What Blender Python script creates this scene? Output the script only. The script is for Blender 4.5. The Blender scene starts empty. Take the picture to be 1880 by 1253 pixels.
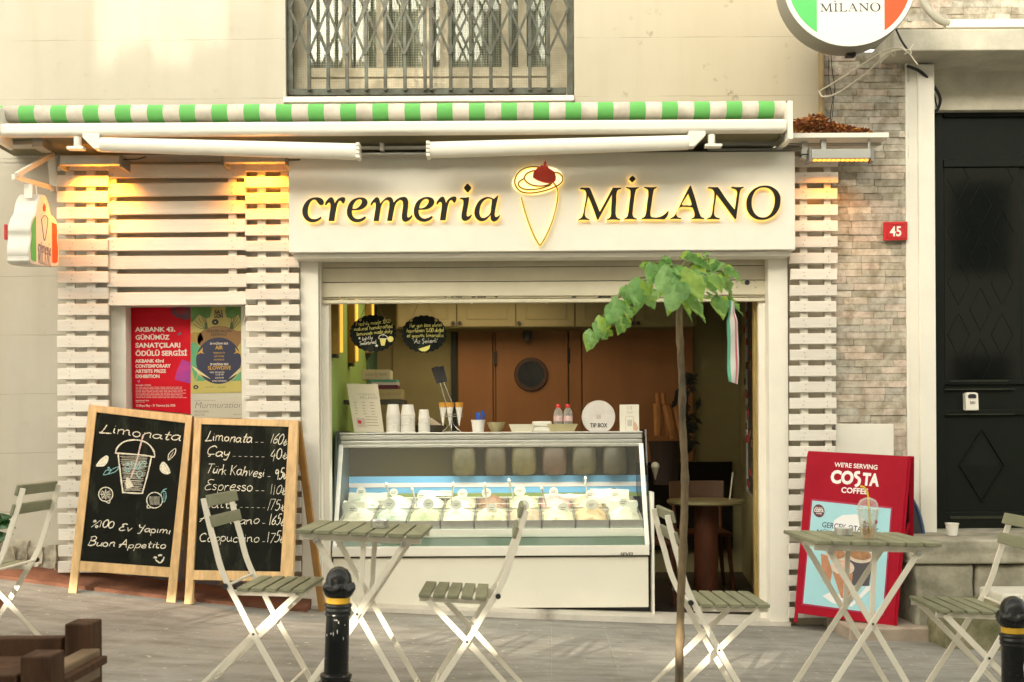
import bpy, bmesh, math, random
from mathutils import Vector, Matrix
from mathutils.geometry import tessellate_polygon
random.seed(7)
SC = bpy.context.scene
COL = SC.collection
R = math.radians

# ------------------------------------------------------------------ camera
FPX, CX, CY, ROLL, EYE = 2000.0, 940.0, 795.0, 0.0058, 1.176
cam = bpy.data.cameras.new('camera')
cam_o = bpy.data.objects.new('camera', cam); COL.objects.link(cam_o)
cam.sensor_width = 36.0
cam.lens = 36.0 * FPX / 1880.0
cam.shift_y = (CY - 626.5) / 1880.0
cam.clip_start = 0.05; cam.clip_end = 400
cam_o.location = (0, 0, EYE)
cam_o.rotation_euler = (math.pi / 2, ROLL, 0)
cam.dof.use_dof = True; cam.dof.focus_distance = 6.2; cam.dof.aperture_fstop = 5.0
SC.camera = cam_o

# ------------------------------------------------------------------ sky, sun, exposure
SUN_EL, SUN_AZ = 13.0, -24.0          # height of the sun; bearing it comes from, measured from straight behind the camera
w = bpy.data.worlds.new('World'); SC.world = w; w.use_nodes = True
nt = w.node_tree; bg = nt.nodes['Background']
sky = nt.nodes.new('ShaderNodeTexSky'); sky.sky_type = 'NISHITA'; sky.sun_disc = False
sky.sun_elevation = R(SUN_EL); sky.dust_density = 4.0; sky.air_density = 1.0; sky.ozone_density = 1.0
sun_dir = Vector((math.sin(R(-SUN_AZ)) * math.cos(R(SUN_EL)), math.cos(R(SUN_AZ)) * math.cos(R(SUN_EL)), -math.sin(R(SUN_EL))))
sky.sun_rotation = math.atan2(-sun_dir.x, -sun_dir.y)
hs = nt.nodes.new('ShaderNodeHueSaturation'); hs.inputs['Saturation'].default_value = 0.22
mul = nt.nodes.new('ShaderNodeMix'); mul.data_type = 'RGBA'; mul.blend_type = 'MULTIPLY'; mul.inputs[0].default_value = 1
mul.inputs[7].default_value = (1.0, 0.95, 0.80, 1)
nt.links.new(sky.outputs[0], hs.inputs['Color']); nt.links.new(hs.outputs[0], mul.inputs[6]); nt.links.new(mul.outputs[2], bg.inputs[0])
bg.inputs[1].default_value = 0.15
sl = bpy.data.lights.new('sun', 'SUN'); sl.energy = 2.0; sl.angle = R(0.6); sl.color = (1.0, 0.88, 0.70)
so = bpy.data.objects.new('sun', sl); COL.objects.link(so)
so.rotation_euler = sun_dir.to_track_quat('-Z', 'Y').to_euler(); so.location = (0, -6, 9)
SC.view_settings.view_transform = 'Standard'; SC.view_settings.look = 'None'
SC.view_settings.exposure = 2.62; SC.view_settings.gamma = 1.0

# ------------------------------------------------------------------ measuring: photograph position -> place at a distance
def ray(x, y):
    u, v = (x - CX) / FPX, (y - CY) / FPX
    c, s = math.cos(ROLL), math.sin(ROLL)
    return Vector((u * c - v * s, 1.0, -(u * s + v * c)))
def at(x, y, d):
    r = ray(x, y); return Vector((r.x * d, d, EYE + r.z * d))
def hit(x, y, O, N):
    r = ray(x, y); o = Vector((0, 0, EYE)); t = (O - o).dot(N) / r.dot(N); return o + r * t
def lerp_table(tab, x):
    if x <= tab[0][0]: return tab[0][1] + (x - tab[0][0]) * (tab[1][1] - tab[0][1]) / (tab[1][0] - tab[0][0]) * .6
    for (a, va), (b, vb) in zip(tab, tab[1:]):
        if x <= b: return va + (vb - va) * (x - a) / (b - a)
    return tab[-1][1]
G7 = [(-3.3, .32), (-2.86, .25), (-2.24, .17), (-1.33, .067), (-.14, .004), (.875, -.04), (1.75, -.065), (2.66, -.09), (3.29, -.12), (5, -.2)]
def gz(X, Y):
    a = lerp_table(G7, max(-6, min(6, X))); b = .067 - .033 * max(-6, min(6, X))
    t = max(0.0, min(1.3, (7 - Y) / 2.5)); return a + (b - a) * t
def ground_at(x, y):
    lo, hi = 2.0, 9.0
    for _ in range(40):
        m = (lo + hi) / 2; p = at(x, y, m)
        if p.z > gz(p.x, p.y): lo = m
        else: hi = m
    return at(x, y, lo)

# ------------------------------------------------------------------ materials
def L(r, g, b, k=1.0):
    f = lambda v: (v / 255 / 12.92 if v / 255 <= .04045 else ((v / 255 + .055) / 1.055) ** 2.4) * k
    return (f(r), f(g), f(b), 1)
MATS = {}
def mat(name, col, rough=.6, metal=0, var=.0, vscale=6, bump=0, bscale=60, spec=.5, emit=0, ecol=None, stretch=None, trans=0, coat=0, dirt=None):
    if name in MATS: return MATS[name]
    m = bpy.data.materials.new(name); m.use_nodes = True; MATS[name] = m
    n = m.node_tree.nodes; l = m.node_tree.links; b = n['Principled BSDF']
    if len(col) == 3: col = (*col, 1)
    b.inputs['Base Color'].default_value = col; b.inputs['Roughness'].default_value = rough; b.inputs['Metallic'].default_value = metal
    b.inputs['Specular IOR Level'].default_value = spec; b.inputs['Coat Weight'].default_value = coat
    b.inputs['Transmission Weight'].default_value = trans
    if emit:
        b.inputs['Emission Color'].default_value = ecol or col; b.inputs['Emission Strength'].default_value = emit
    tc = n.new('ShaderNodeTexCoord'); mp = n.new('ShaderNodeMapping'); l.new(tc.outputs['Object'], mp.inputs[0])
    if stretch: mp.inputs['Scale'].default_value = stretch
    if var:
        nz = n.new('ShaderNodeTexNoise'); nz.inputs['Scale'].default_value = vscale; nz.inputs['Detail'].default_value = 7; nz.inputs['Roughness'].default_value = .62
        l.new(mp.outputs[0], nz.inputs['Vector'])
        cr = n.new('ShaderNodeValToRGB'); cr.color_ramp.elements[0].position = .3; cr.color_ramp.elements[1].position = .7
        d = dirt or tuple(c * (1 - var) for c in col[:3]); u = tuple(min(1, c * (1 + var * .5)) for c in col[:3])
        cr.color_ramp.elements[0].color = (*d[:3], 1); cr.color_ramp.elements[1].color = (*u, 1)
        l.new(nz.outputs['Fac'], cr.inputs[0]); l.new(cr.outputs[0], b.inputs['Base Color'])
        mr = n.new('ShaderNodeMapRange'); mr.inputs[3].default_value = min(1, rough + .12); mr.inputs[4].default_value = max(.02, rough - .1)
        l.new(nz.outputs['Fac'], mr.inputs[0]); l.new(mr.outputs[0], b.inputs['Roughness'])
    if bump:
        nb = n.new('ShaderNodeTexNoise'); nb.inputs['Scale'].default_value = bscale; nb.inputs['Detail'].default_value = 5
        l.new(mp.outputs[0], nb.inputs['Vector']); bp = n.new('ShaderNodeBump'); bp.inputs['Strength'].default_value = bump; bp.inputs['Distance'].default_value = .01
        l.new(nb.outputs['Fac'], bp.inputs['Height']); l.new(bp.outputs[0], b.inputs['Normal'])
    return m
def glow(name, col, strength):
    return mat(name, (*col[:3], 1), .5, emit=strength, ecol=(*col[:3], 1))
def island_tint(m, lo, hi):                              # every board or slab gets its own slightly different paint
    n = m.node_tree.nodes; l = m.node_tree.links; b = n['Principled BSDF']; src = b.inputs['Base Color'].links[0].from_socket
    g = n.new('ShaderNodeNewGeometry'); mr = n.new('ShaderNodeMapRange'); mr.inputs[3].default_value = lo; mr.inputs[4].default_value = hi; l.new(g.outputs['Random Per Island'], mr.inputs[0])
    cc_ = n.new('ShaderNodeCombineColor'); [l.new(mr.outputs[0], cc_.inputs[i]) for i in range(3)]
    mx = n.new('ShaderNodeMix'); mx.data_type = 'RGBA'; mx.blend_type = 'MULTIPLY'; mx.inputs[0].default_value = 1; l.new(src, mx.inputs[6]); l.new(cc_.outputs[0], mx.inputs[7]); l.new(mx.outputs[2], b.inputs['Base Color'])
def clear_plastic(name, col, body=.22):
    if name in MATS: return MATS[name]
    m = bpy.data.materials.new(name); m.use_nodes = True; MATS[name] = m
    n = m.node_tree.nodes; l = m.node_tree.links; b = n['Principled BSDF']; b.inputs['Base Color'].default_value = (*col, 1); b.inputs['Roughness'].default_value = .12
    t = n.new('ShaderNodeBsdfTransparent'); t.inputs[0].default_value = (.97, .97, .96, 1); mx = n.new('ShaderNodeMixShader')
    lw = n.new('ShaderNodeLayerWeight'); lw.inputs[0].default_value = .35; a = n.new('ShaderNodeMath'); a.operation = 'MULTIPLY_ADD'; a.inputs[1].default_value = .6; a.inputs[2].default_value = body
    l.new(lw.outputs['Facing'], a.inputs[0]); l.new(a.outputs[0], mx.inputs[0]); l.new(t.outputs[0], mx.inputs[1]); l.new(b.outputs[0], mx.inputs[2]); l.new(mx.outputs[0], n['Material Output'].inputs[0]); return m
def glass(name, tint=(.92, .97, .94), refl=.9, base=.05):
    if name in MATS: return MATS[name]
    m = bpy.data.materials.new(name); m.use_nodes = True; MATS[name] = m
    n = m.node_tree.nodes; l = m.node_tree.links; n.remove(n['Principled BSDF'])
    t = n.new('ShaderNodeBsdfTransparent'); t.inputs[0].default_value = (*tint, 1)
    g = n.new('ShaderNodeBsdfGlossy'); g.inputs['Roughness'].default_value = .03
    f = n.new('ShaderNodeFresnel'); f.inputs[0].default_value = 1.5
    a = n.new('ShaderNodeMath'); a.operation = 'MULTIPLY_ADD'; a.inputs[1].default_value = refl; a.inputs[2].default_value = base
    mx = n.new('ShaderNodeMixShader'); l.new(f.outputs[0], a.inputs[0]); l.new(a.outputs[0], mx.inputs[0])
    l.new(t.outputs[0], mx.inputs[1]); l.new(g.outputs[0], mx.inputs[2]); l.new(mx.outputs[0], n['Material Output'].inputs[0])
    return m
def chalk_mat(name, col):
    if name in MATS: return MATS[name]
    m = mat(name, (*col, 1), .95, spec=.1)
    n = m.node_tree.nodes; l = m.node_tree.links; b = n['Principled BSDF']
    tc = n.new('ShaderNodeTexCoord'); nz = n.new('ShaderNodeTexNoise'); nz.inputs['Scale'].default_value = 260; nz.inputs['Detail'].default_value = 2
    cr = n.new('ShaderNodeValToRGB'); cr.color_ramp.elements[0].position = .36; cr.color_ramp.elements[1].position = .52
    cr.color_ramp.elements[0].color = (.35, .35, .35, 1)
    l.new(tc.outputs['Object'], nz.inputs['Vector']); l.new(nz.outputs['Fac'], cr.inputs[0]); l.new(cr.outputs[0], b.inputs['Alpha'])
    return m

# ------------------------------------------------------------------ scene objects
def tag(o, label=None, cat=None, group=None, kind=None):
    if label: o['label'] = label
    if cat: o['category'] = cat
    if group: o['group'] = group
    if kind: o['kind'] = kind
    return o
def thing(name, label, cat, loc=(0, 0, 0), rot=(0, 0, 0), group=None):
    o = bpy.data.objects.new(name, None); COL.objects.link(o); o.location = loc; o.rotation_euler = rot; o.empty_display_size = .1
    return tag(o, label, cat, group)
def copy_tree(o, parent=None):
    c = o.copy(); COL.objects.link(c); c.parent = parent
    for ch in o.children: copy_tree(ch, c)
    return c
def world_origin(p):
    v = Vector((0, 0, 0))
    while p is not None: v += p.location; p = p.parent
    return v
class MB:
    def __init__(s): s.bm = bmesh.new()
    def poly(s, pts):
        try: return s.bm.faces.new([s.bm.verts.new(p) for p in pts])
        except ValueError: return None
    def box(s, a, b, M=None):
        x0, y0, z0 = (min(a[i], b[i]) for i in range(3)); x1, y1, z1 = (max(a[i], b[i]) for i in range(3))
        v = [Vector(p) for p in ((x0, y0, z0), (x1, y0, z0), (x1, y1, z0), (x0, y1, z0), (x0, y0, z1), (x1, y0, z1), (x1, y1, z1), (x0, y1, z1))]
        if M is not None: v = [M @ p for p in v]
        v = [s.bm.verts.new(p) for p in v]
        for f in ((0, 3, 2, 1), (4, 5, 6, 7), (0, 1, 5, 4), (1, 2, 6, 5), (2, 3, 7, 6), (3, 0, 4, 7)): s.bm.faces.new([v[i] for i in f])
        return s
    def px(s, x0, y0, x1, y1, d, depth, wedge=0):      # a box whose front face covers that rectangle of the photograph at distance d
        xm, ym = (x0 + x1) / 2, (y0 + y1) / 2
        return s.box((at(x0, ym, d).x, d, at(xm, y1, d).z), (at(x1, ym, d).x, d + depth, at(xm, y0, d).z))
    def sweep(s, path, prof, up=(0, 0, 1), closed=False, cap=True, scale=None):
        path = [Vector(p) for p in path]; n = len(path); rings = []; up = Vector(up)
        for i, p in enumerate(path):
            a = path[i - 1] if i or closed else p; b = path[(i + 1) % n] if i < n - 1 or closed else p
            t = (b - a).normalized(); sd = t.cross(up)
            if sd.length < 1e-4: sd = t.cross(Vector((1, 0, 0)))
            sd.normalize(); u = sd.cross(t).normalized(); k = scale[i] if scale else 1
            rings.append([s.bm.verts.new(p + sd * q[0] * k + u * q[1] * k) for q in prof])
        m = len(prof)
        for i in range(n if closed else n - 1):
            r0, r1 = rings[i], rings[(i + 1) % n]
            for j in range(m): s.bm.faces.new((r0[j], r0[(j + 1) % m], r1[(j + 1) % m], r1[j]))
        if cap and not closed: s.bm.faces.new(list(reversed(rings[0]))); s.bm.faces.new(rings[-1])
        return s
    def tube(s, path, r, n=8, up=(.13, .2, 1), **k):
        if isinstance(r, (list, tuple)): k['scale'] = r; r = 1
        return s.sweep(path, [(r * math.cos(2 * math.pi * i / n), r * math.sin(2 * math.pi * i / n)) for i in range(n)], up, **k)
    def bar(s, path, w_, t_, up):
        return s.sweep(path, [(-w_ / 2, -t_ / 2), (w_ / 2, -t_ / 2), (w_ / 2, t_ / 2), (-w_ / 2, t_ / 2)], up)
    def lathe(s, prof, n=24, M=None, cap=True):
        rings = []
        for r, z in prof:
            ring = []
            for i in range(n):
                p = Vector((r * math.cos(2 * math.pi * i / n), r * math.sin(2 * math.pi * i / n), z))
                ring.append(s.bm.verts.new(M @ p if M is not None else p))
            rings.append(ring)
        for a, b in zip(rings, rings[1:]):
            for i in range(n): s.bm.faces.new((a[i], a[(i + 1) % n], b[(i + 1) % n], b[i]))
        if cap: s.bm.faces.new(list(reversed(rings[0]))); s.bm.faces.new(rings[-1])
        return s
    def prism(s, pts, ext):                            # outline in 3D, pushed along ext
        ext = Vector(ext); a = [Vector(p) for p in pts]
        tris = tessellate_polygon([a]); va = [s.bm.verts.new(p) for p in a]; vb = [s.bm.verts.new(p + ext) for p in a]
        for t in tris:
            for q in ([va[i] for i in t], [vb[i] for i in reversed(t)]):
                try: s.bm.faces.new(q)
                except ValueError: pass
        n = len(a)
        for i in range(n): s.bm.faces.new((va[i], vb[i], vb[(i + 1) % n], va[(i + 1) % n]))
        return s
    def ribbon(s, pts, w_, F, lift=.0012, jit=.0):     # flat stroke lying on frame F
        P = [Vector(p) for p in pts]; n = len(P); vs = []
        for i in range(n):
            t = (P[min(i + 1, n - 1)] - P[max(i - 1, 0)])
            if t.length < 1e-9: t = Vector((1, 0))
            t.normalize(); q = Vector((-t.y, t.x)); ww = w_ * (1 + random.uniform(-jit, jit)) / 2
            if i in (0, n - 1): ww *= .7
            vs.append((s.bm.verts.new(F(P[i] + q * ww, lift)), s.bm.verts.new(F(P[i] - q * ww, lift))))
        for a, b in zip(vs, vs[1:]):
            try: s.bm.faces.new((a[1], b[1], b[0], a[0]))
            except ValueError: pass
        return s
    def flat(s, pts, F, lift=.001):
        return s.poly([F(Vector(p), lift) for p in pts])
    def build(s, name, m, parent=None, bevel=0, smooth=False, local=False, seg=2):
        bmesh.ops.recalc_face_normals(s.bm, faces=s.bm.faces)
        if parent is not None and not local: bmesh.ops.translate(s.bm, verts=s.bm.verts, vec=-world_origin(parent))
        me = bpy.data.meshes.new(name); s.bm.to_mesh(me); s.bm.free()
        o = bpy.data.objects.new(name, me); COL.objects.link(o); me.materials.append(m)
        if parent is not None: o.parent = parent
        if smooth:
            for f in me.polygons: f.use_smooth = True
            me.set_sharp_from_angle(angle=R(40)) if hasattr(me, 'set_sharp_from_angle') else None
        if bevel:
            b = o.modifiers.new('bevel', 'BEVEL'); b.width = bevel; b.segments = seg; b.limit_method = 'ANGLE'; b.angle_limit = R(40)
        return o
def pbox(name, m, rect, d, depth, parent=None, bevel=.002, **k):
    return MB().px(*rect, d, depth).build(name, m, parent, bevel, **k)

def split(o):                                           # pieces that do not touch become parts of their own, under the same name
    b = bmesh.new(); b.from_mesh(o.data); b.faces.ensure_lookup_table(); todo = set(b.faces); groups = []
    while todo:
        st_ = [todo.pop()]; g = []
        while st_:
            f = st_.pop(); g.append(f.index)
            for v in f.verts:
                for k in v.link_faces:
                    if k in todo: todo.discard(k); st_.append(k)
        groups.append(set(g))
    out = [o]; src = o.data.copy()
    for i, g in enumerate(groups):
        c = bmesh.new(); c.from_mesh(src); c.faces.ensure_lookup_table(); bmesh.ops.delete(c, geom=[f for f in c.faces if f.index not in g], context='FACES')
        if i == 0: me = o.data
        else:
            q = o.copy(); q.data = me = src.copy(); COL.objects.link(q); out.append(q)
        c.to_mesh(me); c.free()
    b.free(); bpy.data.meshes.remove(src); return out
class Frame:                                            # a flat working surface: O + u*right + v*up, n = towards the viewer
    def __init__(s, O, Rt, Up):
        s.O = Vector(O); s.R = Vector(Rt).normalized(); s.U = Vector(Up).normalized(); s.N = s.R.cross(s.U).normalized()
    def __call__(s, p, lift=0): return s.O + s.R * p[0] + s.U * p[1] + s.N * lift
    def uv(s, x, y):
        p = hit(x, y, s.O, s.N) - s.O; return Vector((p.dot(s.R), p.dot(s.U)))
def smooth_path(pts, k=5):
    P = [Vector(p) for p in pts]
    if len(P) < 3: return P
    out = []
    for i in range(len(P) - 1):
        a, b, c, d = P[max(i - 1, 0)], P[i], P[i + 1], P[min(i + 2, len(P) - 1)]
        for j in range(k):
            t = j / k; out.append(.5 * ((2 * b) + (c - a) * t + (2 * a - 5 * b + 4 * c - d) * t * t + (3 * b - a - 3 * c + d) * t ** 3))
    out.append(P[-1]); return out
DG = bpy.context.evaluated_depsgraph_get
def curve_mesh(cu):
    o = bpy.data.objects.new('tmp', cu); COL.objects.link(o)
    dg = DG(); dg.update(); me = bpy.data.meshes.new_from_object(o.evaluated_get(dg)); bpy.data.objects.remove(o); bpy.data.curves.remove(cu); return me
def place_mesh(me, name, F, m, parent, lift, off=(0, 0), sc=(1, 1), shear=0):
    po = world_origin(parent) if parent is not None else Vector((0, 0, 0))
    for v in me.vertices:
        c = v.co; v.co = F((off[0] + c.x * sc[0] + c.y * shear, off[1] + c.y * sc[1]), lift + c.z) - po
    me.materials.clear(); me.materials.append(m); me.name = name
    o = bpy.data.objects.new(name, me); COL.objects.link(o)
    if parent is not None: o.parent = parent
    return o
def text(body, F, pos, size, m, parent, name='lettering', bold=0, align='LEFT', lift=.0012, width=None, shear=0, spacing=1, ext=0, line=1):
    cu = bpy.data.curves.new('t', 'FONT'); cu.body = body; cu.size = size; cu.align_x = align; cu.offset = bold * size; cu.space_character = spacing
    cu.resolution_u = 3; cu.extrude = ext; cu.space_line = line
    me = curve_mesh(cu); xs = [v.co.x for v in me.vertices] or [0, 1]; sx = 1
    if width: sx = width / max(1e-6, max(xs) - min(xs))
    return place_mesh(me, name, F, m, parent, lift + ext, pos, (sx, 1), shear)
def join(objs, name):                                   # several pieces of print become ONE mesh part
    b = bmesh.new(); m = []
    for o in objs:
        k = len(b.faces); b.from_mesh(o.data); b.faces.ensure_lookup_table()
        if o.data.materials[0] not in m: m.append(o.data.materials[0])
        for f in b.faces[k:]: f.material_index = m.index(o.data.materials[0])
    me = bpy.data.meshes.new(name); b.to_mesh(me); b.free()
    for x in m: me.materials.append(x)
    o = bpy.data.objects.new(name, me); COL.objects.link(o); o.parent = objs[0].parent
    for q in objs: bpy.data.objects.remove(q)
    return o
# ------------------------------------------------------------------ shared materials
def plaster(name, col, old=0.0, joints=True):
    m = mat(name, col, .88, var=.10, vscale=1.3, spec=.25)
    n = m.node_tree.nodes; l = m.node_tree.links; b = n['Principled BSDF']; src = b.inputs['Base Color'].links[0].from_socket
    tc = n.new('ShaderNodeTexCoord'); sx = n.new('ShaderNodeSeparateXYZ'); l.new(tc.outputs['Object'], sx.inputs[0])
    def math_(op, a, v=None, c=None):
        q = n.new('ShaderNodeMath'); q.operation = op
        for i, z in enumerate((a, v, c)):
            if z is None: continue
            if isinstance(z, (int, float)): q.inputs[i].default_value = z
            else: l.new(z, q.inputs[i])
        return q.outputs[0]
    def noise(sc, det=4, rg=.6):
        q = n.new('ShaderNodeTexNoise'); q.inputs['Scale'].default_value = sc; q.inputs['Detail'].default_value = det; q.inputs['Roughness'].default_value = rg
        l.new(tc.outputs['Object'], q.inputs['Vector']); return q.outputs['Fac']
    def ramp(f, p0, p1):
        q = n.new('ShaderNodeMapRange'); q.inputs[1].default_value = p0; q.inputs[2].default_value = p1; l.new(f, q.inputs[0]); return q.outputs[0]
    def mix(f, a, colr):
        q = n.new('ShaderNodeMix'); q.data_type = 'RGBA'; l.new(f, q.inputs[0]); l.new(a, q.inputs[6]); q.inputs[7].default_value = (*colr, 1); return q.outputs[2]
    side = ramp(sx.outputs['X'], -.2, 1.2)              # the right half of the wall is older paint
    # joints between the blocks under the plaster
    wob = math_('MULTIPLY_ADD', noise(1.6, 3), .02, sx.outputs['Z'])
    fr = math_('FRACT', math_('MULTIPLY_ADD', wob, 1 / .378, .155))
    line = ramp(math_('ABSOLUTE', math_('SUBTRACT', fr, .5)), .4925, .499)
    gate = ramp(noise(2.2, 4), .40, .55)
    jl = math_('MULTIPLY', line, gate)
    yel = math_('MULTIPLY', side, .55)
    c1 = mix(yel, src, (.47, .40, .27))
    pit = ramp(noise(9, 6, .7), .665, .70)
    v = n.new('ShaderNodeTexVoronoi'); v.inputs['Scale'].default_value = 7.5; v.inputs['Randomness'].default_value = 1
    l.new(tc.outputs['Object'], v.inputs['Vector'])
    spot = ramp(v.outputs['Distance'], .24, .08)
    sel = ramp(noise(3.1, 2), .46, .54)
    chips = math_('MULTIPLY', math_('MULTIPLY', spot, sel), math_('MULTIPLY_ADD', side, .8, .2))
    chip2 = math_('MULTIPLY', chips, ramp(noise(38, 4), .46, .58))
    c2 = mix(math_('MULTIPLY', pit, math_('MULTIPLY_ADD', side, .5, .15)), c1, (.62, .58, .50))
    c3 = mix(math_('MULTIPLY', chip2, .85), c2, (.20, .17, .11))
    c4 = mix(math_('MULTIPLY', jl, .75), c3, (.25, .21, .14))
    st = n.new('ShaderNodeTexNoise'); st.inputs['Scale'].default_value = 5; st.inputs['Detail'].default_value = 5
    mp = n.new('ShaderNodeMapping'); mp.inputs['Scale'].default_value = (1.6, 1, .16); l.new(tc.outputs['Object'], mp.inputs[0]); l.new(mp.outputs[0], st.inputs['Vector'])
    c5 = mix(math_('MULTIPLY', ramp(st.outputs['Fac'],   .48, .75), .38), c4, (.42, .36, .26))
    l.new(c5, b.inputs['Base Color'])
    bp = n.new('ShaderNodeBump'); bp.inputs['Strength'].default_value = .35; bp.inputs['Distance'].default_value = .006
    h = math_('SUBTRACT', math_('MULTIPLY_ADD', noise(3, 6, .7), .8, math_('MULTIPLY', noise(90, 3), .16)), math_('ADD', math_('MULTIPLY', jl, .7), math_('MULTIPLY', chip2, .6)))
    l.new(h, bp.inputs['Height']); l.new(bp.outputs[0], b.inputs['Normal'])
    return m
M_PL = plaster('plaster_cream', (.50, .465, .385))
M_WHITE = mat('white_paint', (.78, .75, .66), .5, var=.07, vscale=3, bump=.05)
M_WALU = mat('white_powder_coat', (.80, .77, .68), .35, var=.05, vscale=4)
M_SLAT = mat('white_painted_wood', (.78, .74, .66), .5, var=.08, vscale=9, stretch=(.4, 3, 6), bump=.18, bscale=50)
island_tint(M_SLAT, .84, 1.0)
M_BATT = mat('batten_wood', (.72, .68, .60), .6, var=.1)
M_DARKG = mat('dark_green_iron', (.085, .10, .078), .5, spec=.3, var=.35, vscale=14, dirt=(.045, .035, .022))
M_STEEL = mat('brushed_aluminium', (.62, .62, .58), .38, .9, var=.08, vscale=12)
M_ALU = mat('grey_aluminium', (.42, .42, .39), .45, .6, var=.1)
M_CHROME = mat('polished_steel', (.72, .72, .70), .18, 1)
M_BLACK = mat('black_plastic', (.018, .018, .02), .45)
M_CABLE = mat('black_cable', (.015, .015, .015), .6)
M_CORD = mat('white_cable', (.72, .67, .54), .55)
M_STONE = mat('old_stone', (.36, .33, .26), .9, var=.45, vscale=5, bump=.9, bscale=14, dirt=(.15, .145, .10))
M_GLASS = glass('window_glass', (.90, .95, .92), .9, .04)
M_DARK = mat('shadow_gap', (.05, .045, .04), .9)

# ------------------------------------------------------------------ ground
def paving():
    m = mat('stone_paving', (.31, .30, .27), .85, spec=.25, var=.16, vscale=2.2, bump=.0)
    n = m.node_tree.nodes; l = m.node_tree.links; b = n['Principled BSDF']; src = b.inputs['Base Color'].links[0].from_socket
    tc = n.new('ShaderNodeTexCoord'); mp = n.new('ShaderNodeMapping'); mp.inputs['Rotation'].default_value = (0, 0, R(92)); l.new(tc.outputs['Object'], mp.inputs[0])
    br = n.new('ShaderNodeTexBrick'); br.inputs['Scale'].default_value = 1; br.inputs['Brick Width'].default_value = .95; br.inputs['Row Height'].default_value = .32
    br.inputs['Mortar Size'].default_value = .0045; br.inputs['Mortar Smooth'].default_value = .4; br.inputs['Color1'].default_value = (.46, .46, .46, 1); br.inputs['Color2'].default_value = (.54, .54, .54, 1); br.inputs['Mortar'].default_value = (.60, .59, .55, 1)
    l.new(mp.outputs[0], br.inputs['Vector'])
    ov = n.new('ShaderNodeMix'); ov.data_type = 'RGBA'; ov.blend_type = 'OVERLAY'; ov.inputs[0].default_value = .55; l.new(src, ov.inputs[6]); l.new(br.outputs['Color'], ov.inputs[7])
    ms = n.new('ShaderNodeMapping'); ms.inputs['Scale'].default_value = (1.3, 3.6, 1); l.new(tc.outputs['Object'], ms.inputs[0])
    st = n.new('ShaderNodeTexNoise'); st.inputs['Scale'].default_value = 2.4; st.inputs['Detail'].default_value = 9; st.inputs['Roughness'].default_value = .7; l.new(ms.outputs[0], st.inputs['Vector'])
    cr = n.new('ShaderNodeValToRGB'); cr.color_ramp.elements[0].position = .36; cr.color_ramp.elements[1].position = .58; cr.color_ramp.elements[0].color = (.50, .48, .43, 1); l.new(st.outputs['Fac'], cr.inputs[0])
    mu = n.new('ShaderNodeMix'); mu.data_type = 'RGBA'; mu.blend_type = 'MULTIPLY'; mu.inputs[0].default_value = .6; l.new(ov.outputs[2], mu.inputs[6]); l.new(cr.outputs[0], mu.inputs[7])
    sp = n.new('ShaderNodeTexNoise'); sp.inputs['Scale'].default_value = 28; sp.inputs['Detail'].default_value = 4; l.new(tc.outputs['Object'], sp.inputs['Vector'])
    c2 = n.new('ShaderNodeMapRange'); c2.inputs[1].default_value = .66; c2.inputs[2].default_value = .72; l.new(sp.outputs['Fac'], c2.inputs[0])
    m2 = n.new('ShaderNodeMix'); m2.data_type = 'RGBA'; l.new(c2.outputs[0], m2.inputs[0]); l.new(mu.outputs[2], m2.inputs[6]); m2.inputs[7].default_value = (.5, .47, .4, 1)
    l.new(m2.outputs[2], b.inputs['Base Color'])
    ad = n.new('ShaderNodeMath'); ad.operation = 'MULTIPLY_ADD'; ad.inputs[1].default_value = -.6; l.new(br.outputs['Fac'], ad.inputs[0]); l.new(st.outputs['Fac'], ad.inputs[2])
    bp = n.new('ShaderNodeBump'); bp.inputs['Strength'].default_value = .5; bp.inputs['Distance'].default_value = .008; l.new(ad.outputs[0], bp.inputs['Height']); l.new(bp.outputs[0], b.inputs['Normal'])
    return m
KERB_Y = 3.3
def sheet(name, x0, x1, ys, step, zf, m):
    b = bmesh.new(); xs = [x0 + (x1 - x0) * i / step for i in range(step + 1)]
    g = [[b.verts.new((x, y, zf(x, y))) for x in xs] for y in ys]
    for r0, r1 in zip(g, g[1:]):
        for i in range(step): b.faces.new((r0[i], r0[i + 1], r1[i + 1], r1[i]))
    me = bpy.data.meshes.new(name); b.to_mesh(me); b.free(); o = bpy.data.objects.new(name, me); COL.objects.link(o); me.materials.append(m)
    for f in me.polygons: f.use_smooth = True
    return tag(o, kind='structure')
sheet('pavement', -12, 12, [KERB_Y + (7.06 - KERB_Y) * i / 24 for i in range(25)], 96, gz, paving())
ks = mat('kerb_granite', (.34, .32, .29), .8, var=.25, vscale=20, bump=.3)
kb = MB()
for i in range(24):
    x = -12 + i; pts = [(x + .004, 0), (x + .996, 0)]
    v = []
    for yy in (KERB_Y - .15, KERB_Y - .002):
        for q in (x + .004, x + .996):
            for dz in (-.2, .004): v.append(Vector((q, yy, gz(q, KERB_Y) + dz)))
    vs = [kb.bm.verts.new(p) for p in v]
    for f in ((0, 1, 3, 2), (4, 6, 7, 5), (0, 4, 5, 1), (2, 3, 7, 6), (1, 5, 7, 3), (0, 2, 6, 4)): kb.bm.faces.new([vs[k] for k in f])
tag(kb.build('kerb', ks, bevel=.008), kind='structure')
asph = mat('asphalt', (.055, .053, .05), .9, var=.3, vscale=30, bump=.5, bscale=180)
sheet('road', -40, 40, [-60, -20, -8, -3, 0, KERB_Y - .14], 80, lambda x, y: gz(max(-7, min(7, x)), 4) - .13, asph)
sheet('ground', -90, 90, [-90, -30, 0, 30, 90], 12, lambda x, y: -1.1, mat('earth', (.12, .10, .08), 1, var=.3))

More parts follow.
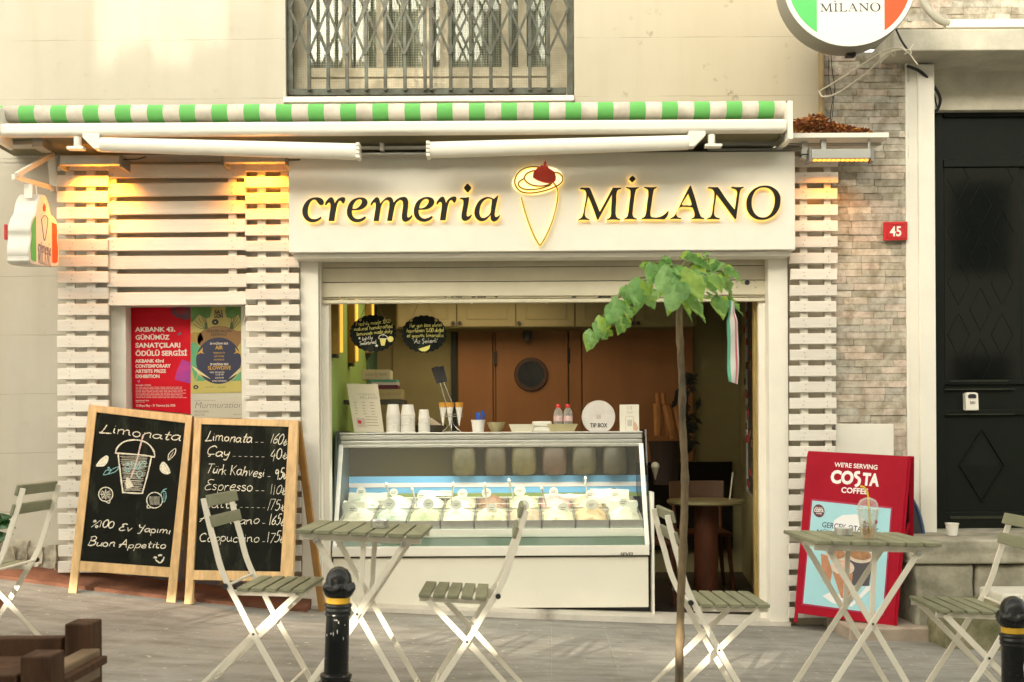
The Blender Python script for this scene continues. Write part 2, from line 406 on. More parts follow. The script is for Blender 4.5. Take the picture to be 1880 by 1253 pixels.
# ------------------------------------------------------------------ the house
WY = 7.0
house = thing('house', 'old cream plastered house above and around the ice cream shop', 'house', (0, WY, 0))
wb = MB()
for r in ((-500, -900, 522, 300), (522, 178, 1052, 300), (1052, -900, 1513, 300), (522, -900, 1052, -330),
          (-1800, -900, -500, 1240), (-500, 300, 205, 1240), (205, 300, 458, 556), (458, 300, 553, 1200), (588, 300, 1412, 476), (1449, 300, 1513, 1250)):
    wb.px(*r, WY, .34)
# the recess behind the posters is lined with plaster, and so is the window opening's sill
wall = wb.build('wall', M_PL, house)
pbox('wall_return', M_WHITE, (205, 556, 232, 1110), WY + .005, .07, house)
sillb = MB(); sillb.px(520, 176, 1054, 187, WY - .03, .30); sillb.build('window_sill', M_WHITE, house, .006)
# rough stone footing at the left and the red strip of tile along the wall foot
fb = MB(); random.seed(3)
xs = [-260 + 26 * i for i in range(15)]
row_t = [(x, 948 + (x + 260) * .16 + random.uniform(-14, 14)) for x in xs]
for (xa, ya), (xb, yb) in zip(row_t, row_t[1:]):
    if xb > 104: xb = 104
    for k in range(3):
        y0 = ya + 34 * k + random.uniform(-5, 5); y1 = y0 + 36
        fb.px(xa + random.uniform(0, 2), y0, xb, y1, WY - .02 - random.uniform(.0, .05), .1)
bmesh.ops.subdivide_edges(fb.bm, edges=fb.bm.edges, cuts=3, use_grid_fill=True)
for v in fb.bm.verts: v.co += Vector((random.uniform(-.006, .006), random.uniform(-.014, .01), random.uniform(-.008, .008)))
fb.build('stone_footing', mat('footing_stone', (.50, .46, .37), .95, var=.45, vscale=9, bump=1, bscale=16, dirt=(.2, .18, .13)), house, smooth=True)
terr = mat('terracotta', (.165, .075, .045), .85, spec=.2, var=.6, vscale=7, bump=.4, bscale=30, dirt=(.12, .05, .03))
tb = MB(); N = 26
for i in range(N):
    xa = -3.4 + i * .0815; xb = xa + .0815
    def zz(x, y): return gz(x, y)
    pts = [(xa, 6.76), (xb, 6.76), (xb, 6.99), (xa, 6.99)]
    lo = [Vector((x, y, zz(x, y) - .05)) for x, y in pts]; hi = [Vector((x, y, zz(x, y) + (.022 if y < 6.85 else .075))) for x, y in pts]
    vs = [tb.bm.verts.new(p) for p in lo + hi]
    for f in ((0, 1, 5, 4), (1, 2, 6, 5), (2, 3, 7, 6), (3, 0, 4, 7), (4, 5, 6, 7)): tb.bm.faces.new([vs[k] for k in f])
tag(tb.build('terracotta_strip', terr), 'worn terracotta strip sloping along the wall foot behind the chalkboards', 'paving strip')

# upstairs window: sashes, panes, curtain
winY = WY + .16
M_SASH = mat('old_sash_paint', (.62, .56, .42), .7, var=.3, vscale=8, dirt=(.38, .32, .2), bump=.25)
sb = MB()
for r in ((520, -330, 566, 176), (1006, -330, 1054, 176), (566, 124, 1006, 141), (566, 144, 1006, 176)): sb.px(*r, winY, .06)
for x in (627, 690, 775, 806, 920, 950): sb.px(x, -330, x + 16, 124, winY + .004, .05)
win = sb.build('window', M_SASH, house, .003)
MB().px(560, -330, 1012, 130, winY + .03, .006).build('pane', glass('old_glass', (.80, .85, .78), .5, .05), win)
cb = MB(); cp = []
for i in range(140):
    x = -1.36 + 1.63 * i / 139; cp.append((x, winY + .10 + .018 * math.sin(i * .55) + .01 * math.sin(i * 1.7)))
for (xa, ya), (xb, yb) in zip(cp, cp[1:]): cb.poly([(xa, ya, 3.1), (xb, yb, 3.1), (xb, yb, 5.2), (xa, ya, 5.2)])
cb.build('curtain', mat('net_curtain', (.33, .33, .27), .9, var=.25, vscale=3), win)
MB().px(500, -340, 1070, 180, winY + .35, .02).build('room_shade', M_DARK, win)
# folding grille
gy = WY + .035
gr = thing('window_grille', 'dark green folding lattice grille closed over the upstairs window', 'window grille', at(786, 175, gy))
gf = MB()
for r in ((523, -330, 537, 175), (1040, -330, 1052, 175), (537, 162, 1040, 174)): gf.px(*r, gy, .03)
gf.build('frame', M_DARKG, gr, .003)
bars = [532, 566, 601, 635.5, 671, 706, 742, 779, 790, 826, 863, 900, 936, 971.5, 1006, 1043]
gb = MB()
for x in bars[1:-1]: gb.px(x - 3.2, -330, x + 3.2, 166, gy - .022, .018)
gb.build('upright_bars', M_DARKG, gr, .002)
lb = MB()
for k, (a, b_) in enumerate(zip(bars, bars[1:])):
    if b_ - a < 20: continue
    for j in range(4):
        y1 = 100 - 84 * j; y0 = y1 - 84
        lb.bar([at(a, y0, gy - .024), at(b_, y1, gy - .024)], .015, .004, (0, 1, 0))
        lb.bar([at(b_, y0, gy - .030), at(a, y1, gy - .030)], .015, .004, (0, 1, 0))
lat = lb.build('lattice_bars', M_DARKG, gr)
wm = MB()
x = 538
while x < 1040:
    wm.px(x - .22, -200, x + .22, 164, gy + .045, .0016); x += 4.6
y = -200
while y < 164:
    wm.px(538, y - .22, 1040, y + .22, gy + .047, .0016); y += 4.6
wm.build('chicken_wire', mat('galvanised_wire', (.42, .40, .32), .6, .5), gr)

# stone-clad pillar and the wall above the side entrance
PY = WY - .005
def stonework():
    m = mat('split_stone', (.5, .46, .38), .9, bump=.7, bscale=22)
    n = m.node_tree.nodes; l = m.node_tree.links; b = n['Principled BSDF']
    g = n.new('ShaderNodeNewGeometry'); cr = n.new('ShaderNodeValToRGB'); e = cr.color_ramp.elements
    e[0].color = (.36, .33, .26, 1); e[1].color = (.68, .62, .51, 1); e.new(.25).color = (.54, .49, .40, 1); e.new(.5).color = (.50, .48, .42, 1); e.new(.75).color = (.62, .515, .43, 1)
    l.new(g.outputs['Random Per Island'], cr.inputs[0])
    tc = n.new('ShaderNodeTexCoord'); nz = n.new('ShaderNodeTexNoise'); nz.inputs['Scale'].default_value = 14; nz.inputs['Detail'].default_value = 8; nz.inputs['Roughness'].default_value = .7
    l.new(tc.outputs['Object'], nz.inputs['Vector']); r2 = n.new('ShaderNodeValToRGB'); r2.color_ramp.elements[0].position = .38; r2.color_ramp.elements[1].position = .6; r2.color_ramp.elements[0].color = (.46, .42, .34, 1)
    l.new(nz.outputs['Fac'], r2.inputs[0]); mu = n.new('ShaderNodeMix'); mu.data_type = 'RGBA'; mu.blend_type = 'MULTIPLY'; mu.inputs[0].default_value = .8
    l.new(cr.outputs[0], mu.inputs[6]); l.new(r2.outputs[0], mu.inputs[7]); l.new(mu.outputs[2], b.inputs['Base Color']); return m
M_SPLIT = stonework()
random.seed(11)
def clad(x0, y0, x1, y1, d):
    b = MB(); y = y0
    while y < y1:
        x = x0 - random.uniform(0, 30)
        while x < x1:
            w_ = random.choice((34, 44, 56, 72)); xa, xb = max(x, x0), min(x + w_, x1)
            if xb - xa > 2: b.px(xa + .12, y + .14, xb - .12, min(y + 12.62, y1), d - random.choice((0, .002, .004, .006, .009)), .05)
            x += w_
        y += 12.75
    return b
cladb = clad(1513, 100, 1668, 846, PY)
cladb.build('stone_cladding', M_SPLIT, house, .002, seg=1)
pbox('pillar_core', M_STONE, (1513, 96, 1668, 1250), WY + .03, .32, house)
pbox('pillar_edge_trim', M_WALU, (1664, 96, 1668.5, 850), WY - .02, .05, house)
cl2 = clad(1560, -420, 2300, 52, WY - .03); cl2.build('stone_cladding', M_SPLIT, house, .002, seg=1)
pbox('wall_over_entrance', M_STONE, (1513, -900, 2300, 60), WY + .02, .3, house)
M_CONC = mat('painted_concrete', (.60, .56, .46), .85, var=.2, vscale=4, bump=.2, dirt=(.40, .38, .31))
pbox('ledge', M_CONC, (1640, 52, 2300, 92), WY - .25, .62, house, .008)
pbox('entrance_lintel', M_CONC, (1668, 117, 2300, 201), WY + .16, .2, house)
pbox('lintel_step', M_CONC, (1705, 110, 2300, 124), WY + .10, .06, house)
pil = MB(); pil.px(1668, 96, 1688, 985, WY - .012, .2); pil.px(1688, 118, 1718, 985, WY - .032, .36)
pil.build('door_frame', M_WHITE, house, .004)
pbox('side_wall', M_PL, (2262, 53, 3400, 1300), WY, .34, house)
pbox('entrance_side_wall', M_CONC, (2022, 202, 2179, 1010), WY + .20, .12, house)
pbox('entrance_reveal', M_CONC, (2180, 100, 2260, 1010), WY - .03, .4, house)
# entrance door
dy = WY + .24
M_DOOR = mat('black_green_paint', (.006, .009, .006), .45, spec=.18, var=.3, vscale=6, bump=.08)
M_DOORL = mat('worn_paint_edge', (.035, .038, .025), .5, spec=.2, var=.4, vscale=30)
door = pbox('door', M_DOOR, (1712, 198, 2020, 976), dy, .06, house)
fr = MB()
for r in ((1714, 200, 1733, 975), (1733, 200, 1990, 214), (1733, 292, 1990, 306), (1733, 697, 1990, 706), (1733, 752, 1990, 762), (1733, 940, 1990, 975)): fr.px(*r, dy - .022, .022)
split(fr.build('door_rail', M_DOOR, door, .003))
ed = MB()
for (xa, ya, xb, yb) in ((1746, 699, 1850, 701), (1736, 714, 1864, 716), (1738, 760, 1862, 762), (1745, 948, 1862, 953)): ed.px(xa, ya, xb, yb, dy - .03, .03)
split(ed.build('beading', M_DOORL, door))
pb = MB()
for (cx_, cy_, rx, ry) in ((1803, 855, 41, 66),):
    q = [at(cx_, cy_ - ry, dy), at(cx_ + rx, cy_, dy), at(cx_, cy_ + ry, dy), at(cx_ - rx, cy_, dy)]; top = at(cx_, cy_, dy - .012)
    for i in range(4): pb.poly([q[i], q[(i + 1) % 4], top])
    pb.sweep([p + Vector((0, -.006, 0)) for p in q], [(-.006, -.006), (.006, -.006), (.006, .006), (-.006, .006)], (0, 1, 0), closed=True)
pb.build('diamond_panel', M_DOOR, door)
dl = MB()
for cx_ in (1760, 1800, 1840):
    for cy_ in (330, 425, 520, 615):
        o_ = 48 if cx_ == 1800 else 0
        q = [at(cx_, cy_ - 40 + o_, dy - .006), at(cx_ + 20, cy_ + o_, dy - .006), at(cx_, cy_ + 40 + o_, dy - .006), at(cx_ - 20, cy_ + o_, dy - .006)]
        dl.sweep(q, [(-.0016, -.0016), (.0016, -.0016), (.0016, .0016), (-.0016, .0016)], (0, 1, 0), closed=True)
dl.build('lattice', M_DOOR, door)
MB().px(1734, 306, 1872, 697, dy - .004, .003).build('door_glass', mat('dark_door_glass', (.004, .005, .004), .07, spec=.3), door)
ks_ = thing('key_safe', 'white key safe box fixed on the black entrance door', 'key safe', at(1785, 740, dy))
kF = Frame(at(1785, 740, dy - .05), (1, 0, 0), (0, 0, 1))
kb_ = MB(); kb_.prism([kF(p) for p in ((-.042, -.05), (.045, -.05), (.040, .062), (.022, .07), (-.026, .07), (-.044, .062))], (0, .05, 0)); kb_.build('case', M_WHITE, ks_, .006)
k2 = MB(); k2.prism([kF(p, .004) for p in ((-.026, .030), (.024, .030), (.026, .05), (.012, .058), (-.014, .058), (-.028, .05))], (0, .004, 0)); k2.build('keypad', M_BLACK, ks_)
text('501', kF, (-.016, -.008), .026, M_BLACK, ks_, bold=.02, lift=.002)
# steps
stp = thing('entrance_steps', 'worn mossy stone steps below the black entrance door', 'steps', (3.2, 6.6, 0))
def rough_slab(pts_lo, jitter=.012, cuts=5, seed=1):
    b = MB(); b.box(*pts_lo); bmesh.ops.subdivide_edges(b.bm, edges=b.bm.edges, cuts=cuts, use_grid_fill=True); random.seed(seed)
    for v in b.bm.verts: v.co += Vector((random.uniform(-1, 1), random.uniform(-1, 1), random.uniform(-.5, .5))) * jitter
    return b
rough_slab(((2.36, 6.45, .385), (5.5, 7.3, .525)), .006, 7, 4).build('landing', M_STONE, stp, .015, smooth=True)
for i_, (xa, xb) in enumerate(((2.40, 2.74), (2.755, 3.30), (3.315, 4.1), (4.12, 5.5))): rough_slab(((xa, 6.47 + .015 * (i_ % 2), -.3), (xb, 7.2, .378 - .006 * i_)), .010, 5, 14 + i_).build('riser', M_STONE, stp, .02, smooth=True)
lm = MB(); lm.box((2.75, 6.12, .19), (5.5, 6.43, .255)); lm.build('marble_tread', mat('worn_marble', (.66, .63, .54), .6, var=.15), stp, .012)
rough_slab(((2.45, 6.16, -.3), (5.5, 6.44, .188)), .014, 6, 8).build('riser', mat('mossy_stone', (.24, .21, .13), .95, var=.6, vscale=8, bump=1, bscale=12, dirt=(.09, .095, .04)), stp, smooth=True)
rough_slab(((1.98, 6.40, -.3), (2.52, 6.90, gz(2.3, 6.7) + .09)), .006, 4, 9).build('plinth', mat('pinkish_stone', (.40, .32, .25), .9, var=.3), stp, .01, smooth=True)
cup = thing('paper_cup', 'small white paper cup standing on the stone landing', 'cup', at(1748, 999, 6.75))
cz = .5275; cp_ = at(1748, 999, 6.72)
cM = Matrix.Translation((cp_.x, cp_.y, cz))
c_ = MB(); c_.lathe([(.030, 0), (.0385, .068), (.041, .070), (.041, .076), (.037, .076), (.029, .004)], 28, cM); c_.build('cup_wall', mat('paper_white', (.80, .77, .70), .6), cup, smooth=True)

# ------------------------------------------------------------------ things fixed high on the right
lg = thing('awning_ledge', 'thin white ledge with rail between the awning and the pillar', 'ledge', at(1530, 250, 6.8))
pbox('shelf', M_WALU, (1446, 244, 1632, 253), 6.62, .4, lg, .003)
rb = MB(); rb.px(1300, 258, 1620, 266, 6.74, .04); rb.px(1300, 272, 1478, 277, 6.80, .04); rb.px(1472, 262, 1484, 292, 6.70, .03); rb.px(1508, 252, 1517, 276, 6.66, .03); rb.px(1594, 252, 1598, 276, 6.66, .02)
split(rb.build('rail', M_ALU, lg, .002))
mossm = mat('dry_foam', (.22, .065, .018), .95, var=.7, vscale=24, bump=1, bscale=60, dirt=(.07, .02, .008))
mo = MB(); random.seed(5)
for i in range(2600):
    t = random.random(); x = 1456 + 142 * t; hgt = 30 * max(.05, (1 - abs(t - .32) / .68) ** .75) * (1.1 if t < .42 else .72) * random.uniform(.75, 1.1)
    y = 244 - random.random() ** .7 * hgt; c = at(x, y, 6.70 + random.uniform(-.07, .22)); r_ = random.uniform(.004, .014)
    v = [c + Vector((random.gauss(0, 1), random.gauss(0, 1), random.gauss(0, .6))) * r_ for _ in range(4)]; vs = [mo.bm.verts.new(k_) for k_ in v]
    for f in ((0, 1, 2), (0, 2, 3), (0, 3, 1), (1, 3, 2)): mo.bm.faces.new([vs[k_] for k_ in f])
mn_ = mossm.node_tree.nodes; gi_ = mn_.new('ShaderNodeNewGeometry'); cr_ = mn_.new('ShaderNodeValToRGB'); cr_.color_ramp.elements[0].color = (.10, .028, .006, 1); cr_.color_ramp.elements[1].color = (.50, .24, .05, 1); cr_.color_ramp.elements.new(.6).color = (.26, .075, .015, 1)
mossm.node_tree.links.new(gi_.outputs['Random Per Island'], cr_.inputs[0]); mossm.node_tree.links.new(cr_.outputs[0], mn_['Principled BSDF'].inputs['Base Color'])
tag(mo.build('dry_moss', mossm), 'crumbly rust brown heap lying on the thin ledge beside the awning', 'dry moss')
cc = MB()
cc.tube(smooth_path([at(1504, 168, 6.86), at(1535, 150, 6.8), at(1585, 118, 6.72), at(1622, 95, 6.62), at(1650, 88, 6.55), at(1664, 95, 6.55)], 6), .005, 6)
cc.tube(smooth_path([at(1504, 168, 6.86), at(1512, 178, 6.84), at(1540, 170, 6.8), at(1590, 135, 6.72), at(1632, 98, 6.6), at(1668, 92, 6.55), at(1672, 100, 6.55)], 6), .005, 6)
cc.tube(smooth_path([at(1655, 86, 6.6), at(1670, 100, 6.58), at(1685, 120, 6.58)], 5), .004, 6); cc.tube(smooth_path([at(1676, 82, 6.6), at(1668, 95, 6.58), at(1660, 100, 6.58)], 5), .004, 6)
cc.tube([at(1640, 98, 6.6) + Vector((.01 * math.cos(a * .5), .0, .045 * math.sin(a * .5) * .4)) for a in range(14)], .004, 6)
tag(cc.build('white_cable', M_CORD, smooth=True), 'loop of white cable tied to the pillar corner', 'cable')
c3 = MB(); c3.tube(smooth_path([at(1666, 122, 6.9), at(1690, 132, 6.95), at(1712, 155, 7.0), at(1726, 180, 7.05), at(1722, 200, 7.1), at(1712, 206, 7.12)], 6), .010, 8)
c3.tube(smooth_path([at(1714, 126, 7.0), at(1710, 150, 7.02), at(1716, 178, 7.05), at(1720, 196, 7.1)], 6), .005, 6)
tag(c3.build('black_cable', M_CABLE, smooth=True), 'thick black cable curving into the entrance recess', 'cable')
c4 = MB(); c4.tube(smooth_path([at(1525, 92, 6.96), at(1528, 130, 6.955), at(1533, 165, 6.955), at(1526, 200, 6.955), at(1524, 240, 6.955)], 5), .003, 6); c4.tube(smooth_path([at(1522, 92, 6.96), at(1522, 150, 6.955), at(1530, 190, 6.955), at(1524, 240, 6.955)], 5), .0025, 6)
for o_ in split(tag(c4.build('thin_cable', M_CABLE, smooth=True), 'thin black cable hanging down the edge of the stone pillar', 'cable', 'thin cables on the pillar')): pass
c4 = MB(); c4.tube(smooth_path([at(1645, 54, 6.6), at(1655, 75, 6.58), at(1668, 94, 6.56)], 4), .006, 6); tag(c4.build('thin_cable', M_CABLE, smooth=True), 'short black cable running from the round sign to the ledge corner', 'cable')
pp = MB(); pp.px(1507, 90, 1514, 243, 6.94, .06); tag(pp.build('downpipe', mat('brown_pipe', (.30, .22, .11), .7, var=.4), bevel=.008), 'narrow rusty brown pipe down the joint of wall and pillar', 'pipe')
cd = thing('cable_conduit', 'bent grey conduit joining a white cable trunk above the entrance', 'conduit', at(1700, 20, 6.9))
q = MB(); q.tube(smooth_path([at(1690, -60, 6.9), at(1694, -10, 6.9), at(1702, 15, 6.88), at(1722, 36, 6.87), at(1742, 44, 6.87)], 6), .022, 12); q.build('flexible_tube', mat('conduit_grey', (.40, .38, .31), .7, var=.2), cd, smooth=True)
pbox('trunking', M_WALU, (1738, 34, 2300, 49), 6.86, .06, cd, .003)
np_ = thing('number_plate', 'small red enamel house number plate 45 on the stone pillar', 'house number', at(1644, 424, 6.95))
nF = Frame(at(1644.5, 424.5, 6.95), (1, 0, 0), (0, 0, 1))
M_RED = mat('red_enamel', (.50, .012, .016), .3, var=.08, coat=.4)
q = MB(); q.prism([nF(p) for p in ((-.077, -.06), (.075, -.058), (.077, .06), (-.078, .058))], (0, .012, 0)); q.build('plate', M_RED, np_, .003)
q = MB(); q.sweep([nF(p, .001) for p in ((-.058, -.035), (-.05, -.043), (.05, -.043), (.06, -.035), (.06, .035), (.05, .043), (-.05, .043), (-.058, .035))], [(-.003, -.003), (.003, -.003), (.003, .003), (-.003, .003)], (0, 1, 0), closed=True); q.build('raised_border', M_RED, np_, smooth=True)
text('45', nF, (-.0, -.032), .088, mat('enamel_white', (.8, .78, .72), .35), np_, bold=.022, align='CENTER', lift=.002, width=.073)
wp = pbox('white_board', M_WHITE, (1534, 779, 1641, 850), 6.93, .05, bevel=.003); tag(wp, 'plain white board screwed to the pillar above the red sign', 'board')
b2 = pbox('white_board', M_PL, (1514, 848, 1668, 1180), 6.972, .02); tag(b2, 'plain cream board covering the pillar foot behind the red sign', 'board')
# ------------------------------------------------------------------ awning
aw = thing('awning', 'rolled green and white striped awning with white front bar and folded arms', 'awning', at(720, 230, 6.6))
def stripes():
    m = mat('awning_stripes', (.5, .5, .5), .85, bump=.7, bscale=6)
    n = m.node_tree.nodes; l = m.node_tree.links; b = n['Principled BSDF']
    tc = n.new('ShaderNodeTexCoord'); sx = n.new('ShaderNodeSeparateXYZ'); l.new(tc.outputs['Object'], sx.inputs[0])
    a = n.new('ShaderNodeMath'); a.operation = 'MULTIPLY_ADD'; per = 58.7 / FPX * 6.55
    x0 = at(39.6, 210, 6.55).x - aw.location.x
    a.inputs[1].default_value = 1 / per; a.inputs[2].default_value = -x0 / per + 20; l.new(sx.outputs['X'], a.inputs[0])
    f = n.new('ShaderNodeMath'); f.operation = 'FRACT'; l.new(a.outputs[0], f.inputs[0]); g = n.new('ShaderNodeMath'); g.operation = 'LESS_THAN'; g.inputs[1].default_value = .495; l.new(f.outputs[0], g.inputs[0])
    nz = n.new('ShaderNodeTexNoise'); nz.inputs['Scale'].default_value = 7; nz.inputs['Detail'].default_value = 5; l.new(tc.outputs['Object'], nz.inputs['Vector'])
    cr = n.new('ShaderNodeValToRGB'); cr.color_ramp.elements[0].color = (.42, .38, .32, 1); cr.color_ramp.elements[1].color = (.66, .60, .52, 1); cr.color_ramp.elements[0].position = .3; cr.color_ramp.elements[1].position = .6; l.new(nz.outputs['Fac'], cr.inputs[0])
    mx = n.new('ShaderNodeMix'); mx.data_type = 'RGBA'; l.new(g.outputs[0], mx.inputs[0]); l.new(cr.outputs[0], mx.inputs[6]); mx.inputs[7].default_value = (.13, .44, .11, 1); l.new(mx.outputs[2], b.inputs['Base Color'])
    return m
def xaxis(x, y, d, spin=0): return Matrix.Translation(at(x, y, d)) @ Matrix.Rotation(math.pi / 2, 4, 'Y')
q = MB(); random.seed(2)
pa = [at(3 + (1440 - 3) * i / 160, 211 - 8.7 * (i / 160), 6.55) + Vector((0, random.uniform(-.0012, .0012), random.uniform(-.0012, .0012))) for i in range(161)]
q.tube(pa, .052, 28); q.build('fabric_roll', stripes(), aw, smooth=True)
q = MB(); q.tube([at(1440, 202, 6.55), at(1447, 202, 6.55)], .049, 24); q.tube([at(-6, 211, 6.55), at(3, 211, 6.55)], .049, 24); split(q.build('roller_end', M_BLACK, aw, smooth=True))
q = MB(); q.box((at(-60, 236, 6.44).x, 6.44, at(720, 244.5, 6.44).z), (at(1447, 231, 6.44).x, 6.52, at(720, 221.5, 6.44).z)); q.build('front_bar', M_WALU, aw, .022, seg=5, smooth=True)
q = MB(); q.px(1447, 185, 1456, 256, 6.43, .18); q.px(-8, 196, -1, 262, 6.43, .18); split(q.build('end_plate', M_WALU, aw, .004))
q = MB(); q.px(-40, 247, 1440, 252, 6.62, .06); q.build('torsion_bar', M_ALU, aw, .004)
q = MB(); q.px(-40, 238, 1446, 246, 6.525, .46); q.build('shading_board', mat('khaki_board', (.20, .185, .11), .8, var=.15), aw)  # dark khaki board added low to put the awning's underside in shade
def arm(nm, xa, ya, xb, yb, ra, elbow_right):
    q = MB(); A, B = at(xa, ya, 6.47), at(xb, yb, 6.47)
    q.sweep([A, B], [(ra * math.cos(t) * .85, ra * math.sin(t)) for t in [i * math.pi / 8 for i in range(16)]], (0, 0, 1), scale=[1.0, 1.12] if elbow_right else [1.12, 1.0])
    o = q.build('folding_arm', M_WALU, aw, smooth=True)
    E = B if elbow_right else A; k = MB(); sgn = 1 if elbow_right else -1
    for i in range(4): k.box(E + Vector((0, -.045, -.046 + .024 * i)), E + Vector((sgn * .022, .045, -.046 + .024 * i + .019)))
    k.build('elbow_joint', M_WALU, o, .002)
    F_ = A if elbow_right else B; k = MB(); s2 = -sgn
    k.prism([F_ + Vector((0, -.03, .06)), F_ + Vector((s2 * .10, -.03, .06)), F_ + Vector((s2 * .10, -.03, .035)), F_ + Vector((s2 * .035, -.03, -.03)), F_ + Vector((0, -.03, -.03))], (0, .07, 0))
    k.tube([F_ + Vector((s2 * .14, 0, .045)), F_ + Vector((s2 * .14, 0, -.025))], .022, 14); k.box(F_ + Vector((s2 * .10, -.02, -.03)), F_ + Vector((s2 * .2, .03, -.012)))
    k.build('shoulder_bracket', M_WALU, o, .003)
arm('l', 186, 266, 655, 279, .044, True); arm('r', 790, 276, 1263, 262, .044, False)
q = MB(); q.px(655, 268, 800, 274, 6.62, .02); q.px(655, 280, 800, 284, 6.62, .02); q.px(697, 262, 705, 276, 6.58, .04); q.px(12, 258, 60, 266, 6.62, .1); q.px(58, 246, 78, 270, 6.58, .14); q.px(1440, 244, 1452, 258, 6.5, .2); split(q.build('fixing_rail', M_ALU, aw, .002))
# ------------------------------------------------------------------ led bars
M_LED = glow('amber_led', (1.0, .36, .04), .42)
def led_bar(x0, y0, x1, y1, d, label, power):
    c = at((x0 + x1) / 2, y1, d)
    t = thing('wall_washer', label, 'led light bar', c, group='led light bars washing the slats')
    pbox('housing', M_ALU, (x0 + 5, y0 + 1, x1 - 5, y1 - 4), d, .055, t, .006)
    q = MB(); dp_ = .15 if x0 < 1000 else .064; q.px(x0, y0, x0 + 5, y1 + 1, d - .004, dp_); q.px(x1 - 5, y0, x1, y1 + 1, d - .004, dp_); split(q.build('end_cap', mat('end_cap_grey', (.22, .22, .20), .5, .3), t, .003))
    q = MB(); n = 12
    for i in range(n):
        xa = x0 + 8 + (x1 - x0 - 16) * i / n; wl = (x1 - x0 - 16) / n * d / FPX * .72
        if x0 < 1000: p = at(xa, y1 - 8, d); q.box((p.x, d + .056, p.z - .008), (p.x + wl, d + .062, p.z + .008))
        else: p = at(xa, y1 - 3, d + .004); q.box(p, p + Vector((wl, .022, -.007)))
    q.build('led_strip', M_LED, t)
    q = MB(); q.tube(smooth_path([at(x1, y0 + 9, d + .02), at(x1 + 14, y0 + 9, d + .02), at(x1 + 30, y0 + 8, d + .05), at(x1 + 44, y0 + 4, d + .12)], 5), .004, 6) if x0 < 1000 else q.tube(smooth_path([at(x0, y0 + 12, d + .02), at(x0 - 12, y0 + 12, d + .02), at(x0 - 18, y0 + 17, d + .03)], 5), .004, 6)
    q.build('cable', M_CABLE, t, smooth=True)
    a = bpy.data.lights.new('washer_light', 'AREA'); a.shape = 'RECTANGLE'; a.size = .25; a.size_y = .03; a.energy = power; a.color = (1.0, .32, .015); a.spread = R(130)
    o = bpy.data.objects.new('washer_light', a); COL.objects.link(o); o.parent = t; o.location = (0, min(.13, 6.815 - d), -.004); o.rotation_euler = (R(14), 0, 0)
led_bar(104, 284, 224, 306, 6.70, 'grey led bar throwing amber light on the left slatted column', 1.35)
led_bar(406, 285, 528, 302, 6.72, 'grey led bar half hidden under the awning arm above the second slatted column', .9)
led_bar(1486, 272, 1605, 296, 6.62, 'aluminium led bar with a row of glowing amber lamps by the stone pillar', .22)

# ------------------------------------------------------------------ slatted panels
def slat_panel(label, rects, battens, d, rnd):
    t = thing('slatted_panel', label, 'slatted panel', at(rects[0][0], rects[-1][3], d), group='white slatted panels on the shop front')
    random.seed(rnd); q = MB()
    for (x0, y0, x1, y1) in rects:
        o = random.uniform(-.003, .003); ym = (y0 + y1) / 2; A = at(x0 + random.uniform(-1, 1), ym, d); B = at(x1 + random.uniform(-1, 1), ym, d); hh_ = (y1 - y0) / 2 / FPX * d; m_ = (A + B) / 2
        q.box((A.x - m_.x, o, -hh_), (B.x - m_.x, o + .021, hh_), Matrix.Translation((m_.x, d, m_.z)) @ Matrix.Rotation(random.gauss(0, .004), 4, 'Y') @ Matrix.Rotation(random.gauss(0, .006), 4, 'Z'))
    q.build('slats', M_SLAT, t, .003)
    q = MB()
    for (x0, y0, x1, y1) in battens: q.px(x0, y0, x1, y1, d + .026, .026)
    split(q.build('batten', M_BATT, t, .002))
    q = MB()
    for (x0, y0, x1, y1) in rects:
        for (bx0, _, bx1, _) in battens:
            if x0 < (bx0 + bx1) / 2 < x1:
                for yy in (.3, .72): p_ = at((bx0 + bx1) / 2 + random.uniform(-3, 3), y0 + (y1 - y0) * yy + random.uniform(-1, 1), d - .0045); q.lathe([(.0035, -.001), (.0028, .003)], 8, Matrix.Translation(p_) @ Matrix.Rotation(-math.pi / 2, 4, 'X'))
    q.build('screw_heads', mat('screw_grey', (.34, .31, .26), .6), t)
    return t
slat_panel('tall narrow white slatted column at the left end, glowing amber at its top', [(104 + .08 * k, 321.7 + 29.55 * k, 198 + .12 * k, 342.4 + 29.55 * k) for k in range(-1, 25)], [(122, 300, 138, 1050), (160, 300, 176, 1050)], WY - .12, 1)
slat_panel('wide white slatted panel above the posters', [(197.5, 302.5 + 33.45 * k, 452, 326.5 + 33.45 * k) for k in range(8)], [(200, 300, 214, 556), (419, 300, 434, 556)], WY - .10, 2)
slat_panel('narrow white slatted column between the posters and the shop opening', [(450 + .10 * k, 324.5 + 29.45 * k, 548 + .2 * k, 344 + 29.45 * k) for k in range(-1, 26)], [(474, 300, 489, 1090), (517, 300, 531, 1090)], WY - .12, 3)
slat_panel('white slatted column between the shop opening and the stone pillar', [(1452 - .15 * k, 316.4 + 29.6 * k, 1538.5 - .25 * k, 336 + 29.6 * k) for k in range(-1, 28)], [(1470, 290, 1484, 1125), (1515, 290, 1527, 1125)], WY - .12, 4)

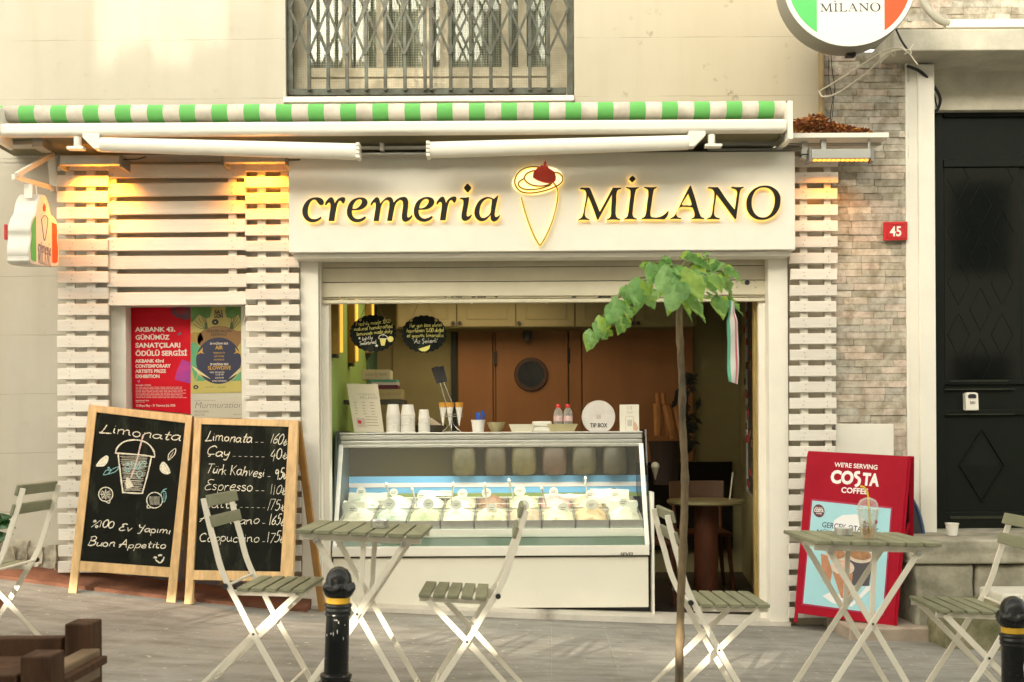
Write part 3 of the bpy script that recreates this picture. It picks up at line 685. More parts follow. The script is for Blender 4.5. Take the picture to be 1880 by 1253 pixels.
# ------------------------------------------------------------------ shop sign
SD = 6.75
sg = thing('shop_sign', 'long white fascia sign with backlit lettering and an ice cream cone', 'shop sign', at(995, 465, SD))
q = MB(); q.box((at(530, 380, SD).x, SD, at(995, 461.3, SD).z), (at(1460, 380, SD).x, SD + .21, at(995, 281, SD).z)); q.build('panel', M_WALU, sg, .004)
q = MB(); q.box((at(536, 380, SD).x, SD + .05, at(995, 470, SD).z), (at(1456, 380, SD).x, SD + .2, at(995, 461.8, SD).z)); q.build('bottom_trim', M_WALU, sg, .003)
SF = Frame((0, SD, 0), (1, 0, 0), (0, 0, 1))
def spx(x, y): p = at(x, y, SD - .03); return (p.x, p.z)
GL = {
 'c': [[(340,328),(420,335),(475,370),(490,415),(470,455),(425,462),(385,430),(350,380),(310,362),(255,395),(215,470),(198,560),(205,640),(245,700),(310,722),(380,712),(435,678,1),(450,692,1),(420,725),(350,762),(280,775),(190,750),(125,680),(103,590),(118,500),(170,410),(250,350)]],
 'r': [[(515,465,1),(520,430),(560,370),(605,332),(645,330),(672,370),(690,440,1),(720,390),(780,340),(840,325),(875,335),(878,375),(850,435,1),(825,425),(800,390),(775,385),(745,430),(720,520),(700,630),(682,755,1),(580,755,1),(595,640),(612,520),(610,450),(590,420),(560,435),(530,468)]],
 'e': [[(1180,330),(1250,350),(1283,400),(1270,460),(1210,520),(1130,550),(1040,555),(1000,555,1),(1000,610),(1030,680),(1090,718),(1150,715),(1210,690),(1245,672,1),(1258,690,1),(1220,730),(1150,765),(1080,773),(990,745),(930,680),(912,600),(925,510),(975,410),(1060,350),(1120,332)],[(1010,535,1),(1020,470),(1060,400),(1110,362),(1160,362),(1183,390),(1178,430),(1140,490),(1080,530)]],
 'm': [[(1340,465,1),(1350,430),(1400,365),(1440,330),(1475,328),(1500,365),(1515,445,1),(1560,390),(1630,335),(1690,322),(1735,345),(1755,400),(1760,425,1),(1810,370),(1880,330),(1930,320),(1990,330),(2020,380),(2022,470),(2010,580),(2005,660),(2020,690),(2055,680),(2090,645,1),(2100,655,1),(2080,700),(2020,750),(1960,765),(1920,740),(1908,690),(1918,580),(1930,460),(1918,395),(1880,370),(1840,390),(1795,450),(1765,560),(1730,752,1),(1640,752,1),(1665,600),(1682,470),(1675,400),(1640,372),(1600,380),(1545,450),(1515,570),(1488,752,1),(1395,752,1),(1420,600),(1435,480),(1425,420),(1395,418),(1365,455),(1345,468)]],
 'i': [[(1080,345,1),(1100,335),(1180,332),(1252,322,1),(1240,420),(1215,560),(1205,640),(1215,672),(1245,670),(1290,635,1),(1300,648,1),(1270,700),(1210,742),(1160,748),(1118,720),(1110,660),(1130,530),(1145,420),(1135,370),(1080,352,1)],[(1222,80),(1260,112,1),(1288,155),(1260,198,1),(1222,232),(1186,198,1),(1158,155),(1186,112,1)]],
 'a': [[(1590,320),(1640,330),(1700,355,1),(1740,320),(1780,285,1),(1770,340),(1740,470),(1720,590),(1718,660),(1735,685),(1765,675),(1800,650,1),(1812,660,1),(1780,715),(1730,755),(1680,760),(1650,735),(1640,645,1),(1600,690),(1540,740),(1470,755),(1400,725),(1350,650),(1348,570),(1380,470),(1440,385),(1520,335)],[(1665,360,1),(1600,342),(1540,365),(1480,430),(1445,530),(1440,620),(1465,685),(1510,702),(1570,680),(1630,620),(1650,500)]],
 'M': [[(92,268,1),(110,252),(180,250),(260,250,1),(285,275,1),(370,480),(455,690,1),(560,500),(690,250,1),(770,250),(850,250,1),(845,268,1),(790,290),(765,340),(755,500),(745,650),(750,760),(770,795),(828,825,1),(820,835,1),(705,822),(585,835,1),(590,822,1),(640,790),(660,740),(665,620),(680,370,1),(560,590),(432,825,1),(410,825,1),(330,600),(248,400,1),(225,500),(190,680),(190,760),(210,795),(268,825,1),(262,835,1),(165,825),(68,835,1),(70,822,1),(120,795),(150,735),(185,560),(210,400),(205,330),(180,290),(92,275,1)]],
 'I': [[(932,240,1),(1050,245),(1172,238,1),(1165,252,1),(1120,280),(1100,340),(1075,500),(1055,680),(1055,755),(1075,790),(1130,815,1),(1125,825,1),(1010,815),(895,822,1),(900,812,1),(950,780),(970,720),(995,520),(1015,340),(1005,285),(935,250,1)],[(1050,38),(1082,60,1),(1105,92),(1080,122,1),(1045,148),(1014,120,1),(990,92),(1014,62,1)]],
 'L': [[(1258,236,1),(1380,243),(1500,236,1),(1490,250,1),(1445,280),(1425,350),(1395,560),(1375,730),(1385,775),(1430,790),(1530,785),(1610,750),(1690,680,1),(1708,685,1),(1680,770),(1635,822,1),(1400,815),(1212,815,1),(1218,805,1),(1270,775),(1290,730),(1320,520),(1340,340),(1330,285),(1262,248,1)]],
 'A': [[(-138,775,1),(-130,762,1),(-80,735),(-45,690),(70,460),(195,215,1),(208,203),(222,215,1),(290,420),(370,690),(395,740),(452,765,1),(448,777,1),(340,770),(232,775,1),(235,765,1),(275,740),(285,700),(265,610),(245,572,1),(150,565),(40,572),(10,600,1),(-20,650),(-30,710),(-10,745),(52,762,1),(48,775,1),(-40,770)],[(60,525,1),(110,440),(175,335,1),(210,430),(235,510,1),(225,538),(150,542),(75,540)]],
 'N': [[(512,238,1),(520,228,1),(600,230),(680,230,1),(700,250),(830,440),(975,620,1),(990,540),(1010,400),(1020,310),(1005,275),(915,238,1),(918,222,1),(1020,228),(1130,222,1),(1128,236,1),(1085,265),(1065,310),(1040,480),(1015,650),(1000,770,1),(985,778,1),(940,720),(800,530),(660,340,1),(640,480),(620,640),(625,715),(650,745),(718,768,1),(712,780,1),(600,775),(500,780,1),(502,768,1),(555,740),(580,695),(605,540),(625,380),(620,300),(590,260),(515,245,1)]],
 'O': [[(1500,202),(1640,240),(1745,350),(1762,480),(1715,640),(1600,750),(1440,788),(1300,750),(1210,650),(1180,510),(1210,370),(1320,250)],[(1480,228),(1590,260),(1655,350),(1670,470),(1640,600),(1570,710),(1460,752),(1350,715),(1285,620),(1265,500),(1290,370),(1360,270)]],
}
ZA, ZB = 9.895, 9.4
PLACE = [('c', 545, 330, ZA, 0, 0), ('r', 545, 330, ZA, 0, 0), ('e', 545, 330, ZA, 0, 0), ('m', 545, 330, ZA, 0, 0), ('e', 545, 330, ZA, 1213, -8), ('r', 545, 330, ZA, 2020, -12),
         ('i', 735, 330, ZA, 0, 0), ('a', 735, 330, ZA, 0, 0), ('M', 1055, 320, ZA, 0, 0), ('I', 1055, 320, ZA, 0, 0), ('L', 1055, 320, ZA, 0, 0), ('A', 1245, 320, ZB, 0, 0), ('N', 1245, 320, ZB, 0, 0), ('O', 1245, 320, ZB, 0, 0)]
def outlines(place, to2d, ext, offset=0, only=None):
    cu = bpy.data.curves.new('o', 'CURVE'); cu.dimensions = '2D'; cu.fill_mode = 'BOTH'; cu.resolution_u = 5; cu.extrude = ext; cu.offset = offset
    for g, ox, oy, z, dx, dy in place:
        for cont in GL[g]:
            s = cu.splines.new('BEZIER'); s.bezier_points.add(len(cont) - 1); s.use_cyclic_u = True
            for bp, p in zip(s.bezier_points, cont):
                X, Z = to2d(ox + (p[0] + dx) / z, oy + (p[1] + dy) / z); bp.co = (X, Z, 0)
                t = 'VECTOR' if len(p) > 2 else 'AUTO'; bp.handle_left_type = t; bp.handle_right_type = t
    return curve_mesh(cu)
M_INK = mat('black_acrylic', (.010, .009, .007), .45, spec=.25)
M_HALO = glow('warm_halo', (1.0, .66, .14), .17)
M_HALOW = glow('warm_white_glow', (1.0, .84, .50), .17)
place_mesh(outlines(PLACE, spx, .008), 'lettering', SF, M_INK, sg, .030)
place_mesh(outlines(PLACE, spx, .0035, .0035), 'letter_glow', SF, M_HALO, sg, .016)
# a real glow thrown back on the panel by the letters' rear faces
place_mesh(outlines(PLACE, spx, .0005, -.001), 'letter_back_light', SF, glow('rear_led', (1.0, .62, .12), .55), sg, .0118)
def lpx(x, y): return spx(930 + x / 7.158, 285 + y / 7.158)
def l3(x, y, lift): p = lpx(x, y); return SF(p, lift)
CONE = [(195,560),(212,630),(230,700),(290,890),(360,1060),(410,1150),(437,1185),(465,1155),(530,1040),(600,870),(650,690),(672,560),(672,470),(650,410),(615,365)]
SW = [[(650,412),(560,450),(430,485),(300,500),(200,485),(135,430),(108,350),(135,260),(210,190),(310,158),(420,155)], [(630,228),(690,240),(735,290),(730,350),(690,390),(650,412)],
      [(360,205),(280,235),(235,290),(250,340),(310,385),(400,408),(500,405),(600,375)], [(230,310),(175,345),(155,380),(180,425),(250,452),(350,455),(470,435),(580,395)]]
M_BRASS = mat('brown_gold_tube', (.16, .10, .02), .4)
q = MB()
for p in [CONE] + SW: q.tube([l3(a.x, a.y, .034) for a in smooth_path(p, 5)], .0038, 6)
q.build('cone_outline', M_BRASS, sg, smooth=True)
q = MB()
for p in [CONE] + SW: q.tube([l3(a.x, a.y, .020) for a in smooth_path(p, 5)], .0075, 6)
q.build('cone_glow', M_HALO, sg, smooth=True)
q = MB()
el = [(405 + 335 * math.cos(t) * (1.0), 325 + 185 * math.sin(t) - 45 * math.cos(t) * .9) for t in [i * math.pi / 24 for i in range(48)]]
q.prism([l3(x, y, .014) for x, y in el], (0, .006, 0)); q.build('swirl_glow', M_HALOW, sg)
CH = [(345,300),(350,250),(362,208),(385,200),(410,165),(425,155),(440,160),(452,138),(462,136),(480,150),(488,110),(508,78),(522,110),(525,150),(540,145),(550,180),(600,210),(630,232),(648,290),(645,340),(610,370),(560,378),(480,365),(400,335)]
q = MB(); q.prism([l3(x, y, .050) for x, y in CH], (0, .02, 0)); q.build('cherry', mat('cherry_red', (.62, .035, .012), .35), sg, .003)

# ------------------------------------------------------------------ round sign and blade sign
rs = thing('round_sign', 'round drum sign with green, white and orange bands hung at the top', 'sign', at(1559, -37, 6.25))
rF = Frame(at(1559, -37, 6.25), (1, 0, 0), (0, 0, 1)); rr = 124.5 / FPX * 6.25
q = MB(); q.lathe([(rr, 0), (rr, .15)], 64, Matrix.Translation(rF((0, 0))) @ Matrix.Rotation(-math.pi / 2, 4, 'X')); q.build('drum', mat('drum_grey', (.30, .29, .25), .45, .3), rs, .006, smooth=True)
q = MB(); q.lathe([(rr * .985, 0), (rr * .985, .004)], 64, Matrix.Translation(rF((0, 0), .004)) @ Matrix.Rotation(-math.pi / 2, 4, 'X')); q.build('face', mat('sign_white', (.80, .77, .72), .4), rs, smooth=True)
M_FG = mat('flag_green', (.10, .56, .14), .5); M_FO = mat('flag_orange', (.80, .085, .012), .5)
def seg(x0, x1, r_, F, m, parent, nm):
    pts = []; n = 20
    for i in range(n + 1): x = x0 + (x1 - x0) * i / n; pts.append((x, math.sqrt(max(0, r_ * r_ - x * x))))
    for i in range(n + 1): x = x1 + (x0 - x1) * i / n; pts.append((x, -math.sqrt(max(0, r_ * r_ - x * x))))
    q = MB(); q.prism([F(p, .0045) for p in pts], F.N * .0012); return q.build(nm, m, parent)
k = 6.25 / FPX
seg(-.915 * rr, -60 * k, .915 * rr, rF, M_FG, rs, 'green_band'); seg(64 * k, .915 * rr, .915 * rr, rF, M_FO, rs, 'orange_band')
def rpx(x, y):
    bx, by = x - (y - 360) * -.12, y
    return ((bx - 1250) * .293 * k + .0, (370 - by) * .293 * k)
sx_ = lambda x, y: (((x + (y - 360) * .13) - 1250) * .300 * k + .004, (360 - y) * .26 * k + (-48 * k))
place_mesh(outlines(PLACE[8:], sx_, .0006), 'lettering', rF, mat('sign_ink', (.04, .04, .035), .5), rs, .0052)
sx2 = lambda x, y: ((x - 735) * .29 * k, (360 - y) * .26 * k + (-14 * k))
place_mesh(outlines(PLACE[:8], sx2, .0006), 'lettering', rF, MATS['sign_ink'], rs, .0052)
q = MB(); q.box(at(1548, 86, 6.33), at(1572, 96, 6.40)); q.box(at(1555, 96, 6.34), at(1567, 108, 6.39)); q.box((at(1553, 0, 6.4).x, 6.39, at(1559, -60, 6.4).z), (at(1565, 0, 6.4).x, 7.0, at(1559, -40, 6.4).z)); q.build('bracket', M_BLACK, rs, .003)
BX = -2.83
bs = thing('blade_sign', 'cupcake shaped hanging sign in green, white and orange left of the slats', 'sign', (BX, 6.58, at(70, 480, 6.5).z))
bO, bN = Vector((BX, 6.5, 0)), Vector((1, .0, 0))
bF = Frame(bO, (0, 1, 0), (0, 0, 1))
def bp_(x, y): return bF.uv(x / 4.64, 230 + y / 4.64)
FACE = [(310,690),(325,640),(345,605),(370,598),(395,625),(415,690),(430,760),(455,785),(480,830),(490,900),(488,990),(497,1060),(495,1150),(470,1200),(275,1180),(250,1110),(248,1040),(260,950),(255,880),(275,800),(300,755)]
f2 = [bp_(*p) for p in FACE]; f2 = smooth_path(f2 + [f2[0]], 4)[:-1]
cen = sum(f2, Vector((0, 0))) / len(f2)
q = MB(); q.prism([bF(cen + (p - cen) * 1.02, -.003) for p in f2], (-.125, 0, 0)); q.build('body', mat('sign_side_white', (.66, .64, .58), .4, .0, var=.1), bs, .003)
q = MB(); q.prism([bF(p, .002) for p in f2], (-.005, 0, 0)); q.build('face', MATS['sign_white'], bs)
def clip_band(y0, y1, m, nm):
    pts = [cen + (p - cen) * .92 for p in f2]; b = [p for p in pts if y0 <= p.x <= y1]
    b = sorted(b, key=lambda p: math.atan2(p.y - cen.y, p.x - (y0 + y1) / 2))
    q = MB(); q.prism([bF(p, .0032) for p in b], (.001, 0, 0)); return q.build(nm, m, bs)
ux = lambda x: bp_(x, 1000).x
def side_band(xin, left, m, nm):
    lim = ux(xin); pts = [cen + (p - cen) * .93 for p in f2]; sel = sorted([p for p in pts if (p.x < lim) == left and p.y < bp_(300, 765).y], key=lambda p: -p.y)
    poly = [Vector((lim, sel[0].y))] + sel + [Vector((lim, sel[-1].y))]
    q = MB(); q.prism([bF(p, .0032) for p in poly], (.001, 0, 0)); q.build(nm, m, bs)
side_band(303, True, M_FG, 'green_band'); side_band(440, False, M_FO, 'orange_band')
mm = lambda x, y, lo, hi, rowy, hh: None
x0b, x1b = ux(318), ux(432)
def bl(place, xa, xb, yc, hs_):
    f = lambda x, y: (x0b + (x - xa) / (xb - xa) * (x1b - x0b), bp_(370, yc).y + (372 - y) * hs_)
    place_mesh(outlines(place, f, .0005), 'lettering', bF, mat('grey_ink', (.22, .21, .26), .5), bs, .0032)
bl(PLACE[:8], 553, 918, 1040, .0011); bl(PLACE[8:], 1062, 1433, 1115, .0017)
q = MB(); q.tube([bF(a, .004) for a in smooth_path([bp_(348, 800), bp_(360, 900), bp_(374, 985), bp_(392, 900), bp_(402, 800), bp_(375, 770), bp_(350, 800)], 5)], .0022, 5); q.build('cone_outline', MATS['grey_ink'], bs)
q = MB(); q.prism([bF(p, .0035) for p in (bp_(362, 700), bp_(372, 668), bp_(384, 700), bp_(380, 735), bp_(366, 735))], (.002, 0, 0)); q.build('cherry', M_FO, bs)
bk = MB(); bz = at(80, 340, 6.6).z
def P3(x, y, d): return at(x, y, d)
bk.bar([P3(24, 325, 6.42), P3(100, 347, 6.93)], .02, .03, (0, 0, 1)); bk.bar([P3(30, 322, 6.42), P3(98, 283, 6.93)], .02, .03, (0, 0, 1)); bk.bar([P3(93, 276, 6.95), P3(100, 352, 6.95)], .05, .012, (0, 1, 0))
bk.bar([P3(52, 338, 6.5), P3(52, 364, 6.5)], .05, .006, (0, 1, 0)); bk.bar([P3(66, 342, 6.58), P3(68, 362, 6.58)], .006, .006, (0, 1, 0))
bk.build('bracket', M_WALU, bs, .002)
q = MB(); q.px(7, 412, 12, 440, 6.9, .02); tag(q.build('red_plate', M_RED, bevel=.003), 'tiny red plate on the wall behind the hanging cupcake sign', 'plate')

# ------------------------------------------------------------------ shop opening: posts, shutter, threshold
M_POST = mat('post_white', (.82, .78, .69), .5, var=.08, vscale=3, bump=.05)
sf = thing('shop_entrance', 'white posts and threshold framing the open shop front', 'shop frame', (0, 6.95, 0))
q = MB(); q.px(553, 476, 586, 1126, 6.93, .2); q.px(588, 476, 590, 1122, 6.96, .2); q.px(590, 552, 605, 1118, 7.03, .10)
q.build('post', M_POST, sf, .004)
q = MB(); q.px(1412, 470, 1448, 1148, 6.93, .2); q.px(1394, 552, 1412, 1145, 7.03, .08); q.build('post', M_POST, sf, .004)
q = MB()
xs = [560 + (1452 - 560) * i / 20 for i in range(21)]
for xa, xb in zip(xs, xs[1:]):
    ya = 1112 + (xa - 560) * .0345; yb = 1112 + (xb - 560) * .0345
    A, B = at(xa, ya, 6.91), at(xb, yb, 6.91); lo = Vector((0, 0, -.12)); bk_ = Vector((0, .24, 0))
    vs = [q.bm.verts.new(p) for p in (A + lo, B + lo, B + lo + bk_, A + lo + bk_, A, B, B + bk_, A + bk_)]
    for f in ((0, 1, 5, 4), (4, 5, 6, 7), (1, 2, 6, 5), (0, 4, 7, 3)): q.bm.faces.new([vs[k] for k in f])
bmesh.ops.remove_doubles(q.bm, verts=q.bm.verts, dist=.0005)
q.build('threshold', mat('threshold_marble', (.66, .62, .54), .6, var=.15, bump=.2), sf, smooth=True)
q = MB(); q.px(1386, 552, 1394, 1120, 7.12, .06); q.px(1391, 552, 1394.5, 1130, 7.06, .03); q.build('inner_jamb', mat('varnished_jamb', (.42, .30, .10), .4, var=.2), sf, .002)
shu = thing('roller_shutter', 'white roller shutter raised to the top of the shop opening, paint chipped', 'roller shutter', at(1000, 555, 7.02))
M_SHUT = mat('shutter_paint', (.64, .59, .44), .5, var=.12, vscale=3)
q = MB()
for (y0, y1) in ((476, 489.4), (490.6, 516), (517.2, 543.5)): q.px(588, y0, 1410, y1, 7.02, .014)
q.build('slats', M_SHUT, shu, .003)
q = MB(); q.px(588, 476, 1410, 544, 7.036, .01); q.build('slat_joint', M_DARK, shu)
q = MB(); q.px(592, 543, 1404, 547.6, 7.035, .02); q.px(592, 549, 1404, 555.5, 7.005, .045); q.build('bottom_rail', M_SHUT, shu, .004)
chp = MB(); random.seed(8)
for (xa, xb) in ((604, 612), (614, 622), (626, 634), (640, 641), (828, 834), (836, 848), (866, 874), (876, 892), (908, 914), (1098, 1121), (815, 820), (1050, 1058)):
    pts = []; n = 7
    for i in range(n): pts.append((xa + (xb - xa) * i / (n - 1), 544.3 + random.uniform(-.6, .6)))
    for i in range(n): pts.append((xb - (xb - xa) * i / (n - 1), 547.0 + random.uniform(-.8, .4)))
    chp.prism([at(x, y, 7.0345) for x, y in pts], (0, .002, 0))
chp.build('paint_chip', M_BLACK, shu)
q = MB(); q.lathe([(.016, 0), (.016, .006)], 16, Matrix.Translation(at(1372, 519, 7.014)) @ Matrix.Rotation(-math.pi / 2, 4, 'X')); q.build('lock', M_BLACK, shu)
q = MB()
for x, y in ((1353, 516), (1353, 527), (1388, 516), (1388, 527)): q.lathe([(.005, -.004), (.007, .006)], 10, Matrix.Translation(at(x, y, 7.012)) @ Matrix.Rotation(-math.pi / 2, 4, 'X'))
split(q.build('rivet', M_SHUT, shu))

# ------------------------------------------------------------------ posters in the side window
pd = WY + .10
sw = thing('side_window', 'plain side window behind the posters with pale frame and lilac lower panel', 'window', at(340, 1100, pd))
q = MB(); q.px(238, 556, 470, 1010, pd + .02, .01); q.build('pane', mat('backing_cream', (.50, .46, .36), .5, var=.1), sw)
q = MB(); q.px(236, 1010, 470, 1150, pd + .0, .03); q.build('lower_panel', mat('lilac_panel', (.36, .32, .36), .6, var=.1), sw)
q = MB(); q.px(222, 556, 238, 1120, pd - .03, .06); q.px(444, 562, 462, 1120, pd - .03, .06); q.px(205, 548, 470, 560, WY - .02, .30); q.build('frame', M_WHITE, sw, .003)
q = MB(); q.px(447, 622, 457, 650, pd - .05, .02); q.px(448, 730, 462, 734, pd - .06, .03); split(q.build('latch', M_STEEL, sw))
q = MB(); q.tube(smooth_path([at(452, 560, 6.9), at(451, 575, 6.92), at(449, 588, 6.98), at(443, 598, 7.0)], 5), .004, 6); q.build('cord', M_CORD, sw)
PF = Frame(at(340, 660, pd + .012), (1, 0, 0), (0, 0, 1))
pu = lambda x, y: PF.uv(x, y)
def pz(x, y): return pu(220 + x / 5.696, 550 + y / 5.696)     # zoomed measuring sheet
PR = mat('poster_red', (.58, .006, .018), .45, spec=.12, var=.12, vscale=2.5)
def sheet_(nm, pts, m, parent, lift, th=.0012):
    q = MB(); q.prism([PF(p, lift) for p in pts], PF.N * th); return q.build(nm, m, parent)
p1 = thing('exhibition_poster', 'red exhibition poster with white lettering on the side window', 'poster', PF(pz(440, 1180)))
sheet_('sheet', [pz(118, 90), pz(742, 75), pz(742, 1200), pz(135, 1140)], PR, p1, .002)
def blob(cx_, cy_, rx, ry, n=24, rot=0): return [pz(cx_ + rx * math.cos(t) * math.cos(rot) - ry * math.sin(t) * math.sin(rot), cy_ + rx * math.cos(t) * math.sin(rot) + ry * math.sin(t) * math.cos(rot)) for t in [i * 2 * math.pi / n for i in range(n)]]
sheet_('dark_swirl', [pz(530, 88), pz(738, 82), pz(738, 200), pz(690, 218), pz(600, 190), pz(545, 150)], mat('poster_plum', (.10, .015, .05), .4, var=.5, vscale=12), p1, .0034, .0003)
sheet_('dark_swirl', blob(640, 120, 70, 42), mat('poster_maroon', (.28, .006, .02), .4, var=.3), p1, .0040, .0003)
sheet_('violet_shape', [pz(652, 628), pz(741, 660), pz(741, 880), pz(575, 840), pz(600, 740)], mat('poster_violet', (.42, .015, .16), .4, var=.6, vscale=9, dirt=(.20, .02, .30)), p1, .0034, .0003)
sheet_('blue_speck', [pz(600, 370), pz(640, 340), pz(645, 365), pz(615, 378)], mat('poster_teal', (.04, .08, .14), .4), p1, .0034, .0003)
sheet_('blue_speck', [pz(185, 850), pz(210, 845), pz(212, 865), pz(195, 870)], mat('poster_lilac', (.35, .2, .5), .4), p1, .0034, .0003)
M_PW = mat('print_white', (.72, .62, .54), .5); tx = []
for s, x, y, hh, w_, b_ in (('AKBANK 43.', 165, 338, 46, 420, .03), ('GÜNÜMÜZ', 165, 421, 46, 355, .03), ('SANATÇILARI', 165, 505, 48, 470, .035), ('ÖDÜLÜ SERGİSİ', 165, 590, 50, 540, .035),
                         ('AKBANK 43rd', 165, 662, 34, 300, .035), ('CONTEMPORARY', 165, 715, 34, 370, .035), ('ARTISTS PRIZE', 165, 768, 34, 322, .035), ('EXHIBITION', 165, 822, 34, 250, .035),
                         ('Sanatçılar / Artists', 168, 903, 13, 158, .02), ('20 Mayıs May – 31 Temmuz July 2025', 170, 1122, 22, 412, .02), ('Seçici Kurul / Jury', 168, 1064, 13, 140, .02)):
    a = pz(x, y); k_ = 1 / 5.696 / FPX * pd
    tx.append(text(s, PF, a, hh * k_ * 1.42, M_PW, p1, bold=b_, lift=.0042, width=w_ * k_))
random.seed(4); q = MB()
for i in range(9):                                       # the lines of small print
    yy = 922 + 15.5 * i if i < 8 else 1078; xx = 168
    end = 168 + random.uniform(470, 535) if i < 8 else 262
    while xx < end:
        w_ = random.uniform(22, 62); q.flat([pz(xx, yy), pz(min(xx + w_, end), yy), pz(min(xx + w_, end), yy - 6.5), pz(xx, yy - 6.5)], PF, .0042); xx += w_ + 7
q.build('small_print', mat('small_print_pink', (.66, .32, .30), .5), p1)
join(tx, 'lettering')
p2 = thing('festival_poster', 'yellow green festival poster with trees and a dark blue disc', 'poster', PF(pz(1000, 980)))
sheet_('sheet', [pz(744, 75), pz(1268, 62), pz(1268, 972), pz(744, 985)], mat('poster_yellow', (.50, .42, .11), .4, var=.1), p2, .002)
gt = mat('poster_green', (.10, .26, .05), .4, var=.3, vscale=8); gd = mat('poster_olive', (.07, .12, .03), .4); br_ = mat('poster_brown', (.24, .12, .03), .4); tq = mat('poster_turquoise', (.10, .34, .16), .4)
sheet_('tree_crown', [pz(745, 78), pz(960, 74), pz(960, 130), pz(945, 190), pz(900, 200), pz(830, 160), pz(770, 230), pz(745, 240)], gt, p2, .0034, .0003)
sheet_('tree_crown', [pz(1112, 72), pz(1266, 68), pz(1266, 230), pz(1240, 160), pz(1180, 200), pz(1120, 190), pz(1100, 130)], gt, p2, .0034, .0003)
sheet_('hill', blob(1040, 420, 230, 140), br_, p2, .0036, .0003); sheet_('hill', [pz(744, 360), pz(780, 340), pz(850, 350), pz(880, 420), pz(820, 480), pz(744, 450)], mat('poster_ochre', (.38, .24, .05), .4), p2, .0036, .0003)
sheet_('hill', [pz(1180, 330), pz(1267, 330), pz(1267, 460), pz(1200, 440)], br_, p2, .0037, .0003)
sheet_('meadow', [pz(744, 460), pz(800, 450), pz(850, 520), pz(830, 720), pz(790, 860), pz(744, 700)], tq, p2, .0038, .0003); sheet_('meadow', [pz(820, 790), pz(900, 840), pz(880, 855), pz(800, 855)], tq, p2, .0038, .0003); sheet_('meadow', [pz(1240, 780), pz(1267, 740), pz(1267, 850), pz(1160, 855), pz(1200, 830)], tq, p2, .0038, .0003)
q = MB()
for base, tips in (((905, 310), ((820, 190), (860, 170), (900, 180), (790, 220), (880, 150), (770, 260))), ((1170, 310), ((1240, 190), (1200, 170), (1170, 180), (1255, 230), (1225, 150)))):
    for t_ in tips: q.ribbon(smooth_path([pz(*base), pz((base[0] + t_[0]) / 2 + (6 if base[0] < 1000 else -6), (base[1] + t_[1]) / 2 + 20), pz(*t_)], 4), .004, PF, .0042)
    q.flat([pz(base[0] - 22, base[1]), pz(base[0] + 22, base[1]), pz(base[0] + 8, base[1] - 70), pz(base[0] - 8, base[1] - 70)], PF, .0041)
q.build('tree_branches', gd, p2)
sheet_('disc', blob(1035, 642, 236, 243, 40), mat('poster_navy', (.012, .016, .05), .4), p2, .0044, .0003)
q = MB()
q.flat([pz(745, 690), pz(800, 720), pz(955, 835), pz(820, 775)], PF, .0052); q.flat([pz(1267, 710), pz(1267, 755), pz(1135, 835)], PF, .0052); q.build('crane_beak', mat('poster_cream', (.62, .54, .28), .5), p2)
q = MB()
for (cx_, s_) in ((845, 1), (1235, -1)): q.flat([pz(cx_ - 50 * s_, 585), pz(cx_ - 5 * s_, 540), pz(cx_ + 25 * s_, 505), pz(cx_ + 20 * s_, 550), pz(cx_ + 42 * s_, 570), pz(cx_ + 5 * s_, 560)], PF, .0053)
M_PG = mat('print_gold', (.55, .30, .03), .4); q.build('bird', M_PG, p2)
ty = []; M_PK = mat('print_black', (.02, .02, .02), .5)
for s, x, y, hh, w_, b_, m_ in (('SA', 1022, 150, 34, 62, .05, M_PK), ('2', 1068, 150, 34, 22, .04, M_PK), ('LON', 1036, 192, 36, 88, .05, M_PK), ('GEZGİN SALON', 1038, 345, 26, 262, .01, M_PK), ('FESTİVALİ', 1038, 382, 24, 160, .01, M_PK), ('28 HAZİRAN 2025', 1040, 472, 19, 190, .02, M_PW), ('AIR', 1040, 522, 38, 80, .03, M_PG),
                             ('FRENCH 79', 1040, 570, 18, 118, .0, M_PG), ('LEFTOVER', 1040, 605, 18, 104, .0, M_PG), ('NOMINATE', 1040, 640, 18, 108, .0, M_PG), ('29 HAZİRAN 2025', 1042, 690, 22, 190, .025, M_PW), ('SLOWDIVE', 1043, 735, 38, 240, .02, M_PG), ('NEIL FRANCES', 1020, 772, 17, 150, .0, M_PW), ('CLUB NP', 1045, 795, 17, 88, .0, M_PW),
                             ('LALALAR', 1045, 828, 17, 90, .0, M_PW), ('KING HANNAH', 1045, 862, 18, 150, .0, M_PW), ('PARAPHERNALIA', 940, 922, 10, 95, .0, MATS['poster_olive']), ('festivalde', 1068, 922, 10, 85, .03, gt)):
    ty.append(text(s, PF, pz(x, y), hh * k_ * 1.42, m_, p2, bold=b_, lift=.0056, width=w_ * k_, align='CENTER'))
join(ty, 'lettering')
sheet_('round_logo', blob(1000, 238, 35, 30), M_PK, p2, .0046, .0003); sheet_('round_logo', blob(797, 918, 27, 22), M_PK, p2, .0046, .0003)
q = MB(); q.flat([pz(985, 240), pz(1010, 228), pz(1004, 240), pz(1010, 252)], PF, .0053); q.flat([pz(786, 920), pz(806, 908), pz(802, 920), pz(806, 931)], PF, .0053); q.build('round_logo_mark', MATS['poster_cream'], p2)
p3_ = thing('concert_poster', 'pale cream concert poster under the festival poster', 'poster', PF(pz(1000, 1180)))
sheet_('sheet', [pz(744, 988), pz(1272, 976), pz(1272, 1240), pz(744, 1240)], mat('poster_paper', (.55, .51, .40), .5, var=.06), p3_, .0016)
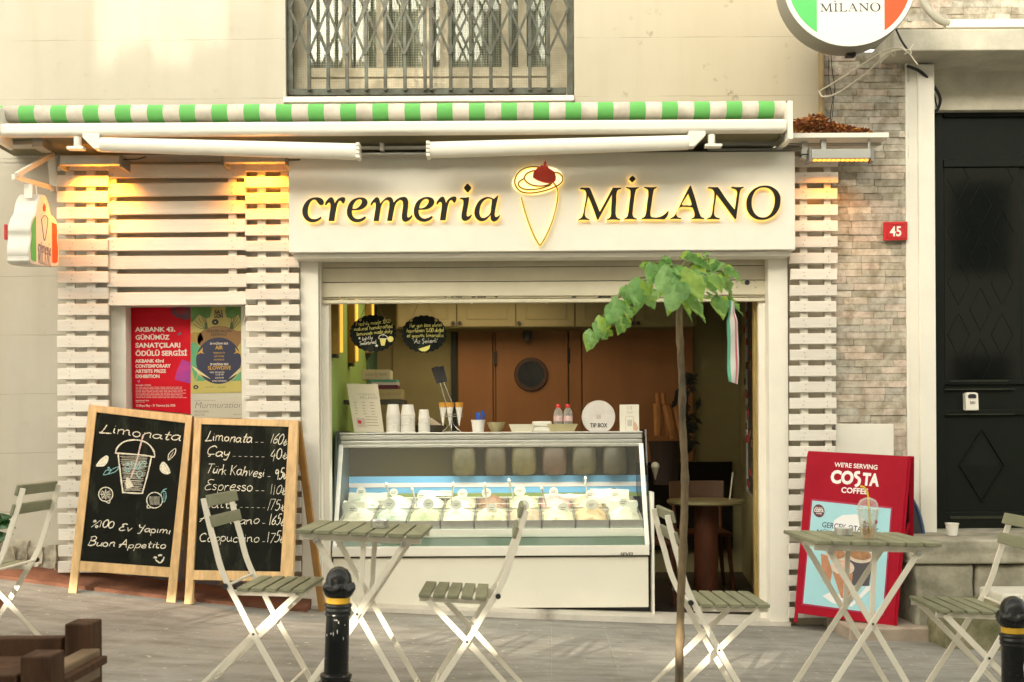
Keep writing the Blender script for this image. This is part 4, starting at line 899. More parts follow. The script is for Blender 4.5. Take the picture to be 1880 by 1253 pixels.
tz = [text('Murmuration', PF, pz(780, 1138), .058, mat('print_grey', (.16, .15, .13), .5), p3_, lift=.0032, width=490 * k_, bold=-.012, shear=.22), text('ANOUSHA', PF, pz(780, 1186), 26 * k_ * 1.42, MATS['print_grey'], p3_, lift=.0032, width=152 * k_, bold=-.004), text('NAZARI', PF, pz(780, 1218), 22 * k_ * 1.42, MATS['print_grey'], p3_, lift=.0032, width=110 * k_, bold=-.004), text('SALON 21:00', PF, pz(1190, 1210), 12 * k_ * 1.42, MATS['print_grey'], p3_, lift=.0032, width=70 * k_), text('KONSER / CONCERT SERIES', PF, pz(780, 1066), 12 * k_ * 1.42, MATS['print_grey'], p3_, lift=.0032, width=220 * k_, bold=-.003)]
join(tz, 'lettering')
# ------------------------------------------------------------------ inside the shop
FZ = -.06; BY = 9.6
def struct(name, m, *boxes):
    q = MB()
    for b in boxes: q.box(*b)
    return tag(q.build(name, m), kind='structure')
M_OLIVE = mat('olive_cream_wall', (.29, .255, .13), .7, var=.08)
M_GREENW = mat('green_wall', (.27, .44, .12), .6, var=.12, vscale=2)
M_BROWN = mat('brown_panel', (.34, .15, .055), .55, var=.12, vscale=5, stretch=(1, 1, .2))
struct('floor', mat('dark_tiles', (.045, .035, .028), .5, var=.2), ((-1.7, 7.14, FZ - .05), (2.5, 10, FZ)))
struct('ceiling', mat('ceiling_paint', (.45, .42, .34), .9), ((-1.7, 7.3, 2.36), (2.5, 10, 2.45)))
struct('interior_wall', M_GREENW, ((-1.32, 7.12, FZ), (-1.20, BY, 2.36)))
struct('interior_wall', M_OLIVE, ((-1.7, BY, FZ), (2.5, BY + .1, 2.36)))
q = MB(); q.poly([(1.70, 7.12, FZ), (2.02, BY, FZ), (2.02, BY, 2.36), (1.70, 7.12, 2.36)]); q.poly([(1.8, 7.12, FZ), (1.8, 7.12, 2.36), (2.14, BY, 2.36), (2.14, BY, FZ)]); q.poly([(1.70, 7.12, FZ), (1.70, 7.12, 2.36), (1.8, 7.12, 2.36), (1.8, 7.12, FZ)])
tag(q.build('interior_wall', mat('cream_side_wall', (.36, .32, .17), .7, var=.1)), kind='structure')
struct('interior_wall', mat('teal_wall', (.07, .16, .10), .6), ((-1.197, 9.0, FZ), (-1.185, BY, 2.36)))
# panelled partition with a porthole door
pt = thing('panel_partition', 'brown panelled partition with a porthole door behind the counter', 'partition', (0, BY, FZ))
q = MB()
for r in ((842, 602, 905, 1000), (907, 602, 910, 1000), (1046, 602, 1068, 1000), (1069.5, 602, 1272, 848)): q.px(*r, BY - .05, .045)
q.build('wall_panel', M_BROWN, pt, .002)
q = MB(); q.px(1069.5, 849, 1345, 1010, BY - .06, .05); q.build('dark_wainscot', mat('wainscot_black', (.012, .010, .008), .7, spec=.1), pt)
dr = pbox('door', M_BROWN, (911.5, 605, 1043, 1000), BY - .045, .035, pt)
pr = Matrix.Translation(at(975, 688, BY - .048)) @ Matrix.Rotation(math.pi / 2, 4, 'X')
q = MB(); R0 = 31 / FPX * BY; q.lathe([(R0 * .74, 0), (R0 * .76, .02), (R0 * .96, .02), (R0, 0)], 40, pr, cap=False); q.build('porthole_ring', mat('dark_ring', (.07, .035, .025), .5), dr, smooth=True)
q = MB(); q.lathe([(R0 * .78, .001), (R0 * .78, .006)], 40, pr); q.build('porthole_glass', mat('black_glass', (.012, .012, .014), .15), dr)
q = MB(); q.px(907, 645, 912, 670, BY - .07, .03); q.px(1043, 640, 1047, 668, BY - .05, .01); split(q.build('hinge', M_BLACK, dr))
q = MB(); q.px(960, 601, 976, 620, BY - .12, .06); q.px(963, 612, 973, 628, BY - .14, .05); tag(q.build('sensor', mat('sensor_dark', (.05, .05, .04), .4), bevel=.006), 'small dark wall sensor above the porthole door', 'sensor')
q = MB(); q.px(829, 560, 838, 1000, BY - .06, .05); q.build('dark_edge', mat('blue_black', (.02, .025, .03), .6), pt)
pbox('side_panel', M_OLIVE, (722, 560, 829, 1000), BY - .03, .02, pt)
# wall cupboards
wc = thing('wall_cupboard', 'row of olive wall cupboards with black knobs under the shop ceiling', 'cupboard', (at(960, 600, 9.2).x, 9.2, at(960, 602, 9.2).z))
pbox('carcass', mat('cupboard_side', (.30, .27, .14), .6), (728, 520, 1278, 602), 9.22, .34, wc)
M_CUP = mat('cupboard_olive', (.30, .265, .135), .55, var=.08)
for i, x in enumerate((730, 838.5, 947, 1056, 1165)):
    d_ = pbox('door', M_CUP, (x + .8, 505, x + 107.5, 600), 9.195, .024, wc, .002)
    q = MB(); a_, b_ = x + 17, x + 92
    for r in ((a_, 584, b_, 586), (a_, 508, a_ + 2, 584), (b_ - 2, 508, b_, 584)): q.px(*r, 9.188, .006)
    q.build('moulding', MATS['cupboard_side'], d_)
    kx = (832, 844, 953, 1159, 1171)[i]
    q = MB(); q.lathe([(.006, 0), (.008, .012), (.017, .018), (.016, .028)], 14, Matrix.Translation(at(kx, 594, 9.195)) @ Matrix.Rotation(math.pi / 2, 4, 'X')); q.build('knob', M_BLACK, d_, smooth=True)
# amber wall lamps along the green wall
M_TUBE = glow('amber_tube', (1.0, .50, .06), .16)
for (d, y1, ln, lb_) in ((7.32, 652, .62, 'amber strip lamp on the green wall, nearest to the street'), (8.05, 668, .60, 'amber strip lamp on the green wall, middle one of three'), (9.0, 650, .45, 'amber strip lamp on the green wall, deepest in the shop')):
    t = thing('wall_lamp', lb_, 'wall lamp', (-1.2, d, at(640, y1, d).z), group='amber wall lamps'); z0 = t.location.z
    q = MB(); q.box((-1.199, d - .07, z0), (-1.15, d - .015, z0 + ln)); q.build('housing', mat('lamp_ochre', (.30, .17, .02), .5), t, .004)
    q = MB(); q.box((-1.199, d - .012, z0 + .02), (-1.14, d + .06, z0 + ln)); q.build('diffuser', M_TUBE, t, .006)
    q = MB(); q.box((-1.199, d - .07, z0 - .02), (-1.165, d + .03, z0 - .002)); q.build('end_cap', M_BLACK, t)
q = MB()
for (x, y) in ((853, 556.5), (859, 556), (866, 557), (1004, 556)): bmesh.ops.create_icosphere(q.bm, subdivisions=2, radius=.005, matrix=Matrix.Translation(at(x, y, 7.12)))
q.tube([at(840, 553, 7.13), at(1040, 553, 7.13)], .002, 5); tag(q.build('fairy_lights', glow('fairy_glow', (1, .75, .4), .5)), 'string of tiny lit bulbs just under the raised shutter', 'fairy lights')
fl_o = [o for o in COL.objects if o.name == 'fairy_lights'][0]
il = bpy.data.lights.new('shop_light', 'AREA'); il.shape = 'RECTANGLE'; il.size = 1.4; il.size_y = 1.2; il.energy = 3.0; il.color = (1.0, .74, .42)
io = bpy.data.objects.new('shop_light', il); COL.objects.link(io); io.parent = fl_o; io.location = (-.35, 8.35, 2.34)
# pinboard with key rings on the right wall
pb_ = thing('pinboard', 'dark pinboard hung with small things on the right wall of the shop', 'pinboard', (1.72, 7.6, .7))
A0 = Vector((1.705, 7.24, at(1391, 940, 7.24).z)); A1 = Vector((1.80, 8.2, at(1346, 895, 8.2).z - .02)); up_ = Vector((0, 0, 1.5)); nn = Vector((-.06, .006, 0))
q = MB(); vs = [A0, A1, A1 + up_, A0 + up_]; q.prism([p + nn * .4 for p in vs], -nn * .35); q.build('board', mat('cork_black', (.035, .03, .022), .7, var=.5, vscale=40), pb_)
q = MB(); q.sweep([p + nn * .5 for p in vs], [(-.006, -.008), (.006, -.008), (.006, .008), (-.006, .008)], (1, 0, 0), closed=True); q.build('frame', M_STEEL, pb_)
random.seed(6); q = MB(); q2 = MB()
for i in range(46):
    s_, t_ = random.random() * .9 + .05, random.random() * .85 + .05; c = A0 + (A1 - A0) * s_ + up_ * t_ + nn * .9; (q if i % 3 else q2).box(c + Vector((-.006, -.012, -.03)), c + Vector((.004, .012, .02)))
q.build('key_ring', mat('dark_brass', (.12, .08, .04), .5, .5), pb_); q2.build('red_tag', mat('tag_red', (.22, .02, .015), .5), pb_)

# round table and dark chairs inside
M_WOOD = mat('dark_red_wood', (.085, .028, .013), .55, spec=.2, var=.3, vscale=7, stretch=(3, 3, .5))
tc_ = at(1296, 918, 8.0); tz_ = tc_.z
rt = thing('round_table', 'round table on a thick brown pedestal inside the shop', 'table', (tc_.x, 8.0, FZ))
rt_h = tz_ - FZ
q = MB(); q.lathe([(.27, rt_h - .03), (.285, rt_h - .02), (.285, rt_h)], 48); q.build('tabletop', mat('olive_tabletop', (.20, .165, .075), .45, var=.1), rt, local=True, smooth=True)
q = MB(); q.lathe([(.20, 0), (.20, .02), (.09, .04), (.085, rt_h - .03)], 24); q.build('pedestal', M_WOOD, rt, local=True, smooth=True)
rod = MB(); rod.tube([(tc_.x + .17, 7.98, tz_), (tc_.x + .20, 8.0, tz_ + .20)], .006, 8); tag(rod.build('drinking_straw', mat('straw_grey', (.4, .35, .25), .4)), 'thin pale straw standing on the round inside table', 'straw')
def cafe_chair(loc, rz, label):
    t = thing('wooden_chair', label, 'chair', loc, (0, 0, rz), 'dark wooden chairs inside')
    q = MB(); q.box((-.21, -.2, .43), (.21, .2, .46)); q.build('seat', M_WOOD, t, .012, local=True)
    for sx in (-1, 1):
        for sy in (-1, 1):
            q = MB(); q.tube([(sx * .17, sy * .17, .43), (sx * .21, sy * .2, 0)], [.02, .014], 8); q.build('leg', M_WOOD, t, local=True, smooth=True)
    q = MB(); q.sweep(smooth_path([(-.22, .22, .74), (-.1, .26, .74), (.1, .26, .74), (.22, .22, .74)], 4), [(-.012, -.10), (.012, -.10), (.012, .10), (-.012, .10)], (0, 0, 1)); q.build('backrest', mat('chair_brown', (.10, .05, .025), .5), t, .008, local=True)
    for sx in (-1, 1):
        q = MB(); q.tube([(sx * .18, .18, .45), (sx * .19, .235, .70)], .014, 8); q.build('back_post', M_WOOD, t, local=True)
    return t
cafe_chair((at(1290, 920, 8.5).x, 8.55, FZ), 0, 'dark wooden chair behind the round inside table')
cafe_chair((at(1192, 1010, 7.85).x, 7.95, FZ), R(80), 'dark reddish wooden chair partly hidden by the ice cream counter')
M_TAN = mat('tan_paper', (.45, .20, .07), .7, var=.3)
bq = thing('stick_bundle', 'bundle of tan paper wrapped sticks standing in a dark basket', 'bundle', at(1230, 850, 9.0))
q = MB()
for (x0, y0, x1, y1, r_) in ((1212, 800, 1207, 722, .02), (1225, 800, 1217, 722, .02), (1208, 800, 1208, 742, .04), (1236, 805, 1222, 744, .045), (1250, 800, 1240, 748, .03)): q.tube([at(x0, y0, 9.0), at(x1, y1, 9.0 - .02)], [r_ * .8, r_], 8)
q.build('wrapped_stick', M_TAN, bq, smooth=True)
q = MB(); b0 = at(1222, 850, 9.02); q.lathe([(.10, -.18), (.14, .18)], 20, Matrix.Translation(b0)); q.build('basket', mat('dark_basket', (.03, .018, .014), .8), bq)
dp = thing('dried_plant', 'dark leafy dried plant against the back wall of the shop', 'plant', at(1262, 850, 9.2))
random.seed(9); q = MB()
for i in range(60):
    c = at(1262 + random.gauss(0, 8), random.uniform(690, 830), 9.2 + random.uniform(-.1, .1)); v = Vector((random.uniform(-1, 1), random.uniform(-.5, .5), random.uniform(-1, 1))).normalized() * random.uniform(.04, .08); u = Vector((v.z, 0, -v.x)) * .35
    q.poly([c - v, c + u, c + v, c - u])
q.build('leaves', mat('dark_leaf', (.018, .02, .014), .7), dp)
q = MB(); q.tube([at(1262, 880, 9.2), at(1262, 700, 9.2)], .008, 6); q.build('stem', M_BLACK, dp)
co = thing('cone_ornament', 'small white ice cream cone ornament hung beside the counter', 'ornament', at(1203, 880, 7.9))
q = MB(); q.lathe([(.002, -.06), (.028, .03)], 14, Matrix.Translation(at(1203, 866, 7.9))); q.build('cone', mat('ornament_grey', (.35, .32, .24), .6), co, smooth=True)
q = MB(); bmesh.ops.create_uvsphere(q.bm, u_segments=14, v_segments=9, radius=.03, matrix=Matrix.Translation(at(1203, 856, 7.9))); q.build('scoop', mat('ornament_white', (.6, .56, .45), .6), co, smooth=True)

# ------------------------------------------------------------------ ice cream counter
ZT = EYE + .006
gc = thing('ice_cream_counter', 'white ice cream display counter with sloping glass front and lit inside', 'display counter', (at(900, 1120, 7.2).x, 7.2, FZ))
XL, XR = at(613, 1060, 7.1).x, at(1191, 1060, 7.1).x
zc = lambda y, d: at(902, y, d).z
q = MB(); q.box((XL, 7.08, zc(1117, 7.08)), (XR - .004, 7.12, zc(1024.5, 7.08))); q.build('front_panel', mat('counter_cream', (.80, .77, .66), .4, var=.05, vscale=2), gc, .004)
q = MB(); q.box((XL - .01, 7.14, FZ), (XR + .014, 7.86, zc(1012, 7.14))); q.build('body', mat('counter_black', (.03, .032, .035), .5), gc, .003)
q = MB(); q.box((XL - .004, 7.05, zc(1021.5, 7.05)), (XR, 7.15, zc(1003.5, 7.05))); q.build('bumper', M_WALU, gc, .006)
EF = Frame((0, 7.05, 0), (1, 0, 0), (0, 0, 1)); a_ = EF.uv(1138, 1022)
text('SEVEL', EF, (a_.x, a_.y + .004), .030, M_INK, gc, bold=.02, width=.09, shear=.25, lift=.002)
q = MB(); q.box((XR + .016, 7.04, FZ), (XR + .03, 7.2, zc(905, 7.1))); 
q.build('side_trim', M_WALU, gc)
for X0 in (XL - .012, XR + .002):
    q = MB(); q.prism([(X0, 7.06, zc(1015, 7.06)), (X0, 7.28, zc(790, 7.3)), (X0, 7.86, zc(790, 7.3)), (X0, 7.86, zc(1015, 7.06))], (.010, 0, 0)); q.build('side_glass' if X0 > 0 else 'side_panel', glass('side_glass') if X0 > 0 else mat('counter_side', (.05, .07, .06), .4), gc)
# canopy
TL, TR = at(623, 800, 7.3).x, at(1180, 800, 7.3).x
q = MB(); q.box((TL, 7.30, ZT - .012), (TR, 7.66, ZT)); q.build('top_shelf', M_STEEL, gc, .003)
q = MB(); q.box((TL, 7.31, ZT - .05), (TR, 7.35, ZT - .014)); q.box((TL, 7.315, ZT - .082), (TR, 7.34, ZT - .052)); q.build('canopy_front', M_STEEL, gc, .008, seg=4)
# glass front
g0 = (7.07, zc(1003, 7.07)); g1 = (7.305, ZT - .08)
q = MB(); q.prism([(XL + .01, g0[0], g0[1]), (XR - .01, g0[0], g0[1]), (TR - .01, g1[0], g1[1]), (TL + .01, g1[0], g1[1])], (0, .006, .003)); q.build('front_glass', glass('counter_glass', (.96, .985, .97), .08, .006), gc)
q = MB()
for (xa, xb) in ((XL + .012, TL + .012), (XR - .012, TR - .012)): q.bar([(xa, g0[0] - .003, g0[1]), (xb, g1[0] - .003, g1[1])], .03, .008, (0, -1, 0))
q.box((TL, 7.296, ZT - .10), (TR, 7.303, ZT - .082)); q.build('glass_frame', M_STEEL, gc, .002)
# inside
bk0 = 7.80
q = MB(); q.box((XL, bk0, zc(877, bk0)), (XR, bk0 + .02, ZT - .02)); q.build('rear_mirror', mat('dark_mirror', (.055, .044, .014), .5, spec=.04), gc)
q = MB(); q.box((XL, bk0 - .012, zc(906, bk0)), (XR, bk0, zc(874, bk0))); q.build('blue_band', mat('sky_blue_panel', (.16, .42, .72), .5), gc)
q = MB(); q.box((XL, bk0 - .018, zc(894, bk0)), (XR, bk0 - .0125, zc(886, bk0))); q.build('white_band', mat('band_white', (.72, .68, .70), .5), gc)
q = MB(); q.box((XL, bk0 - .05, zc(912, bk0)), (XR, bk0 - .02, zc(905, bk0))); q.build('green_rail', mat('rail_green', (.22, .28, .08), .5), gc)
q = MB(); q.prism([(XL, 7.10, .46), (XL, 7.80, .60), (XL, 7.80, .56), (XL, 7.10, .42)], (XR - XL, 0, 0)); q.build('deck', M_STEEL, gc)
q = MB(); q.box((XL, 7.10, zc(987, 7.1)), (XR, 7.14, zc(972, 7.1))); q.build('inner_sill', mat('sill_white', (.72, .72, .62), .4), gc, .004)
q = MB(); q.box((XL, 7.09, zc(1003, 7.09)), (XR, 7.10, zc(988, 7.09))); q.build('glass_reflection_strip', mat('reflection_green', (.26, .33, .27), .3, .3), gc)  # green strip painted in for the reflection along the foot of the glass
q = MB(); q.box((TL + .05, 7.37, ZT - .05), (TR - .05, 7.41, ZT - .025)); q.build('light_tube', glow('display_light', (1.0, .95, .78), .8), gc)
al = bpy.data.lights.new('display_lamp', 'AREA'); al.shape = 'RECTANGLE'; al.size = 1.9; al.size_y = .06; al.energy = 1.9; al.color = (1, .95, .80)
ao = bpy.data.objects.new('display_lamp', al); COL.objects.link(ao); ao.parent = gc; ao.location = Vector(((TL + TR) / 2, 7.39, ZT - .056)) - gc.location; ao.rotation_euler = (0, 0, 0)
FL = [('vanilla', (.72, .64, .42)), ('pistachio', (.56, .60, .36)), ('lemon', (.76, .70, .40)), ('strawberry', (.68, .36, .32)), ('hazelnut', (.55, .42, .28)), ('caramel', (.64, .46, .24)), ('mint', (.62, .70, .56)), ('cream', (.75, .70, .56)), ('chocolate', (.26, .15, .09))]
random.seed(12); NT = 9; wT = (XR - XL - .06) / NT
order = [[7, 6, 1, 7, 0, 4, 0, 5, 7], [6, 7, 7, 0, 8, 2, 3, 4, 0]]
flav = {'vanilla': 'pale yellow', 'pistachio': 'pistachio green', 'lemon': 'lemon yellow', 'strawberry': 'berry red', 'hazelnut': 'hazelnut brown', 'caramel': 'caramel', 'mint': 'mint green', 'cream': 'white cream', 'chocolate': 'dark chocolate'}
ordn = ['first', 'second', 'third', 'fourth', 'fifth', 'sixth', 'seventh', 'eighth', 'ninth']
tilt = math.atan2(.14, .7)
for row in range(2):
    for c in range(NT):
        X = XL + .03 + wT * (c + .5); Y = 7.28 + .31 * row; Z = .49 + (Y - 7.1) * .2
        nm, colr = FL[order[row][c]]
        t = thing('gelato_tub', f'tub of {flav[nm]} ice cream, {ordn[c]} from left in the {"front" if row == 0 else "back"} row', 'ice cream tub', (X, Y, Z), (tilt, 0, 0), 'ice cream tubs in the display counter')
        q = MB(); hw, hd = wT * .488, .150
        for a, b in (((-hw, -hd, 0), (hw, -hd + .003, .11)), ((-hw, hd - .003, 0), (hw, hd, .11)), ((-hw, -hd, 0), (-hw + .003, hd, .11)), ((hw - .003, -hd, 0), (hw, hd, .11)), ((-hw, -hd, 0), (hw, hd, .004))): q.box(a, b)
        q.build('pan', M_STEEL, t, local=True)
        q = MB(); n = 12; ph = random.random() * 6
        g = [[q.bm.verts.new((-hw * .95 + 1.9 * hw * i / n, -hd * .95 + 1.9 * hd * j / n, .085 + .055 * (1 - abs(i / n * 2 - 1) ** 2.5) * (1 - abs(j / n * 2 - 1) ** 3) + .012 * math.sin(j * 1.6 + ph + .5 * math.sin(i)) * (1 - abs(i / n * 2 - 1)) + random.uniform(-.003, .003))) for i in range(n + 1)] for j in range(n + 1)]
        for j in range(n):
            for i in range(n): q.bm.faces.new((g[j][i], g[j][i + 1], g[j + 1][i + 1], g[j + 1][i]))
        q.build('gelato', mat('gelato_' + nm, colr, .5, var=.2, vscale=30, bump=.4, bscale=60), t, local=True, smooth=True)
        tx_, tz2 = random.uniform(-.05, .05), random.uniform(.150, .195); tr2 = random.uniform(.028, .040)
        q = MB(); q.tube([(tx_, .0, .1), (tx_, -.005, tz2)], .0025, 6)
        q.lathe([(tr2, 0), (tr2, .003)], 20, Matrix.Translation((tx_, -.010, tz2)) @ Matrix.Rotation(math.pi / 2, 4, 'X')); q.build('flavour_tag', mat('tag_white', (.78, .76, .70), .5), t, local=True)
        q = MB()
        for k_ in range(2): q.box((tx_ - .018, -.0138, tz2 + .003 - .012 * k_), (tx_ + .018 - .008 * k_, -.0132, tz2 + .006 - .012 * k_))
        q.build('tag_print', M_INK, t, local=True)

# dim jar shapes stand in for the tubs' reflection at the back of the case
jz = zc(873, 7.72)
for (x, w_, colr, nm, lb_) in ((852, 44, (.080, .064, .018), 'reflection_ochre', 'dim pale yellow shape standing in for a tub reflection, first in the row'), (910, 40, (.068, .047, .015), 'reflection_amber', 'dim amber shape standing in for a tub reflection in the case'), (962, 46, (.088, .067, .016), 'reflection_yellow', 'dim lemon yellow shape standing in for a tub reflection in the case'), (1018, 46, (.072, .038, .015), 'reflection_red', 'dim red shape standing in for a tub reflection in the case'), (1073, 46, (.062, .048, .015), 'reflection_tan', 'dim tan shape standing in for a tub reflection, right of the red one'), (1129, 46, (.05, .038, .013), 'reflection_brown', 'dim brown shape standing in for a tub reflection, end of the row')):
    r_ = w_ / 2 / FPX * 7.72; t = thing('reflection_shape', lb_, 'jar', (at(x, 873, 7.72).x, 7.72, jz), group='dim shapes standing in for tub reflections in the display case')
    q = MB(); q.lathe([(r_ * .7, 0), (r_ * .95, .015), (r_, .05), (r_, .16), (r_ * .9, .19)], 24, Matrix.Diagonal((1, .5, 1, 1))); q.build('reflection_body', mat(nm, colr, .4, var=.35, vscale=12), t, local=True, smooth=True)
    q = MB(); q.lathe([(r_ * .92, .19), (r_ * .92, .215)], 24, Matrix.Diagonal((1, .5, 1, 1))); q.build('lid', mat('reflection_lid', (.05, .04, .014), .5, spec=.1), t, local=True, smooth=True)
# glass shelf lines, scoops and paper stacked among the tubs
q = MB()
for (y_, d_) in ((914, 7.60), (926, 7.48), (938, 7.36), (946, 7.28)): q.box((XL + .06, d_, zc(y_, d_)), (XR - .08, d_ + .010, zc(y_, d_) + .004))
q.build('wire_shelf', mat('wire_white', (.78, .76, .68), .3), gc)
random.seed(44)
for i in range(7):
    X = XL + .35 + i * .22 + random.uniform(-.06, .06); Y = 7.40 + random.uniform(-.12, .15); Z = .66 + (Y - 7.1) * .2
    t = thing('ice_cream_scoop', 'steel ice cream scoop stuck upright in a tub', 'scoop', (X, Y, Z - .04), (random.uniform(-.2, .2), random.uniform(-.3, .3), 0), 'ice cream scoops in the display')
    q = MB(); q.tube([(0, 0, 0), (0, 0, .10), (0, 0, .135)], [.004, .006, .009], 8); q.build('handle', M_STEEL, t, local=True, smooth=True)
    q = MB(); q.lathe([(.004, .134), (.012, .15), (.004, .166)], 12); q.build('handle_end', mat('handle_clear', (.7, .68, .6), .2), t, local=True, smooth=True)
for i, (x0, w_, y_, h_, d_) in enumerate(((640, 70, 926, 20, 7.62), (770, 60, 912, 10, 7.66), (1000, 90, 922, 14, 7.62), (1085, 70, 925, 26, 7.55), (1120, 50, 950, 30, 7.34), (630, 40, 950, 28, 7.36))):
    A, B = at(x0, y_, d_), at(x0 + w_, y_ - h_, d_); q = MB(); q.box((A.x, d_, A.z), (B.x, d_ + .08, B.z)); bmesh.ops.subdivide_edges(q.bm, edges=q.bm.edges, cuts=3, use_grid_fill=True)
    for v in q.bm.verts: v.co += Vector((random.uniform(-.006, .006), random.uniform(-.006, .006), random.uniform(-.006, .006)))
    tag(q.build('paper_bundle', mat('bag_white', (.76, .75, .66), .6, var=.1), smooth=True), 'crumpled white paper bag tucked among the ice cream tubs', 'paper bag', 'white paper bags in the display')
# ------------------------------------------------------------------ things standing on the counter
CD = 7.43
def cpos(x, d=CD): p = at(x, 790, d); return Vector((p.x, d, ZT))
kx = CD / FPX
M_PAPER = mat('paper_white', (.80, .77, .70), .6); M_CARD = mat('menu_card', (.68, .62, .48), .6, var=.06)
ms = thing('menu_stand', 'tall pale menu card leaning on the counter at the left end', 'menu card', cpos(672))
mb_, mt_ = cpos(677, 7.40), None
mF = Frame(cpos(678, 7.42) + Vector((0, 0, .002)), (1, 0, -.035), (-.17, .16, 1))
hgt = 92 * kx * 1.01
def mpar(u, v): return mF((u - .0, v))
q = MB(); q.prism([mF((-.102, 0)), mF((.100, .006)), mF((.110, hgt)), mF((-.106, hgt - .004))], (0, .004, 0)); q.build('card', M_CARD, ms)
M_PRNT = mat('menu_print', (.30, .24, .15), .6)
tl = [text('cremeria', mF, (-.040, .262), .026, M_PRNT, ms, spacing=1.3), text('MİLANO', mF, (-.028, .236), .026, M_PRNT, ms, spacing=1.25)]
join(tl, 'lettering'); q = MB(); random.seed(3)
for i in range(9):
    v = .208 - .02 * i
    for (a, b) in (((-.075, -.05), (-.02, .01), (.035, .07)) if i < 5 else ((-.01, .08),)): q.flat([(a, v), (b - random.random() * .015, v), (b - .01, v + .004), (a, v + .004)], mF, .001)
q.build('small_print', M_PRNT, ms)
q = MB(); q.flat([(-.075, .035), (-.015, .035), (-.015, .10), (-.075, .10)], mF, .0011); q.build('picture', mat('photo_beige', (.58, .46, .38), .5, var=.2, vscale=40), ms)
q = MB(); q.flat([(-.055 + .014 * math.cos(i * .7), .072 + .014 * math.sin(i * .7)) for i in range(9)], mF, .0016); q.build('berry_print', mat('berry', (.5, .02, .02), .5), ms)
# boxes on a small shelf behind the menu
sd_ = 7.75; shz = at(715, 734, sd_).z
q = MB(); q.box((-1.19, sd_ - .04, shz - .03), (at(742, 735, sd_).x, sd_ + .22, shz - .002)); tag(q.build('wall_shelf', mat('shelf_dark', (.05, .05, .03), .6)), 'dark shelf on the green wall carrying the pastry boxes', 'shelf')
def cake_box(x0, y0, x1, y1, colr, nm, label, logo, dz=0):
    A = at(x0, y1, sd_); B = at(x1, y0, sd_)
    t = thing('pastry_box', label, 'box', ((A.x + B.x) / 2, sd_, dz), group=None)
    q = MB(); q.box((A.x, sd_, dz), (B.x, sd_ + .18, dz + (B.z - A.z))); q.build('carton', mat(nm, colr, .6, var=.05), t, .003)
    if logo:
        F_ = Frame((A.x, sd_, dz), (1, 0, 0), (0, 0, 1)); w_ = B.x - A.x; h_ = B.z - A.z
        tl = [text('cremeria', F_, (w_ * .12, h_ * .42), h_ * .32, M_PRNT, t, width=w_ * .30), text('MİLANO', F_, (w_ * .6, h_ * .42), h_ * .32, M_PRNT, t, width=w_ * .28)]; join(tl, 'lettering')
        q = MB(); q.ribbon([(w_ * .47, h_ * .6), (w_ * .51, h_ * .25), (w_ * .55, h_ * .6), (w_ * .51, h_ * .68), (w_ * .47, h_ * .6)], .003, F_); q.build('cone_print', mat('berry', (.5, .02, .02), .5), t)
    return dz + (B.z - A.z) + .0005
z1 = cake_box(690, 714, 738, 733.5, (.46, .38, .18), 'carton_kraft', 'kraft pastry box at the bottom of the pile on the shelf', True, shz)
z1 = cake_box(686, 706, 730, 713.5, (.12, .015, .04), 'carton_maroon', 'flat maroon box lying on the kraft pastry box', False, z1)
z1 = cake_box(682, 699.5, 729, 705.5, (.62, .58, .54), 'carton_white', 'flat white box lying on the maroon box', False, z1)
z1 = cake_box(679, 694.5, 728, 699, (.10, .42, .33), 'carton_teal', 'flat turquoise box lying under the topmost pastry box', False, z1)
z1 = cake_box(664, 676, 716, 694.3, (.66, .60, .42), 'carton_cream', 'cream pastry box on top of the pile on the shelf', True, z1)
# paper cups, upside down in stacks
def inv_cup(rt_, h_):
    q = MB(); q.lathe([(rt_ * 1.02, 0), (rt_ * 1.06, .002), (rt_ * 1.06, .006), (rt_, .008), (rt_ * .80, h_ - .003), (rt_ * .77, h_), (0.001, h_ - .002)], 24, cap=False); return q
cups = {}
for (x, r_, h_, n, lb_) in ((722, .0465, .075, 11, 'white paper cup upside down in the stack next to the menu card'), (749, .0475, .072, 11, 'white paper cup upside down in the middle stack of three'), (778.5, .0385, .062, 9, 'small white paper cup upside down in the lowest stack, by the cone holder')):
    for i in range(n):
        if i == 0: me = inv_cup(r_, h_).build('stacked_cup', M_PAPER, smooth=True); o = me
        else: o = me.copy(); COL.objects.link(o)
        o.location = cpos(x) + Vector((random.uniform(-.001, .001), 0, .0118 * i)); tag(o, lb_, 'paper cup', 'paper cups stacked upside down on the counter')
